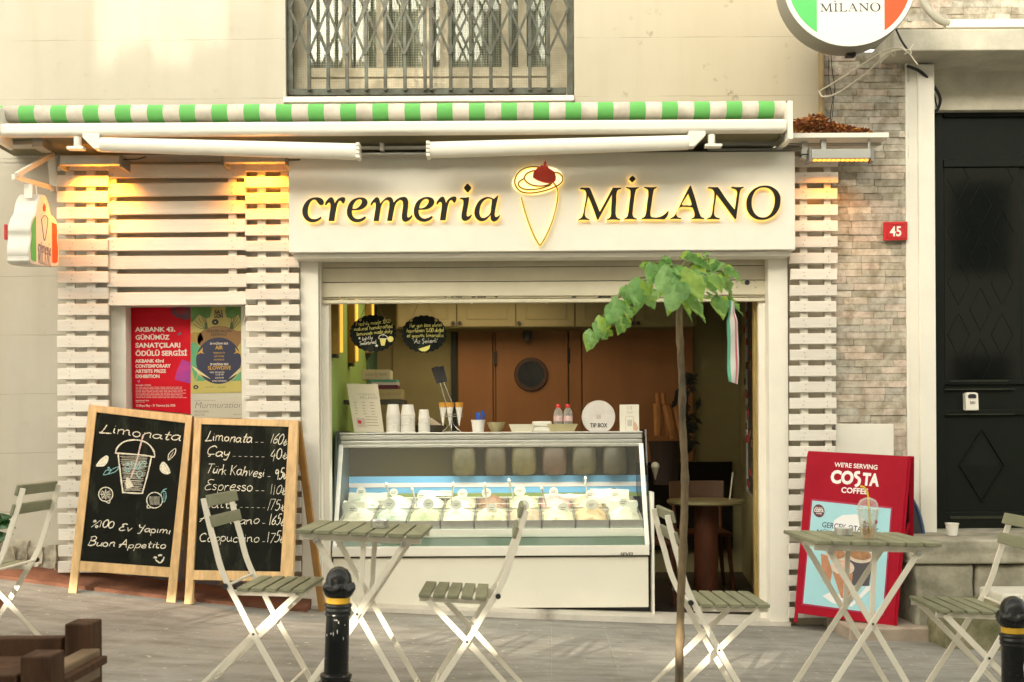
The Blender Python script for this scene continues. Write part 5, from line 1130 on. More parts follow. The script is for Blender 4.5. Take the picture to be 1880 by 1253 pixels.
# cones in a holder, spatulas
ch_ = thing('cone_holder', 'wire stand holding paper wrapped cones on the counter', 'cone holder', cpos(829))
q = MB(); zr = ZT + 33 * kx
for zz in (zr, zr - .014): q.tube([cpos(829) + Vector((.085 * math.cos(a), .05 * math.sin(a), zz - ZT)) for a in [i * math.pi / 12 for i in range(25)]], .0022, 6)
for s_ in (-1, 0, 1): q.tube(smooth_path([cpos(829 + 1 * s_) + Vector((0, 0, .14)), cpos(829 + 3 * s_) + Vector((0, 0, .06)), cpos(829 + 17 * s_) + Vector((0, -.02 if s_ == 0 else 0, .004))], 5), .003, 6)
q.lathe([(.05, .002), (.05, .008)], 20, Matrix.Translation(cpos(829))); q.build('wire_stand', M_CHROME, ch_, smooth=True)
M_WAF = mat('waffle', (.62, .30, .04), .7, var=.2, vscale=60)
for (x, lb_) in ((814, 'paper wrapped cone in the wire stand, beside the spatulas and nearest the cups'), (826.5, 'paper wrapped cone in the middle of the wire stand'), (843.5, 'paper wrapped cone in the wire stand, nearest the spoon cup')):
    t = thing('wrapped_cone', lb_, 'cone', cpos(x) + Vector((0, -.03, .045)), group='paper wrapped cones')
    q = MB(); q.lathe([(.003, 0), (.026, .135)], 18); q.build('paper_sleeve', M_PAPER, t, local=True, smooth=True)
    q = MB(); q.lathe([(.0265, .125), (.030, .157), (.027, .157), (.020, .13)], 18); q.build('waffle_rim', M_WAF, t, local=True, smooth=True)
for (xa, ya, xb, yb, xc, yc, lb_) in ((822, 748, 808, 703, 798, 674, 'black spatula with steel handle, leaning further over'), (832, 745, 815, 702, 808, 673, 'black spatula with steel handle, the more upright of two')):
    t = thing('spatula', lb_, 'spatula', cpos(xa) + Vector((0, .02, .04)), group='black spatulas')
    q = MB(); q.tube([at(xa, ya, CD + .02), at(xb, yb, CD + .02)], .005, 8); q.build('handle', M_CHROME, t, smooth=True)
    q = MB(); q.bar([at(xb, yb, CD + .02), at(xc, yc, CD + .02)], .05, .008, (0, 1, .1)); q.build('blade', M_BLACK, t, .003)
# spoon cup
t = thing('spoon_cup', 'white paper cup filled with blue plastic spoons', 'cup', cpos(878))
q = MB(); q.lathe([(.038, 0), (.047, .076), (.050, .078), (.050, .083), (.045, .083), (.037, .006)], 28, Matrix.Translation(cpos(878))); q.build('cup_wall', M_PAPER, t, smooth=True)
random.seed(15)
for i in range(9):
    a = random.random() * 6.28; c = cpos(878); top = c + Vector((.042 * math.cos(a), .03 * math.sin(a), .115 + random.random() * .02))
    s_ = MB(); s_.bar([c + Vector((.012 * math.cos(a), .012 * math.sin(a), .02)), top], .009, .003, (0, 1, 0)); s_.bar([top, top + (top - c).normalized() * .012], .014, .003, (0, 1, 0))
    o = s_.build('plastic_spoon', mat('spoon_blue', (.012, .11, .50), .35)); tag(o, 'blue plastic spoon standing in the white cup', 'spoon', 'blue plastic spoons in the white cup')
def bowl(x, w_, h_, m, lb_):
    r_ = w_ * kx / 2; q = MB(); q.lathe([(r_ * .42, 0), (r_ * .8, h_ * kx * .45), (r_, h_ * kx), (r_ * .95, h_ * kx), (r_ * .72, h_ * kx * .45), (.002, .01)], 28, Matrix.Translation(cpos(x)), cap=False)
    tag(q.build('bowl', m, smooth=True), lb_, 'bowl')
bowl(911, 34, 18, mat('tan_bowl', (.42, .36, .20), .35, .4), 'round tan metal bowl on the counter beside the spoon cup')
def tray(x0, x1, h_, m, lb_, d=CD):
    A, B = cpos(x0, d), cpos(x1, d); w_ = B.x - A.x; c = (A + B) / 2; h = h_ * kx; q = MB()
    lo = [(-w_ * .38, -.05), (w_ * .38, -.05), (w_ * .38, .05), (-w_ * .38, .05)]; hi = [(-w_ / 2, -.07), (w_ / 2, -.07), (w_ / 2, .07), (-w_ / 2, .07)]; inn = [(-w_ / 2 + .005, -.065), (w_ / 2 - .005, -.065), (w_ / 2 - .005, .065), (-w_ / 2 + .005, .065)]
    vl = [q.bm.verts.new(c + Vector((a, b, .001))) for a, b in lo]; vh = [q.bm.verts.new(c + Vector((a, b, h))) for a, b in hi]; vi = [q.bm.verts.new(c + Vector((a, b, h))) for a, b in inn]; vb = [q.bm.verts.new(c + Vector((a * .97, b * .97, .006))) for a, b in lo]
    for i in range(4):
        j = (i + 1) % 4
        for A_, B_ in ((vl, vh), (vh, vi), (vi, vb)): q.bm.faces.new((A_[i], A_[j], B_[j], B_[i]))
    q.bm.faces.new(vl[::-1]); q.bm.faces.new(vb); tag(q.build('tray', m), lb_, 'tray')
tray(934, 982, 14, mat('tray_white', (.70, .66, .52), .4), 'small white tray on the counter beside the tan bowl')
tray(1004, 1060, 14, mat('tray_olive', (.46, .40, .22), .35, .3), 'olive tray carrying the two water bottles')
q = MB(); A, B = cpos(977), cpos(1013); q.box(A + Vector((0, -.05, .001)), B + Vector((0, .05, 9 * kx))); q.box(A + Vector((.001, -.048, 9.4 * kx)), B + Vector((-.001, .048, 19 * kx))); tag(q.build('food_container', mat('container_white', (.72, .70, .60), .3), bevel=.008), 'white lidded plastic container between the two trays', 'container')
for (x, lb_) in ((1025, 'small water bottle with red cap, nearer the white container'), (1043, 'small water bottle with red cap, nearer the tip box')):
    t = thing('water_bottle', lb_, 'bottle', cpos(x) + Vector((0, 0, .008)), group='water bottles with red caps')
    q = MB(); q.lathe([(.026, 0), (.031, .006), (.031, .045), (.029, .05), (.031, .055), (.031, .115), (.024, .138), (.014, .150), (.014, .158)], 24); q.build('bottle_body', clear_plastic('bottle_plastic', (.75, .78, .72), .18), t, local=True, smooth=True)
    q = MB(); q.lathe([(.0305, .001), (.0305, .072), (.002, .073)], 20, cap=False); q.build('water', clear_plastic('water_tint', (.55, .58, .50), .10), t, local=True, smooth=True)
    q = MB(); q.lathe([(.0318, .062), (.0318, .100)], 24, cap=False); q.build('bottle_label', mat('label_pink', (.72, .50, .48), .5, var=.3, vscale=50), t, local=True, smooth=True)
    q = MB(); q.lathe([(.0165, .156), (.0165, .176), (.014, .179)], 20); q.build('cap', mat('cap_red', (.62, .012, .012), .35), t, local=True, smooth=True)
tb_ = thing('tip_box', 'round milky white tip box standing on the counter', 'tip box', cpos(1099))
c = at(1099, 766, CD); r_ = 30.5 * kx; q = MB(); pts = []
for i in range(48):
    a = i * 2 * math.pi / 48; pts.append(Vector((c.x + r_ * math.cos(a), CD, max(ZT + .001, c.z + r_ * math.sin(a)))))
q.prism(pts, (0, .06, 0)); bmesh.ops.remove_doubles(q.bm, verts=q.bm.verts, dist=.0004); q.build('disc', mat('milky_acrylic', (.66, .62, .58), .3, var=.12, vscale=12), tb_, .004)
tF = Frame((c.x, CD, ZT), (1, 0, 0), (0, 0, 1)); text('TIP BOX', tF, (0, .028), .040, M_INK, tb_, bold=.02, align='CENTER', width=.118)
q = MB(); q.flat([(-.016, .085), (.016, .085), (.016, .115), (-.016, .115)], tF, .001); q.build('faded_print', mat('faded_print', (.50, .46, .40), .5), tb_)
cd_ = thing('payment_card', 'white payment card stand with a drawn phone on the counter end', 'card stand', cpos(1156))
q = MB(); A, B = cpos(1138), cpos(1173.5); q.box(A + Vector((0, 0, 0)), B + Vector((0, .012, 49 * kx))); q.build('card', mat('card_white', (.74, .70, .60), .4), cd_, .002)
cF = Frame((A.x, CD, ZT), (1, 0, 0), (0, 0, 1)); q = MB()
for (a, b) in (((.050, .145), (.050, .172)), ((.058, .145), (.064, .172)), ((.070, .145), (.076, .172)), ((.080, .145), (.080, .172)), ((.045, .132), (.090, .132)), ((.048, .124), (.086, .124))): q.ribbon([a, b], .0025, cF)
q.ribbon([(.040, .004), (.040, .095), (.045, .102), (.088, .102), (.093, .095), (.093, .004)], .002, cF); q.build('phone_print', M_PRNT, cd_)
q = MB(); q.flat([(.052, .035), (.084, .035), (.084, .078), (.052, .078)], cF, .001); q.build('screen_print', mat('print_pale_grey', (.5, .47, .40), .5), cd_)
q = MB(); q.flat([(.093, .01), (.118, .0), (.124, .02), (.115, .05), (.096, .07), (.093, .04)], cF, .0011); q.build('hand_print', mat('print_skin', (.60, .36, .24), .5), cd_)
bp2 = MB(); bp2.lathe([(.02, 0), (.03, .02), (.028, .1), (.012, .13)], 14, Matrix.Translation(at(858, 792, 7.9))); 
random.seed(21)
q = MB(); q.lathe([(.11, 0), (.13, .05), (.05, .10), (.01, .11)], 24, Matrix.Translation(Vector((at(786, 780, 7.62).x, 7.60, ZT)))); tag(q.build('glass_jar', mat('dark_jar', (.08, .07, .05), .2), smooth=True), 'dark lidded jar behind the smallest stack of cups', 'jar')
bp2.bm.free()
# two hanging chalk signs
SIGNS = [(685, 612.5, 41.5, 33), (778.5, 613.5, 40, 33)]
# ------------------------------------------------------------------ handwriting
HW = {  # pen strokes on a grid: x-height 50, capitals 100
 'a': (52, ['44,40 30,51 12,42 5,20 16,2 32,8 43,30', '45,50 43,22 46,5 54,3']), 'b': (50, ['10,100 9,50 9,5', '9,30 24,50 42,40 42,15 26,0 9,8']), 'c': (44, ['40,42 24,52 8,36 8,14 22,0 40,8']), 'ç': (44, ['40,42 24,52 8,36 8,14 22,0 40,8', '22,0 26,-12 16,-18']),
 'd': (52, ['42,38 26,50 8,36 8,12 22,0 40,18', '44,100 42,40 43,8 50,2']), 'e': (46, ['8,24 38,30 36,46 20,50 7,30 10,8 26,-1 42,10']), 'f': (36, ['36,92 24,98 16,80 16,0', '4,48 32,50']), 'g': (50, ['42,40 26,51 9,38 10,16 24,6 40,24', '44,50 42,0 34,-34 14,-34 8,-20']),
 'ğ': (50, ['42,40 26,51 9,38 10,16 24,6 40,24', '44,50 42,0 34,-34 14,-34 8,-20', '16,72 26,64 36,72']), 'h': (50, ['8,100 8,0', '8,30 24,50 38,44 40,20 42,0']), 'i': (22, ['10,50 9,14 16,2', '11,70 12,74']), 'ı': (22, ['10,50 9,14 16,2']), 'j': (24, ['14,50 14,-20 2,-34', '15,70 16,74']),
 'k': (46, ['8,100 8,0', '38,50 9,24', '18,30 42,0']), 'l': (22, ['12,100 9,40 10,8 20,2']), 'm': (76, ['8,50 8,0', '8,32 22,50 34,42 35,0', '35,32 50,50 62,42 64,8 72,2']), 'n': (52, ['8,50 8,0', '8,32 24,50 38,44 40,12 48,2']), 'o': (48, ['24,50 8,36 8,12 24,0 40,12 40,36 24,50']), 'ö': (48, ['24,50 8,36 8,12 24,0 40,12 40,36 24,50', '15,68 16,72', '32,68 33,72']),
 'p': (50, ['9,50 9,-38', '9,34 24,50 42,40 42,14 26,0 9,12']), 'r': (38, ['8,50 8,0', '8,28 20,48 36,46']), 's': (42, ['36,44 20,51 10,40 22,28 36,16 26,0 6,6']), 'ş': (42, ['36,44 20,51 10,40 22,28 36,16 26,0 6,6', '20,0 24,-14 14,-18']), 't': (38, ['18,86 16,20 22,2 34,6', '3,52 34,54']), 'u': (50, ['8,50 8,14 20,0 36,12', '40,50 40,10 48,2']), 'ü': (50, ['8,50 8,14 20,0 36,12', '40,50 40,10 48,2', '16,68 17,72', '34,68 35,72']),
 'v': (46, ['6,50 22,0', '22,0 40,50']), 'w': (66, ['6,50 18,0 32,44', '32,44 46,0 60,50']), 'x': (44, ['6,50 38,0', '38,50 6,0']), 'y': (48, ['8,50 10,20 24,12 40,28', '42,50 36,-10 24,-36 10,-30']), 'z': (44, ['6,48 38,48', '38,48 6,2', '6,2 40,2']),
 'A': (66, ['4,0 20,50 34,100', '34,100 46,50 58,0', '-4,30 20,42 54,36']), 'B': (62, ['14,100 8,0', '4,92 30,104 50,88 44,66 16,54', '16,54 48,50 54,22 34,0 4,4']), 'C': (62, ['56,84 38,102 12,80 6,40 20,4 56,10']), 'Ç': (62, ['56,84 38,102 12,80 6,40 20,4 56,10', '30,0 34,-14 22,-20']), 'E': (58, ['48,96 20,98 8,78 28,56', '40,54 12,44 6,16 24,0 54,10']), 'F': (50, ['8,100 8,0', '6,98 46,100', '8,54 36,56']), 'H': (60, ['8,100 8,0', '50,100 50,0', '8,52 50,52']),
 'K': (58, ['10,100 8,0', '50,100 10,46', '18,52 54,0']), 'L': (62, ['26,100 20,50 12,10 4,6 8,0 30,4 60,8']), 'S': (48, ['44,86 28,100 10,84 22,58 40,38 34,6 6,6']), 'Ş': (48, ['44,86 28,100 10,84 22,58 40,38 34,6 6,6', '22,0 26,-14 16,-18']), 'T': (58, ['-2,98 56,102', '28,100 24,0']), 'Y': (56, ['4,100 14,60 34,58', '52,100 40,40 26,-30 8,-28']), 'Ꜿ': (10, []),
 'ℰ': (56, ['48,92 30,102 12,84 28,58 12,48 6,18 24,0 50,14']), '0': (46, ['24,98 6,66 8,18 24,0 40,22 40,74 24,98']), '1': (24, ['12,98 12,0']), '2': (44, ['6,80 24,98 38,78 6,0', '6,0 42,2']), '4': (48, ['26,98 6,36 44,38', '34,60 32,-14']), '5': (44, ['40,98 14,96 12,58', '12,58 34,60 38,24 20,0 4,8']), '6': (46, ['34,98 12,56 8,14 24,0 40,16 34,42 10,30']), '7': (44, ['4,96 42,98', '42,98 16,0']), '9': (44, ['40,80 22,98 6,78 18,58 38,72', '40,84 34,0']),
 '₺': (44, ['18,60 18,6 30,0 42,22', '4,28 34,44', '4,14 34,30']), '%': (62, ['16,98 6,84 14,70 24,84 16,98', '54,100 8,0', '48,28 38,14 46,0 56,14 48,28']), '-': (30, ['4,10 24,10']), '"': (24, ['6,96 8,80', '16,96 18,80']), '*': (36, ['16,80 16,40', '2,68 30,52', '2,52 30,68']), ' ': (32, []), '.': (16, ['6,2 8,3']), 'N': (60, ['8,0 10,100', '10,100 46,0', '46,0 50,100'])}
def write(q, s, F, a, b, h, wdt, jit=.25, lift=.0015, sp=1.0):   # from point a to point b along the baseline; h = capital height
    a, b = Vector(a), Vector(b); tot = sum(HW[c][0] * sp for c in s); R_ = (b - a) / tot; u = (b - a).normalized(); n = Vector((-u.y, u.x)) * (h / 100); x = 0
    for c in s:
        wd, st = HW[c]; dy = random.uniform(-7, 7) if c != ' ' else 0; k = random.uniform(.86, 1.12); sh_ = random.uniform(-.02, .22)
        for t in st:
            P = [tuple(float(z) for z in p.split(',')) for p in t.split()]; wd_ = wdt * random.uniform(.72, .98)
            P = [a + R_ * (x + p[0] * random.uniform(.97, 1.03) + p[1] * sh_) + n * (p[1] * k + dy) for p in P]
            if len(P) == 1: P.append(P[0] + Vector((h * .03, h * .03)))
            q.ribbon(smooth_path(P, 4), wd_, F, lift, jit)
        x += wd * sp
M_CHALK = chalk_mat('chalk_white', (.80, .76, .62)); M_CHALKY = chalk_mat('chalk_yellow', (.72, .66, .25)); M_CHALKB = chalk_mat('chalk_blue', (.28, .56, .56)); M_CHALKP = chalk_mat('chalk_pink', (.72, .55, .50))
M_PAINTY = mat('paint_yellow', (.68, .62, .16), .7); M_PAINTW = mat('paint_white', (.75, .72, .60), .7)
def slate():
    m = mat('slate_board', (.008, .010, .007), .8, var=.4, vscale=4, spec=.12)
    n = m.node_tree.nodes; l = m.node_tree.links; b = n['Principled BSDF']; src = b.inputs['Base Color'].links[0].from_socket
    tc = n.new('ShaderNodeTexCoord'); mp = n.new('ShaderNodeMapping'); mp.inputs['Scale'].default_value = (5, 5, 1.2); l.new(tc.outputs['Object'], mp.inputs[0])
    nz = n.new('ShaderNodeTexNoise'); nz.inputs['Scale'].default_value = 1.7; nz.inputs['Detail'].default_value = 8; nz.inputs['Roughness'].default_value = .65; l.new(mp.outputs[0], nz.inputs['Vector'])
    r_ = n.new('ShaderNodeMapRange'); r_.inputs[1].default_value = .52; r_.inputs[2].default_value = .85; r_.inputs[4].default_value = .55; l.new(nz.outputs['Fac'], r_.inputs[0])
    mx = n.new('ShaderNodeMix'); mx.data_type = 'RGBA'; l.new(r_.outputs[0], mx.inputs[0]); l.new(src, mx.inputs[6]); mx.inputs[7].default_value = (.10, .11, .075, 1); l.new(mx.outputs[2], b.inputs['Base Color']); return m
M_SLATE = slate()
M_PINE = mat('pine_frame', (.60, .40, .18), .5, var=.28, vscale=5, stretch=(6, 6, .8), bump=.1)

# round hanging signs inside
def hanging(cx_, cy_, rx, ry, label, lines, extra):
    d = 7.22; kk = d / FPX; F = Frame(at(cx_, cy_, d), (1, 0, 0), (0, 0, 1))
    t = thing('chalk_sign', label, 'hanging sign', F((0, 0)), group=None)
    n = 72; q = MB(); q.prism([F(((rx + 1.8 * abs(math.sin(i * math.pi / 3.0))) * kk * math.cos(2 * math.pi * i / n), (ry + 1.8 * abs(math.sin(i * math.pi / 3.0))) * kk * math.sin(2 * math.pi * i / n))) for i in range(n)], (0, .006, 0)); q.build('plaque', M_SLATE, t)
    q = MB(); q.tube([at(cx_ - 24, cy_ - 26, d), at(cx_ - 6, cy_ - 66, d + .02)], .0018, 5); q.tube([at(cx_ + 22, cy_ - 26, d), at(cx_ + 2, cy_ - 66, d + .02)], .0018, 5)
    for x in (-24, 22): q.lathe([(.010, 0), (.010, .004)], 12, Matrix.Translation(at(cx_ + x, cy_ - 25, d - .006)) @ Matrix.Rotation(-math.pi / 2, 4, 'X'))
    q.build('cord', mat('jute', (.28, .19, .08), .9), t)
    q = MB(); q2 = MB()
    for (s, xa, ya, xb, yb, hh, yel) in lines: write(q if yel else q2, s, F, F.uv(xa, ya), F.uv(xb, yb), hh * kk * .92, .0028, .2)
    q.build('lettering', M_PAINTY, t); q2.build('lettering', M_PAINTW, t)
    extra(F, t, kk)
def ex1(F, t, kk):
    q = MB(); q.flat([F.uv(x, y) for x, y in ((697, 623), (709, 623), (706, 635), (700, 635))], F, .0016); q.flat([F.uv(717 + 5.5 * math.cos(i * .5236), 623 + 5.5 * math.sin(i * .5236)) for i in range(12)][::-1], F, .0016); q.build('cup_drawing', MATS['paint_yellow'], t)
    q = MB(); q.ribbon(smooth_path([F.uv(x, y) for x, y in ((695, 622), (697, 617), (703, 615), (709, 617), (711, 622), (695, 622))], 3), .004, F); q.ribbon([F.uv(703, 618), F.uv(705, 612)], .003, F)
    for (x, y, r_) in ((660, 621.5, 2.6), (691.5, 635, 3.4)): q.flat([F.uv(x + (r_ if i % 2 == 0 else r_ * .42) * math.sin(i * math.pi / 5), y - (r_ if i % 2 == 0 else r_ * .42) * math.cos(i * math.pi / 5)) for i in range(10)][::-1], F, .0016)
    q.build('star_drawing', M_PAINTW, t)
def ex2(F, t, kk):
    q = MB(); q.flat([F.uv(x, y) for x, y in ((768, 641), (778, 638), (790, 634), (788, 641), (782, 645.5), (774, 645.5))][::-1], F, .0016); q.build('lemon_drawing', MATS['paint_yellow'], t)
hanging(*SIGNS[0], 'scalloped black round sign with English writing and a little drawn cup', [('Freshly made %100', 653, 599, 717, 593, 8, 1), ('natural handcrafted', 650, 608, 721, 602, 8, 1), ('lemonade made daily', 655, 617, 720, 611, 8, 1), ('lightly', 665, 626, 684, 623, 8, 0), ('Sweetened', 660, 634, 691, 631, 8, 0)], ex1)
hanging(*SIGNS[1], 'scalloped black round sign with Turkish writing and a lemon wedge', [('Her gün taze olarak', 752, 602, 812, 599, 8, 1), ('hazırlanan %100 doğal', 746, 611, 815, 609, 8, 1), ('el yapımı limonata', 747, 620, 814, 619, 8, 1), ('"Az Şekerli"', 758, 631, 804, 629, 9, 0)], ex2)

# ------------------------------------------------------------------ pavement boards
class Board:
    """a leaning panel spanned by the photograph positions of its foot line and its top edge; the foot rests on the pavement"""
    def __init__(s, fl, fr, tl, tr, lean):
        A = ground_at(*fl) if len(fl) == 2 else at(*fl); B = at(fr[0], fr[1], ground_at(*fr).y) if lean[1] is None else at(fr[0], fr[1], lean[1])
        s.A, s.B = A, B; s.R = (B - A).normalized()
        n0 = Vector((s.R.y, -s.R.x, 0)).normalized()           # towards the viewer
        s.n0 = n0; up = Vector((0, 0, 1)) * math.cos(R(lean[0])) - n0 * math.sin(R(lean[0]))
        N = s.R.cross(up).normalized(); s.F = Frame(A, s.R, up - s.R * up.dot(s.R)); s.TL = s.F.uv(*tl); s.TR = s.F.uv(*tr); s.FR = s.F.uv(*fr)
def quad_piece(F, pts, th, lift=0):
    q = MB(); q.prism([F(p, lift) for p in pts], F.N * -th); return q
def a_board(name, label, cat, Bd, inner, fw, frame_m, foot_l, foot_r):
    t = thing(name, label, cat, Bd.A, group=None); F = Bd.F
    O_ = [F.uv(*p) for p in inner['outer']]; I = [F.uv(*p) for p in inner['inner']]      # TL TR BR BL
    return t, F, O_, I
def chalkboard(label, feet, top, inner_px, lean, rear_dx):
    Bd = Board(feet[0], feet[1], top[0], top[1], lean); F = Bd.F
    t = thing('chalkboard', label, 'pavement board', Bd.A, group='wooden chalkboards on the pavement')
    TL, TR, BL, BR = Bd.TL, Bd.TR, Vector((0, 0)), Bd.FR
    iTL, iTR, iBR, iBL = [F.uv(*p) for p in inner_px]
    fb = [F.uv(*p) for p in feet[2:]]                           # inner sides of the feet
    dx_ = (TR - TL).normalized(); pTL = TL + dx_ * (iTL - TL).dot(dx_); pTR = TL + dx_ * (iTR - TL).dot(dx_)
    for nm, pts in (('stile', [BL, fb[0], iTL, pTL, TL]), ('stile', [fb[1], BR, TR, pTR, iTR])):
        quad_piece(F, pts, .022).build(nm, M_PINE, t, .002)
    top_l, top_r = pTL, pTR
    quad_piece(F, [iTL, iTR, top_r, top_l], .021, -.0005).build('rail', M_PINE, t, .002)
    d_ = (iBL - iTL) * .065; quad_piece(F, [iBL + d_, iBR + d_, iBR, iBL], .021, -.0005).build('rail', M_PINE, t, .002)
    g = .004; bo = quad_piece(F, [iTL + Vector((-g, g)), iTR + Vector((g, g)), iBR + Vector((g, -g)), iBL + Vector((-g, -g))], .004, -.010).build('slate', M_SLATE, t)
    # rear leaf, hinged at the top
    rear = -Bd.n0 * rear_dx
    for nm, a_, b_ in (('rear_leg', BL, TL), ('rear_leg', BR, TR)):
        s_ = 1 if a_ is BL else -1; p0 = F(b_) - F.N * .03; foot = F(a_) + rear + Vector((0, 0, 0)); foot.z = gz(foot.x, foot.y)
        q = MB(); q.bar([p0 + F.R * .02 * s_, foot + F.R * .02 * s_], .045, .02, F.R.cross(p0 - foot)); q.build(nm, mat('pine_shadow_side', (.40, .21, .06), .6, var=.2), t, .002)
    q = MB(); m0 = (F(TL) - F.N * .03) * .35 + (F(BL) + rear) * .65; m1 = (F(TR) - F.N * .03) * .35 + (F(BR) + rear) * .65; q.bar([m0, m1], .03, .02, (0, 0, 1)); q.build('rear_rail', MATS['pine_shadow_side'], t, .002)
    return t, F
t1, F1 = chalkboard('chalkboard with a drawn lemonade cup and the words Limonata and Buon Appetito', [(125, 1089), (322, 1107), (140, 1090), (305, 1106)], [(163, 743), (353, 763)], [(177, 757), (340, 777), (312, 1042), (147, 1030)], (12, None), .42)
t2, F2 = chalkboard('chalkboard price list with seven handwritten drinks', [(338, 1109), (536, 1095), (352, 1110), (512, 1094)], [(357, 767), (547, 772)], [(369, 779), (530, 784), (517, 1050), (354, 1047)], (12, 6.43), .42)
L9 = -.0085
def z1(x, y): return F1.uv(130 + x / 4.177, 740 + y / 4.177)
def z2(x, y): return F2.uv(340 + x / 4.177, 760 + y / 4.177)
random.seed(31)
q = MB()
write(q, 'Limonata', F1, z1(212, 222), z1(838, 292), .062, .0075, lift=L9)
write(q, '%100', F1, z1(146, 950), z1(322, 962), .046, .0075, lift=L9); write(q, 'ℰv', F1, z1(358, 974), z1(462, 984), .050, .0075, lift=L9); write(q, 'Yapımı', F1, z1(505, 985), z1(760, 1006), .046, .0068, lift=L9)
write(q, 'Buon', F1, z1(122, 1090), z1(335, 1100), .050, .0070, lift=L9); write(q, 'Appetito', F1, z1(362, 1108), z1(725, 1116), .046, .0066, lift=L9)
def st(pts, wd=.006, k=4): q.ribbon(smooth_path([z1(*p) for p in pts], k), wd, F1, L9, .3)
st([(340, 385), (355, 340), (410, 295), (500, 282), (580, 305), (630, 360), (642, 410)], .009); st([(335, 383), (440, 390), (560, 400), (642, 415)], .009); st([(360, 390), (375, 520), (395, 670), (410, 685), (535, 692), (550, 675), (590, 530), (615, 415)], .009)
st([(690, 1215), (700, 1200)], .004); st([(645, 1200), (680, 1225), (705, 1205), (712, 1180)], .008); st([(632, 1190), (645, 1182), (655, 1192)], .011); st([(668, 1172), (685, 1165), (695, 1172)], .011)
q.flat([z1(*p) for p in ((425, 570), (445, 575), (480, 640), (425, 660), (415, 620))], F1, L9)
for y in range(410, 680, 9): st([(372 + (y - 400) * .10 + random.uniform(0, 14), y + random.uniform(-3, 3)), (480, y + random.uniform(-4, 4)), (605 - (y - 400) * .22 - random.uniform(0, 20), y + 4 + random.uniform(-3, 3))], .0022)
for c_, r_ in (((265, 700), 54), ((640, 745), 60)):
    st([(c_[0] + r_ * math.cos(a), c_[1] + r_ * math.sin(a)) for a in [i * math.pi / 8 for i in range(17)]], .006)
    if r_ == 54:
        for a in range(8): st([(c_[0] + 8 * math.cos(a * .785), c_[1] + 8 * math.sin(a * .785)), (c_[0] + 42 * math.cos(a * .785), c_[1] + 42 * math.sin(a * .785))], .004)
    for i in range(9): st([(c_[0] - r_ * .7 + i * r_ * .16, c_[1] - r_ * .5), (c_[0] - r_ * .5 + i * r_ * .14, c_[1] + r_ * .6)], .003)
st([(255, 748), (290, 768), (300, 740)], .006); st([(585, 780), (585, 805), (620, 800)], .006)
for pts in (((190, 480), (230, 430), (275, 405), (280, 440), (250, 480), (192, 484)), ((708, 450), (740, 485), (758, 535), (715, 540), (684, 510), (690, 470), (708, 450))): st(pts, .006); q.flat([z1(*p) for p in pts][::-1] if pts[0][0] < 300 else [z1(*p) for p in pts[:-1]][::-1], F1, L9 - .0006)
st([(745, 440), (750, 390), (800, 348), (796, 390), (770, 420), (748, 438)], .005); st([(750, 432), (785, 372)], .003); st([(758, 400), (776, 398)], .003); st([(752, 415), (768, 412)], .003)
q.build('chalk_drawing', M_CHALK, t1)
q = MB()
for pts in (((245, 550), (270, 515), (300, 520), (280, 545), (245, 552)), ((280, 545), (320, 505), (365, 490), (340, 525), (285, 545)), ((285, 520), (285, 490), (305, 515)), ((495, 510), (470, 480), (462, 452), (490, 470), (500, 505)), ((500, 505), (515, 465), (525, 450), (522, 490), (505, 510)), ((525, 500), (540, 460), (575, 445), (565, 480), (530, 502)),
            ((690, 700), (705, 670), (735, 655)), ((700, 680), (690, 700), (710, 762), (728, 720), (722, 680), (700, 680)), ((712, 690), (711, 745)), ((398, 480), (430, 460), (465, 480), (435, 530), (400, 500)), ((412, 490), (435, 475), (452, 490), (432, 510), (412, 490)), ((498, 540), (525, 520), (550, 545), (520, 570), (498, 540))): st(pts, .005)
q.build('blue_chalk', M_CHALKB, t1)
q = MB(); st([(555, 240), (530, 330), (495, 470), (455, 580)], .010); q.build('pink_chalk', M_CHALKP, t1)
q = MB()
ROWS = [('Limonata', 145, 205, 505, 222, '160₺', 640, 222, 770, 246), ('Çay', 150, 312, 335, 330, '40₺', 640, 345, 775, 345), ('Türk Kahvesi', 150, 452, 600, 486, '95₺', 680, 500, 768, 498), ('Espresso', 135, 578, 510, 594, '110₺', 640, 616, 765, 622), ('Latte', 120, 715, 388, 722, '175₺', 615, 738, 762, 742), ('Americano', 100, 832, 560, 845, '165₺', 632, 850, 752, 855), ('Cappuccino', 100, 975, 560, 985, '175₺', 615, 985, 748, 990)]
for i, (s, xa, ya, xb, yb, p, pa_, pya, pb__, pyb) in enumerate(ROWS):
    w_ = .0072 if i < 3 else .0058
    write(q, s, F2, z2(xa, ya), z2(xb, yb), .064 if i in (0, 1, 2, 3) else .056, w_, lift=L9); write(q, p, F2, z2(pa_, pya), z2(pb__, pyb), .066, .0075 if i == 2 else .0056, lift=L9)
    x = xb + 25
    while x < pa_ - 25:
        q.ribbon([z2(x, yb - 6 + (x - xb) * .02), z2(min(x + 22, pa_ - 10), yb - 6 + (x - xb) * .02)], .0032, F2, L9, .3); x += 44
q.build('chalk_lettering', M_CHALK, t2)
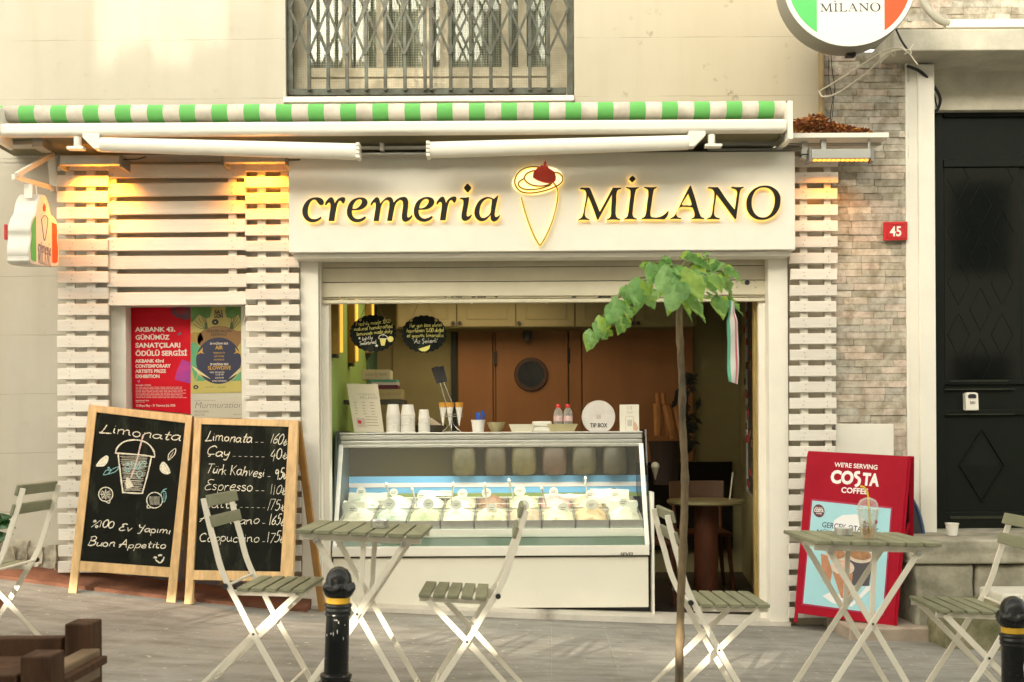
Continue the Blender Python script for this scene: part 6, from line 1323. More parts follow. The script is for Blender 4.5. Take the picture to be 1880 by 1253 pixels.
# red folding poster board
Bc = Board((1457, 1144, 6.76), (1640, 1168), (1482, 828), (1668, 838), (9, 6.46)); Fc = Bc.F
rb_ = thing('poster_board', 'red folding poster board advertising coffee, standing by the entrance steps', 'pavement board', Bc.A)
M_CR = mat('crimson_paint', (.34, .004, .018), .5, spec=.12, var=.12, vscale=5)
def zc1(x, y): return Fc.uv(1420 + x / 2.765, 800 + y / 2.765)
fp = [Vector((0, 0)), zc1(118, 950), zc1(122, 902), zc1(588, 965), zc1(584, 1020), Bc.FR, Bc.TR, Bc.TL]
quad_piece(Fc, fp, .018).build('front_leaf', M_CR, rb_, .003)
lo = [Fc(p) - Fc.N * .02 for p in (Vector((0, 0)), Bc.FR, Bc.TR, Bc.TL)]; rear = -Bc.n0 * .46
def rr_(p, t): return p + rear * t
r0 = rr_(lo[0], 1); r1 = rr_(lo[1], 1); r0.z = gz(r0.x, r0.y) + .01; r1.z = gz(r1.x, r1.y) + .12
q = MB(); q.prism([r0, r1, lo[2] + rear * .02, lo[3] + rear * .02], Bc.n0 * -.012); q.build('rear_leaf', mat('dark_board_back', (.030, .012, .014), .5), rb_, .002)
q = MB(); q.bar([r1 + Vector((.012, 0, 0)), lo[2] + rear * .02 + Vector((.012, 0, 0))], .03, .012, (0, 1, 0)); q.bar([Fc(Bc.FR) + Vector((.006, 0, 0)), Fc(Bc.TR) + Vector((.006, 0, 0))], .012, .03, (0, 1, 0)); split(q.build('edge_rail', M_CR, rb_))
ma, mb2 = lo[1] * .42 + lo[2] * .58, r1 * .42 + (lo[2] + rear * .02) * .58; mm_ = (ma + mb2) / 2 + Vector((0, 0, -.05))
q = MB(); q.bar([ma, mm_], .008, .016, (1, 0, 0)); q.bar([mm_, mb2], .008, .016, (1, 0, 0)); q.build('folding_stay', M_CR, rb_)
I4 = [zc1(199, 331), zc1(597, 372), zc1(555, 907), zc1(152, 852)]
for (k0, k1) in ((1.035, .0012),):
    cI = sum(I4, Vector((0, 0))) / 4; q = MB(); q.prism([Fc(cI + (p - cI) * k0, .0022) for p in I4], Fc.N * .003); q.build('poster_frame', mat('frame_magenta', (.36, .012, .06), .35), rb_)
q = MB(); q.prism([Fc(p, .0054) for p in I4], Fc.N * .001); q.build('poster', mat('poster_blue', (.33, .60, .66), .35, var=.06), rb_)
kc = Bc.B.y / FPX / 2.765
tw = []
def ct(s, x0, y, x1, h, m, bold, lift=.0012): a_, b_ = zc1(x0, y), zc1(x1, y); dx = (b_ - a_).length; Ft = Frame(Fc(a_), Fc(b_) - Fc(a_) if True else Fc.R, Fc.U); tw.append(text(s, Ft, (0, 0), h * kc * 1.40, m, rb_, bold=bold, width=dx, lift=lift))
M_CW = mat('board_white', (.80, .74, .72), .4); M_CN = mat('poster_navy_ink', (.05, .05, .10), .4)
def ct2(s, x0, y0, x1, y1, h, m, bold, lift=.0012):
    a_, b_ = Fc(zc1(x0, y0)), Fc(zc1(x1, y1)); Ft = Frame(a_, b_ - a_, Fc.U - (b_ - a_).normalized() * Fc.U.dot((b_ - a_).normalized())); tw.append(text(s, Ft, (0, 0), h * kc * 1.40, m, rb_, bold=bold, width=(b_ - a_).length, lift=lift))
ct2("WE'RE SERVING", 310, 158, 528, 173, 24, M_CW, .02); ct2('CO', 289, 238, 405, 246, 66, M_CW, .05); ct2('TA', 452, 249, 537, 256, 62, M_CW, .05); ct2('COFFEE', 343, 289, 478, 298, 29, M_CW, .03)
ct2('GERÇEK OTANTİK', 246, 465, 533, 500, 29, M_CN, .015, .0072); ct2('MÜKEMMEL KAHVE', 218, 500, 545, 535, 26, M_CN, .015, .0072)
q = MB(); q.ribbon(smooth_path([zc1(*p) for p in ((440, 188), (420, 190), (418, 206), (436, 222), (432, 246), (414, 258))], 6), 16 * kc, Fc, .0013); q.build('lettering_swirl', M_CW, rb_)
join(tw, 'lettering')
def cblob(x, y, rx, ry, m, nm, lift, n=28, rot=.1): q = MB(); q.flat([zc1(x + rx * math.cos(i * 2 * math.pi / n), y + ry * math.sin(i * 2 * math.pi / n) + rot * rx * math.cos(i * 2 * math.pi / n)) for i in range(n)][::-1], Fc, lift); return q.build(nm, m, rb_)
cblob(232, 383, 29, 33, mat('badge_plum', (.10, .012, .022), .4), 'round_badge', .0072)
tw = []; ct2('COSTA', 207, 386, 256, 391, 17, M_CW, .05, .0080); ct2('COFFEE', 217, 398, 246, 402, 7, M_CW, .02, .0080); ct2("WE'RE SERVING", 212, 368, 252, 372, 6, M_CW, .02, .0080); join(tw, 'lettering')
M_PHW = mat('poster_white_print', (.74, .74, .74), .4); M_SKIN = mat('poster_skin', (.45, .20, .10), .4, var=.2, vscale=20); M_COF = mat('poster_coffee', (.36, .17, .07), .4, var=.4, vscale=40); M_ICE = mat('poster_cream_print', (.62, .52, .42), .4, var=.3, vscale=40)
q = MB(); q.flat([zc1(*p) for p in ((310, 430), (350, 405), (420, 400), (470, 430), (480, 520), (300, 500))][::-1], Fc, .0070); q.flat([zc1(*p) for p in ((250, 815), (300, 790), (360, 820), (400, 850), (480, 760), (505, 770), (400, 870), (300, 850))][::-1], Fc, .0070); q.build('splash_print', M_PHW, rb_)
cblob(318, 600, 55, 38, M_ICE, 'drink_print', .0074); cblob(322, 600, 44, 26, M_COF, 'drink_print', .0077); cblob(440, 610, 66, 38, M_ICE, 'drink_print', .0074); cblob(442, 606, 56, 26, M_COF, 'drink_print', .0077)
q = MB(); q.flat([zc1(*p) for p in ((376, 620), (506, 628), (486, 765), (395, 760))][::-1], Fc, .0073); q.build('tumbler_print', mat('tumbler_dark', (.06, .05, .06), .4), rb_)
cblob(352, 668, 60, 40, M_ICE, 'drink_print', .0080); cblob(352, 662, 46, 28, mat('foam_print', (.68, .42, .32), .4, var=.3, vscale=50), 'drink_print', .0083)
q = MB(); q.flat([zc1(*p) for p in ((300, 690), (405, 700), (390, 830), (345, 825))][::-1], Fc, .0079); q.flat([zc1(*p) for p in ((242, 600), (275, 610), (300, 690), (290, 750), (250, 740))][::-1], Fc, .0074); q.build('hand_print', M_SKIN, rb_)
# dark disc behind it
di = thing('dark_disc', 'dark disc with a blue rim propped behind the red poster board', 'disc', at(1665, 1010, 6.9))
dM = Matrix.Translation(at(1650, 985, 6.88)) @ Matrix.Rotation(R(78), 4, 'X')
q = MB(); q.lathe([(.31, -.008), (.31, .008)], 56, dM @ Matrix.Diagonal((.5, 1, 1, 1))); q.build('disc', mat('disc_black', (.012, .014, .02), .4), di, smooth=True)
q = MB(); q.tube([dM @ Vector((.31 * .5 * math.cos(a), .31 * math.sin(a), .006)) for a in [i * math.pi / 28 for i in range(57)]], .012, 8); q.build('rim', mat('rim_blue', (.03, .06, .14), .35), di, smooth=True)

# ------------------------------------------------------------------ folding chairs and tables
M_CREAM = mat('cream_metal', (.82, .77, .65), .38, var=.06, vscale=8, coat=.2)
M_SAGE = mat('sage_slat', (.25, .25, .16), .65, spec=.3, var=.22, vscale=7, stretch=(2, .5, 2), bump=.1)
def folding_chair():
    t = thing('folding_chair', 'x', 'chair', (0, 0, 0), (0, 0, 0), 'cream and sage folding bistro chairs')
    P = [(-.285, .815), (-.279, .786), (-.251, .679), (-.238, .637), (-.211, .541), (-.178, .466), (-.13, .381), (-.07, .27), (.055, .06), (.088, .0)]
    for s in (-1, 1):
        pth = [Vector((p.x, s * .185, p.y)) for p in smooth_path(P, 4)]
        q = MB(); q.bar(pth, .009, .024, (1, 0, .4)); q.build('back_leg', M_CREAM, t, .002, local=True)
        q = MB(); q.bar([(.10, s * .168, .432), (-.07, s * .168, .268), (-.335, s * .168, .0)], .009, .024, (1, 0, 1)); q.build('front_leg', M_CREAM, t, .002, local=True)
        q = MB(); q.bar([(-.17, s * .158, .432), (.135, s * .158, .432)], .007, .022, (0, 0, 1)); q.build('seat_rail', M_CREAM, t, .001, local=True)
    q = MB()
    for (x, z) in ((.062, .05), (-.31, .03), (-.185, .462)): q.tube([(x, -.185, z), (x, .185, z)], .006, 8)
    split(q.build('cross_rod', M_CREAM, t, local=True, smooth=True))
    q = MB()
    for s in (-1, 1): q.tube([(-.188, s * .187, .462), (-.188, s * .203, .462)], .011, 10); q.tube([(-.07, s * .187, .27), (-.07, s * .193, .27)], .005, 8)
    split(q.build('pivot_knob', M_BLACK, t, local=True, smooth=True))
    for i in range(5):
        x = -.118 + .0575 * i; q = MB(); q.box((x - .0235, -.19, .442), (x + .0235, .19, .457)); q.build('seat_slat', M_SAGE, t, .003, local=True)
    for (x, z) in ((-.275, .806), (-.258, .722)):
        q = MB(); a = math.atan2(.028, .107); M_ = Matrix.Translation((x + .010, 0, z)) @ Matrix.Rotation(-a, 4, 'Y'); q.box((-.006, -.195, -.024), (.009, .195, .024), M_); q.build('back_slat', M_SAGE, t, .003, local=True)
    return t
def folding_table():
    t = thing('folding_table', 'x', 'table', (0, 0, 0), (0, 0, 0), 'cream and sage folding bistro tables')
    for s in (-1, 1):
        y = s * .205
        for (xa, xb) in ((-.20, .25), (.20, -.25)):
            q = MB(); yy = y + (.006 if xa < 0 else -.006); q.bar([(xa, yy, .655), (0, yy, .365), (xb * 1.02, yy, .0)], .009, .026, (1, 0, .7 if xa < 0 else -.7)); q.build('leg', M_CREAM, t, .002, local=True)
        q = MB(); q.bar([(.012, y - s * .02, .66), (.004, y - s * .02, .365)], .008, .024, (1, 0, 0)); q.build('strut', M_CREAM, t, .002, local=True)
        q = MB(); q.bar([(-.275, y, .668), (.275, y, .668)], .012, .026, (0, 0, 1)); q.build('rail', M_CREAM, t, .002, local=True)
    q = MB()
    for x in (-.245, .245): q.tube([(x, -.2, .03), (x, .2, .03)], .006, 8)
    for x in (-.2, .2): q.tube([(x, -.225, .655), (x, .225, .655)], .007, 8)
    split(q.build('cross_rod', M_CREAM, t, local=True, smooth=True))
    q = MB()
    for s in (-1, 1):
        for (x, z) in ((-.2, .655), (.2, .655)): q.tube([(x, s * .214, z), (x, s * .232, z)], .012, 12)
        q.tube([(0, s * .212, .365), (0, s * .22, .365)], .006, 8)
    split(q.build('bolt', M_CHROME, t, local=True, smooth=True))
    for i in range(7):
        x = -.249 + .083 * i; q = MB(); q.box((x - .036, -.27, .684), (x + .036, .27, .700)); q.build('table_slat', M_SAGE, t, .003, local=True)
    return t
def put(o, px, py, hgt, d, face, tilt, label, yaw=0):
    p = at(px, py, d); z = p.z - hgt; z = gz(p.x, p.y) * .5 + z * .5
    o.location = (p.x, d, z); o.rotation_euler = (0, R(tilt), R(yaw)); 
    if face < 0: o.rotation_euler = (0, R(-tilt), R(180 + yaw))
    o['label'] = label; return o
ch0 = folding_chair(); tb0 = folding_table()
put(ch0, 514, 1070, .457, 4.60, 1, 1.5, 'folding chair with its back in front of the chalkboard price list', -2)
put(copy_tree(ch0), 824, 1086, .457, 4.62, -1, 3.0, 'folding chair in front of the ice cream counter panel, facing the table with the tin', 0)
put(copy_tree(ch0), 1331, 1103, .457, 4.60, 1, 1.0, 'folding chair behind the young tree trunk', 1)
put(copy_tree(ch0), 1748, 1112, .457, 4.55, -1, 2.0, 'folding chair standing before the entrance steps', -3)
put(copy_tree(ch0), -52, 1040, .457, 4.85, -1, 2.0, 'folding chair cut by the frame beside the green plant, turned away from the chalkboards', 0)
tb0.scale = (.89, .89, 1)
put(tb0, 661, 968, .700, 4.58, 1, 2.6, 'folding table with a small metal tin, standing next to the iron bollard', -1)
put(copy_tree(tb0), 1568, 978, .700, 4.58, 1, 1.6, 'folding table with a plastic drink cup in front of the red poster board', 1)
def on_table(tb, px, py):                                   # a point of that table's top
    bpy.context.view_layer.update(); M_ = tb.matrix_world; O = M_ @ Vector((0, 0, .7003)); N = (M_.to_3x3() @ Vector((0, 0, 1))).normalized(); return hit(px, py, O, N)
tables = [o for o in COL.objects if o.name.startswith('folding_table')]
bpy.context.view_layer.update(); p = (tables[0].matrix_world @ Vector((.06, -.02, .7003)))
tn = thing('ashtray', 'shallow round metal tin on the folding table by the bollard', 'ashtray', p)
q = MB(); q.lathe([(.036, 0), (.0385, .002), (.0385, .030), (.0365, .032), (.0355, .030), (.0355, .004), (.002, .004)], 32, Matrix.Translation(p), cap=False); q.build('tin', M_CHROME, tn, smooth=True)
bpy.context.view_layer.update()
p = tables[1].matrix_world @ Vector((-.055, .05, .7003))
q = MB(); q.lathe([(.036, 0), (.0385, .002), (.0385, .030), (.0365, .032), (.0355, .030), (.0355, .004), (.002, .004)], 32, Matrix.Translation(p), cap=False); tag(q.build('ashtray', M_STEEL, smooth=True), 'shallow metal tin half behind the plastic drink cup', 'ashtray')
p = tables[1].matrix_world @ Vector((.0, -.13, .7003))
dc = thing('drink_cup', 'clear plastic cup with domed lid, yellow straw and a little iced drink', 'drink cup', p)
M_CUPG = clear_plastic('cup_plastic', (.80, .80, .76), .12)
q = MB(); q.lathe([(.026, 0), (.028, .003), (.041, .115), (.0425, .118), (.0425, .122), (.040, .120), (.027, .006)], 32, cap=False); q.build('cup_wall', M_CUPG, dc, local=True, smooth=True)
q = MB(); q.lathe([(.044, .119), (.044, .126), (.041, .128), (.039, .145), (.030, .160), (.012, .168), (.010, .169)], 32, cap=False); q.build('lid', M_CUPG, dc, local=True, smooth=True)
q = MB(); q.lathe([(.0268, .0045), (.0315, .045), (.001, .047)], 28); q.build('drink', mat('iced_drink', (.66, .42, .14), .3, var=.35, vscale=40), dc, local=True, smooth=True)
q = MB()
for (x, y, z, a) in ((.012, -.008, .05, .4), (-.012, .004, .053, 1.0), (.002, .012, .060, .2)): q.box((-.011, -.011, -.011), (.011, .011, .011), Matrix.Translation((x, y, z)) @ Matrix.Rotation(a, 4, 'Z') @ Matrix.Rotation(a, 4, 'X'))
q.build('ice_cube', clear_plastic('ice', (.75, .70, .60), .3), dc, .003, local=True)
q = MB(); q.tube([(.010, 0, .02), (.001, 0, .172), (-.004, 0, .196), (-.016, 0, .212), (-.030, 0, .216)], .0038, 10); q.build('drinking_straw', mat('straw_yellow', (.75, .55, .02), .4), dc, local=True, smooth=True)
def cyl_text(s, ang, z0, h, m, nm, vert):                 # print that follows the cup's wall
    cu = bpy.data.curves.new('t', 'FONT'); cu.body = s; cu.size = h * 1.4; cu.offset = .02 * h; me = curve_mesh(cu)
    for v in me.vertices:
        x, y = v.co.x, v.co.y; 
        if vert: x, y = -y, x
        z = z0 + y; r_ = .0285 + .0131 * (z - .003) / .112 + .0004; a = ang + x / r_; v.co = Vector((r_ * math.sin(a), -r_ * math.cos(a), z))
    me.materials.append(m); o = bpy.data.objects.new(nm, me); COL.objects.link(o); o.parent = dc
cyl_text('COSTA', -.55, .018, .013, mat('cup_print', (.09, .03, .04), .5), 'lettering', True); cyl_text('COFFEE', -.2, .025, .006, MATS['cup_print'], 'lettering', True)
q = MB(); q.lathe([(.010, 0), (.010, .0006)], 14, Matrix.Translation((.024, -.0275, .072)) @ Matrix.Rotation(.7, 4, 'Z') @ Matrix.Rotation(math.pi / 2 - .12, 4, 'X')); q.build('heart_print', mat('cup_badge', (.28, .03, .06), .5), dc, local=True)

# ------------------------------------------------------------------ bollards
M_IRON = mat('black_iron_paint', (.007, .008, .0075), .25, var=.3, vscale=14, bump=.12, bscale=30, coat=.1, spec=.35)
M_YEL = mat('yellow_band', (.62, .36, .02), .45, var=.15, vscale=20)
def bollard():
    t = thing('bollard', 'x', 'bollard', (0, 0, 0), (0, 0, 0), 'black iron bollards')
    def fl(p, n=32, lobes=0, amp=0):
        q = MB(); q.lathe(p, n)
        if lobes:
            for v in q.bm.verts:
                if v.co.xy.length > .02: a = math.atan2(v.co.y, v.co.x); k = 1 + amp * math.cos(lobes * a); v.co.x *= k; v.co.y *= k
        return q
    fl([(.075, -.12), (.078, .0), (.075, .06), (.060, .12), (.047, .175), (.044, .19)], 48, 8, .06).build('base', M_IRON, t, local=True, smooth=True)
    fl([(.044, .186), (.060, .192), (.062, .203), (.050, .208), (.055, .216), (.057, .230), (.045, .238)]).build('base_ring', M_IRON, t, local=True, smooth=True)
    fl([(.044, .236), (.042, .44), (.042, .445)]).build('shaft', M_IRON, t, local=True, smooth=True)
    fl([(.044, .440), (.048, .446), (.046, .454), (.049, .462), (.046, .470), (.050, .478), (.048, .484), (.041, .488)]).build('collar', M_IRON, t, local=True, smooth=True)
    fl([(.042, .486), (.042, .508)]).build('yellow_band', M_YEL, t, local=True, smooth=True)
    q = fl([(.040, .506), (.050, .516), (.058, .532), (.057, .545), (.051, .556), (.047, .560), (.046, .572), (.041, .590), (.030, .606), (.014, .615), (.003, .617)], 48)
    for v in q.bm.verts:
        if .52 < v.co.z < .56: a = math.atan2(v.co.y, v.co.x); k = 1 + .05 * math.cos(5 * a); v.co.x *= k; v.co.y *= k; v.co.z += .006 * math.cos(5 * a)
    q.build('cap', M_IRON, t, local=True, smooth=True)
    q = MB(); random.seed(17)
    for i in range(14):
        a = random.uniform(-2.6, -.4); z = random.uniform(.2, .43); r_ = .0433; h = random.uniform(.003, .014); w_ = random.uniform(.04, .16)
        q.poly([(r_ * math.cos(a + dx), r_ * math.sin(a + dx), z + dz) for dx, dz in ((0, 0), (w_ * .7, -h * .3), (w_, h * .5), (w_ * .4, h), (-.02, h * .6))])
    q.build('paint_chip', mat('chip_grey', (.36, .36, .33), .8), t, local=True)
    return t
b0 = bollard(); bd = 3.9
p = at(618, 1040, bd); b0.location = (p.x - .012, bd, p.z - .617); b0.rotation_euler = (0, R(2.0), 0); b0['label'] = 'black iron bollard with yellow band before the table with the tin'
b1 = copy_tree(b0); p = at(1863, 1095, bd); b1.location = (p.x, bd, p.z - .617); b1.rotation_euler = (0, R(.5), R(140)); b1['label'] = 'black iron bollard with yellow band at the frame edge before the entrance steps'
q = MB(); r_ = .0437
for k_ in range(1): q.poly([(r_ * math.sin(a) , -r_ * math.cos(a), z) for a, z in ((.30, .375), (.52, .40), (.62, .36), (.58, .32), (.40, .335))])
st_ = q.build('torn_sticker', mat('sticker_white', (.6, .58, .52), .6, var=.4, vscale=60), b1, local=True); st_.rotation_euler = (0, 0, R(-140))

# ------------------------------------------------------------------ young tree
TD = 3.95
M_BARK = mat('bark', (.20, .14, .07), .85, var=.55, vscale=16, bump=.8, bscale=50, stretch=(1, 1, .35), dirt=(.05, .04, .025))
M_LEAF = mat('leaf_green', (.10, .23, .07), .5, var=.35, vscale=9); 
def leafmat():
    m = M_LEAF; n = m.node_tree.nodes; l = m.node_tree.links; b = n['Principled BSDF']
    gi = n.new('ShaderNodeNewGeometry'); cr = n.new('ShaderNodeValToRGB'); e = cr.color_ramp.elements; e[0].color = (.20, .42, .12, 1); e[1].color = (.48, .66, .08, 1); e.new(.5).color = (.32, .55, .19, 1)
    l.new(gi.outputs['Random Per Island'], cr.inputs[0])
    nz = n.new('ShaderNodeTexNoise'); nz.inputs['Scale'].default_value = 14; mx = n.new('ShaderNodeMix'); mx.data_type = 'RGBA'; mx.blend_type = 'OVERLAY'; mx.inputs[0].default_value = .5
    l.new(cr.outputs[0], mx.inputs[6]); l.new(nz.outputs['Fac'], mx.inputs[7]); l.new(mx.outputs[2], b.inputs['Base Color'])
    tr = n.new('ShaderNodeBsdfTranslucent'); l.new(mx.outputs[2], tr.inputs[0]); ms = n.new('ShaderNodeMixShader'); ms.inputs[0].default_value = .5; out = n['Material Output']
    l.new(b.outputs[0], ms.inputs[1]); l.new(tr.outputs[0], ms.inputs[2]); l.new(ms.outputs[0], out.inputs[0])
leafmat()
base = at(1247, 1253, TD)
tr_ = thing('young_tree', 'slender young tree with large heart shaped leaves before the shop opening', 'tree', (base.x, TD, gz(base.x, TD)))
random.seed(23)
TP = [(1246, 1420), (1247, 1253), (1249, 1150), (1252, 1050), (1256, 950), (1257, 860), (1253, 780), (1252, 700), (1249, 640), (1247, 580), (1246, 540), (1243, 505)]
tp = smooth_path([at(x, y, TD) for x, y in TP], 5); n_ = len(tp)
q = MB(); q.tube([p + Vector((random.uniform(-.0012, .0012), 0, 0)) for p in tp], [(.0155 - .005 * i / n_) * (1 + random.uniform(-.06, .06) + (.22 if i in (9, 17, 24, 33, 41) else 0)) for i in range(n_)], 12); q.build('trunk', M_BARK, tr_, smooth=True)
def leaf(q, base, tip, wd, nrm, curl=.25):
    base, tip = Vector(base), Vector(tip); ax = tip - base; Ln = ax.length; ax.normalize(); nrm = Vector(nrm); sd = ax.cross(nrm).normalized(); nn_ = sd.cross(ax).normalized()
    prof = [(0, .0), (-.06, .22), (.0, .40), (.14, .50), (.32, .50), (.50, .42), (.68, .28), (.84, .13), (1, 0)]
    def P(t, w_): return base + ax * (t * Ln) + sd * (w_ * wd) + nn_ * (-curl * Ln * (t * t) * .6 - abs(w_) * wd * .30 + .012 * math.sin(t * 9 + w_ * 8))
    mid = [q.bm.verts.new(P(max(t, 0), 0)) for t, _ in prof]
    for s in (-1, 1):
        hlf = [q.bm.verts.new(P(t, w_ * .55 * s)) for t, w_ in prof]; edge = [q.bm.verts.new(P(t, w_ * s + random.uniform(-.015, .015))) for t, w_ in prof]
        for i in range(len(prof) - 1):
            for a_, b_ in ((mid, hlf), (hlf, edge)):
                vs = [a_[i], a_[i + 1], b_[i + 1], b_[i]] if s > 0 else [a_[i], b_[i], b_[i + 1], a_[i + 1]]
                try: q.bm.faces.new(vs)
                except ValueError: pass
def zl(x, y, dd=0): return at(1050 + x / 3.915, 440 + y / 3.915, TD + dd)
LV = [  # base, tip, width px, depth offset of base and tip, normal
 (700,200, 620,405, 165, -.10,-.14), (770,300, 680,540, 175, -.14,-.17), (850,215, 950,445, 185, -.10,-.15), (590,175, 560,345, 120, -.04,-.06), (545,180, 480,200, 60, .02,.05), (650,140, 740,190, 95, -.02,-.02),
 (500,290, 450,480, 160, -.05,-.09), (480,290, 400,420, 90, .02,.0), (400,340, 330,410, 70, .0,.02), (420,350, 400,480, 120, -.03,-.05), (340,430, 240,620, 165, -.04,-.06), (420,480, 400,575, 90, -.06,-.08), (220,560, 180,720, 130, -.03,-.05), (150,660, 108,805, 120, -.02,-.05), (260,640, 210,725, 90, .01,.01), (380,560, 325,690, 110, .03,.03), (560,330, 440,550, 70, .05,.06),
 (560,380, 600,510, 130, .10,.14), (760,190, 840,250, 110, -.06,-.08), (740,240, 760,310, 80, -.10,-.12), (880,100, 940,200, 130, .0,-.02), (850,95, 770,135, 60, .03,.05), (960,110, 990,150, 80, .02,.04), (990,180, 1110,170, 110, -.02,.0), (880,190, 985,250, 90, .02,-.04),
 (960,260, 1060,405, 150, -.02,-.05), (1030,250, 1080,380, 110, -.05,-.09), (1060,230, 1165,330, 90, .04,.06), (1090,260, 1160,405, 120, .01,.0), (1110,190, 1245,320, 75, .0,-.02), (840,390, 970,590, 110, -.08,-.12), (810,440, 870,600, 45, .02,.03), (1060,410, 1090,575, 130, -.03,-.06), (1130,410, 1240,548, 60, .0,-.02), (980,390, 1010,440, 70, .06,.08), (700,210, 770,290, 90, .05,.05), (940,150, 1000,260, 110, .06,.07), (640,180, 560,260, 100, .08,.10)]
q = MB(); qb = MB(); qb2 = MB()
for (bx, by, tx_, ty_, wd, d0, d1) in LV:
    b_ = zl(bx, by, d0); tp_ = zl(tx_, ty_, d1); sx_ = (tx_ - bx)
    leaf(q, b_, tp_, wd / 3.915 / FPX * TD * 1.02, (random.uniform(-.3, .3) + sx_ * .0015, -1, random.uniform(.25, .7)))
for a, b_ in (((775, 300), (480, 280)), ((480, 280), (150, 660)), ((760, 250), (990, 140)), ((770, 280), (1080, 230)), ((1080, 230), (1140, 420)), ((770, 330), (850, 400)), ((770, 240), (880, 110)), ((770, 240), (600, 170))):
    qb.tube(smooth_path([zl(*a), (zl(*a) + zl(*b_)) / 2 + Vector((0, .01, .015)), zl(*b_)], 5), .0035, 6)
q.build('leaves', M_LEAF, tr_, smooth=True); qb.build('branch', mat('green_twig', (.16, .17, .05), .7), tr_, smooth=True)
# folded flag ribbon hanging from the branch
fl_ = thing('flag_ribbon', 'folded white ribbon with green and red stripes hanging among the tree leaves', 'flag', zl(1150, 440))
FFr = Frame(zl(1150, 700, -.02), (1, 0, 0), (0, 0, 1)); fu = lambda x, y: FFr.uv(1050 + x / 3.915, 440 + y / 3.915)
edges = [(1133, 436, 1168, 455), (1125, 540, 1172, 530), (1115, 590, 1190, 590), (1117, 700, 1196, 700), (1118, 850, 1199, 850), (1120, 960, 1200, 940), (1128, 1022, 1192, 1041)]
def strip(a, b, m, nm, lift):
    q = MB(); fr_ = []; 
    for i in range(25):
        t = i / 24 * (len(edges) - 1); k_ = min(int(t), len(edges) - 2); f = t - k_; e = [edges[k_][j] * (1 - f) + edges[k_ + 1][j] * f for j in range(4)]
        row = []
        for u in (a, (a + b) / 2, b):
            p_ = fu(e[0] + (e[2] - e[0]) * u, e[1] + (e[3] - e[1]) * u); row.append(FFr(p_, lift + .012 * math.sin(u * 3.14) + .004 * math.sin(i * .6 + u * 4)))
        fr_.append(row)
    vs = [[q.bm.verts.new(p_) for p_ in r_] for r_ in fr_]; vb = [[q.bm.verts.new(p_ - FFr.N * .004) for p_ in r_] for r_ in fr_]
    for r0, r1, s0, s1 in zip(vs, vs[1:], vb, vb[1:]):
        for j in range(2): q.bm.faces.new((r0[j], r0[j + 1], r1[j + 1], r1[j])); q.bm.faces.new((s0[j], s1[j], s1[j + 1], s0[j + 1]))
    q.build(nm, m, fl_, smooth=True)
strip(0, .24, mat('ribbon_green', (.12, .46, .30), .6), 'green_stripe', 0); strip(.24, .66, mat('ribbon_white', (.76, .73, .68), .6), 'white_stripe', .0004); strip(.66, .86, mat('ribbon_red', (.60, .13, .15), .6), 'red_stripe', 0); strip(.86, 1, MATS['ribbon_white'], 'white_stripe', 0)

# ------------------------------------------------------------------ wooden bench end and the plant at the left edge
ben = thing('bench', 'dark brown wooden bench end with square posts at the lower frame corner', 'bench', (at(150, 1400, 3.3).x, 3.3, gz(-1.3, 3.4)))
M_BR = mat('brown_stained_wood', (.075, .04, .023), .75, spec=.12, var=.4, vscale=6, stretch=(4, 4, .6), bump=.25)
def post(x0, y0, x1, d, dep, nm):
    A = at(x0, y0, d); B = at(x1, y0, d); q = MB(); q.box((A.x, d, gz(A.x, 3.5) - .12), (B.x, d + dep, A.z)); q.build(nm, M_BR, ben, .005)
post(118, 1146, 166, 3.45, .10, 'post'); post(36, 1206, 92, 3.0, .10, 'post')
q = MB(); A = at(-400, 1180, 3.5); B = at(118, 1180, 3.5); q.box((A.x, 3.48, at(0, 1214, 3.5).z), (B.x, 3.53, at(0, 1172, 3.48).z)); q.build('back_rail', M_BR, ben, .006)
A = at(95, 1200, 3.08); q = MB(); q.box((-1.37, 3.08, .41), (-1.31, 3.46, .50)); q.build('side_rail', mat('worn_wood_top', (.17, .11, .06), .55, var=.3), ben, .006)
q = MB(); A = at(-400, 1215, 3.02); q.box((A.x, 3.0, at(0, 1262, 3.0).z), (at(36, 1215, 3.02).x, 3.05, at(0, 1240, 3.0).z)); q.build('front_rail', M_BR, ben, .006)
q = MB(); q.box((at(-400, 1215, 3.02).x, 3.06, at(0, 1262, 3.0).z - .03), (at(100, 1215, 3.05).x, 3.45, at(0, 1262, 3.0).z - .005)); q.build('seat', M_BR, ben, .004)
pl_ = thing('potted_plant', 'plant with glossy dark green leaves beside the plaster wall at the frame edge', 'plant', at(-40, 1050, 5.2))
M_GL = mat('glossy_leaf', (.03, .10, .025), .25, var=.3, vscale=10)
q = MB(); P_ = lambda x, y, dd=0: at(x, y, 5.2 + dd)
for (a, b_, wd) in (((-30, 950), (24, 965), .10), ((-50, 1000), (14, 978), .12), ((-60, 960), (-5, 940), .09), ((-70, 1010), (-30, 985), .10), ((-20, 955), (26, 945), .05)): leaf(q, P_(*a), P_(b_[0], b_[1], -.05), wd, (.2, -1, .5), .35)
q.build('leaves', M_GL, pl_, smooth=True)
q = MB(); q.tube(smooth_path([P_(-50, 1130), P_(-52, 1050), P_(-30, 955)], 5), .008, 6); q.tube(smooth_path([P_(-50, 1130), P_(-62, 1050), P_(-50, 1000)], 5), .007, 6); q.build('stem', mat('plant_stem', (.08, .13, .04), .6), pl_, smooth=True)
q = MB(); b_ = P_(-50, 1200); b_.z = gz(b_.x, 5.2); q.lathe([(.10, 0), (.14, .24), (.13, .24), (.12, .2)], 24, Matrix.Translation(b_)); q.build('pot', mat('clay_pot', (.30, .12, .06), .8, var=.2), pl_, smooth=True)
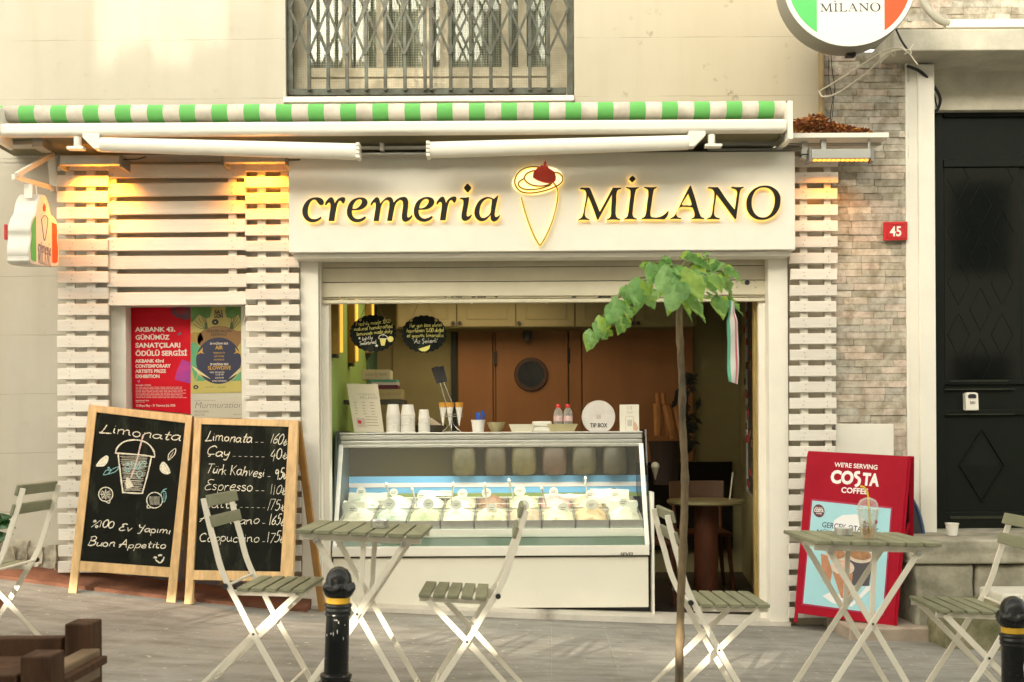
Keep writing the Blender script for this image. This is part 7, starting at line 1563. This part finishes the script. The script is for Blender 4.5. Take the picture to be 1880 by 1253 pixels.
# ------------------------------------------------------------------ the other side of the street (behind the camera): an unseen blocker, its roofline and gaps cut to shape the sunlight
OY = -5.0
opp = thing('opposite_sun_blocker', 'unseen pale house front across the street, added with slits that shape the sunlight', 'building', (0, OY - 3, 0))
def back(p):                                              # follow the sunlight from a place on the shop front back to that facade
    t = (p.y - OY) / sun_dir.y; q = Vector(p) - sun_dir * t; return q.x, q.z
holes = []
def gap(x0, y0, x1, y1, d):
    a = back(at(x0, y1, d)); b = back(at(x1, y0, d)); holes.append((min(a[0], b[0]), min(a[1], b[1]), max(a[0], b[0]), max(a[1], b[1])))
H_top = 0
for x in range(190, 425, 34):                            # slits cut to pass thin slices of sun, which blur together on the wall
    gap(x, -330, x + 7, 60 + 60 * abs(math.sin(x * .9)), WY)
for x in range(645, 800, 34): gap(x, -250, x + 9, 150, WY + .05)
NW = len(holes)
NS = 22
for i in range(NS):                                       # the thin streak of sun crossing the pavement at a slant
    t = i / NS; X0, X1 = -3.6 + 5.0 * t, -3.6 + 5.0 * (t + 1 / NS); Yc = 6.90 - 1.30 * (t + .5 / NS)
    zc_ = gz((X0 + X1) / 2, Yc); a = back(Vector((X0, Yc, zc_))); b = back(Vector((X1, Yc, zc_))); lo_ = back(Vector((X0, Yc - .20, zc_)))[1]; hi_ = back(Vector((X0, Yc + .20, zc_)))[1]
    holes.append((min(a[0], b[0]) - .002, min(lo_, hi_), max(a[0], b[0]) + .002, max(lo_, hi_)))
H = max(h[3] for h in holes[:NW]) - .35
xs = sorted({-30.0, 30.0, *[h[0] for h in holes], *[h[2] for h in holes]}); zs = sorted({-1.0, H, *[h[1] for h in holes], *[h[3] for h in holes]})
q = MB()
for x0, x1 in zip(xs, xs[1:]):
    for z0, z1_ in zip(zs, zs[1:]):
        cx_, cz_ = (x0 + x1) / 2, (z0 + z1_) / 2
        if any(h[0] < cx_ < h[2] and h[1] < cz_ < h[3] for h in holes) or cz_ > H: continue
        q.box((x0, OY - .03, z0), (x1, OY, z1_))
q.build('wall', mat('opposite_plaster', (.78, .73, .62), .9, var=.1), opp)
q = MB(); random.seed(2)
for i in range(-7, 8):
    for j in range(3): q.box((i * 2.1 - .5, OY + .002, .9 + j * 3.1), (i * 2.1 + .5, OY + .03, 2.5 + j * 3.1))
q.build('window', mat('opposite_glass', (.03, .035, .04), .1), opp)
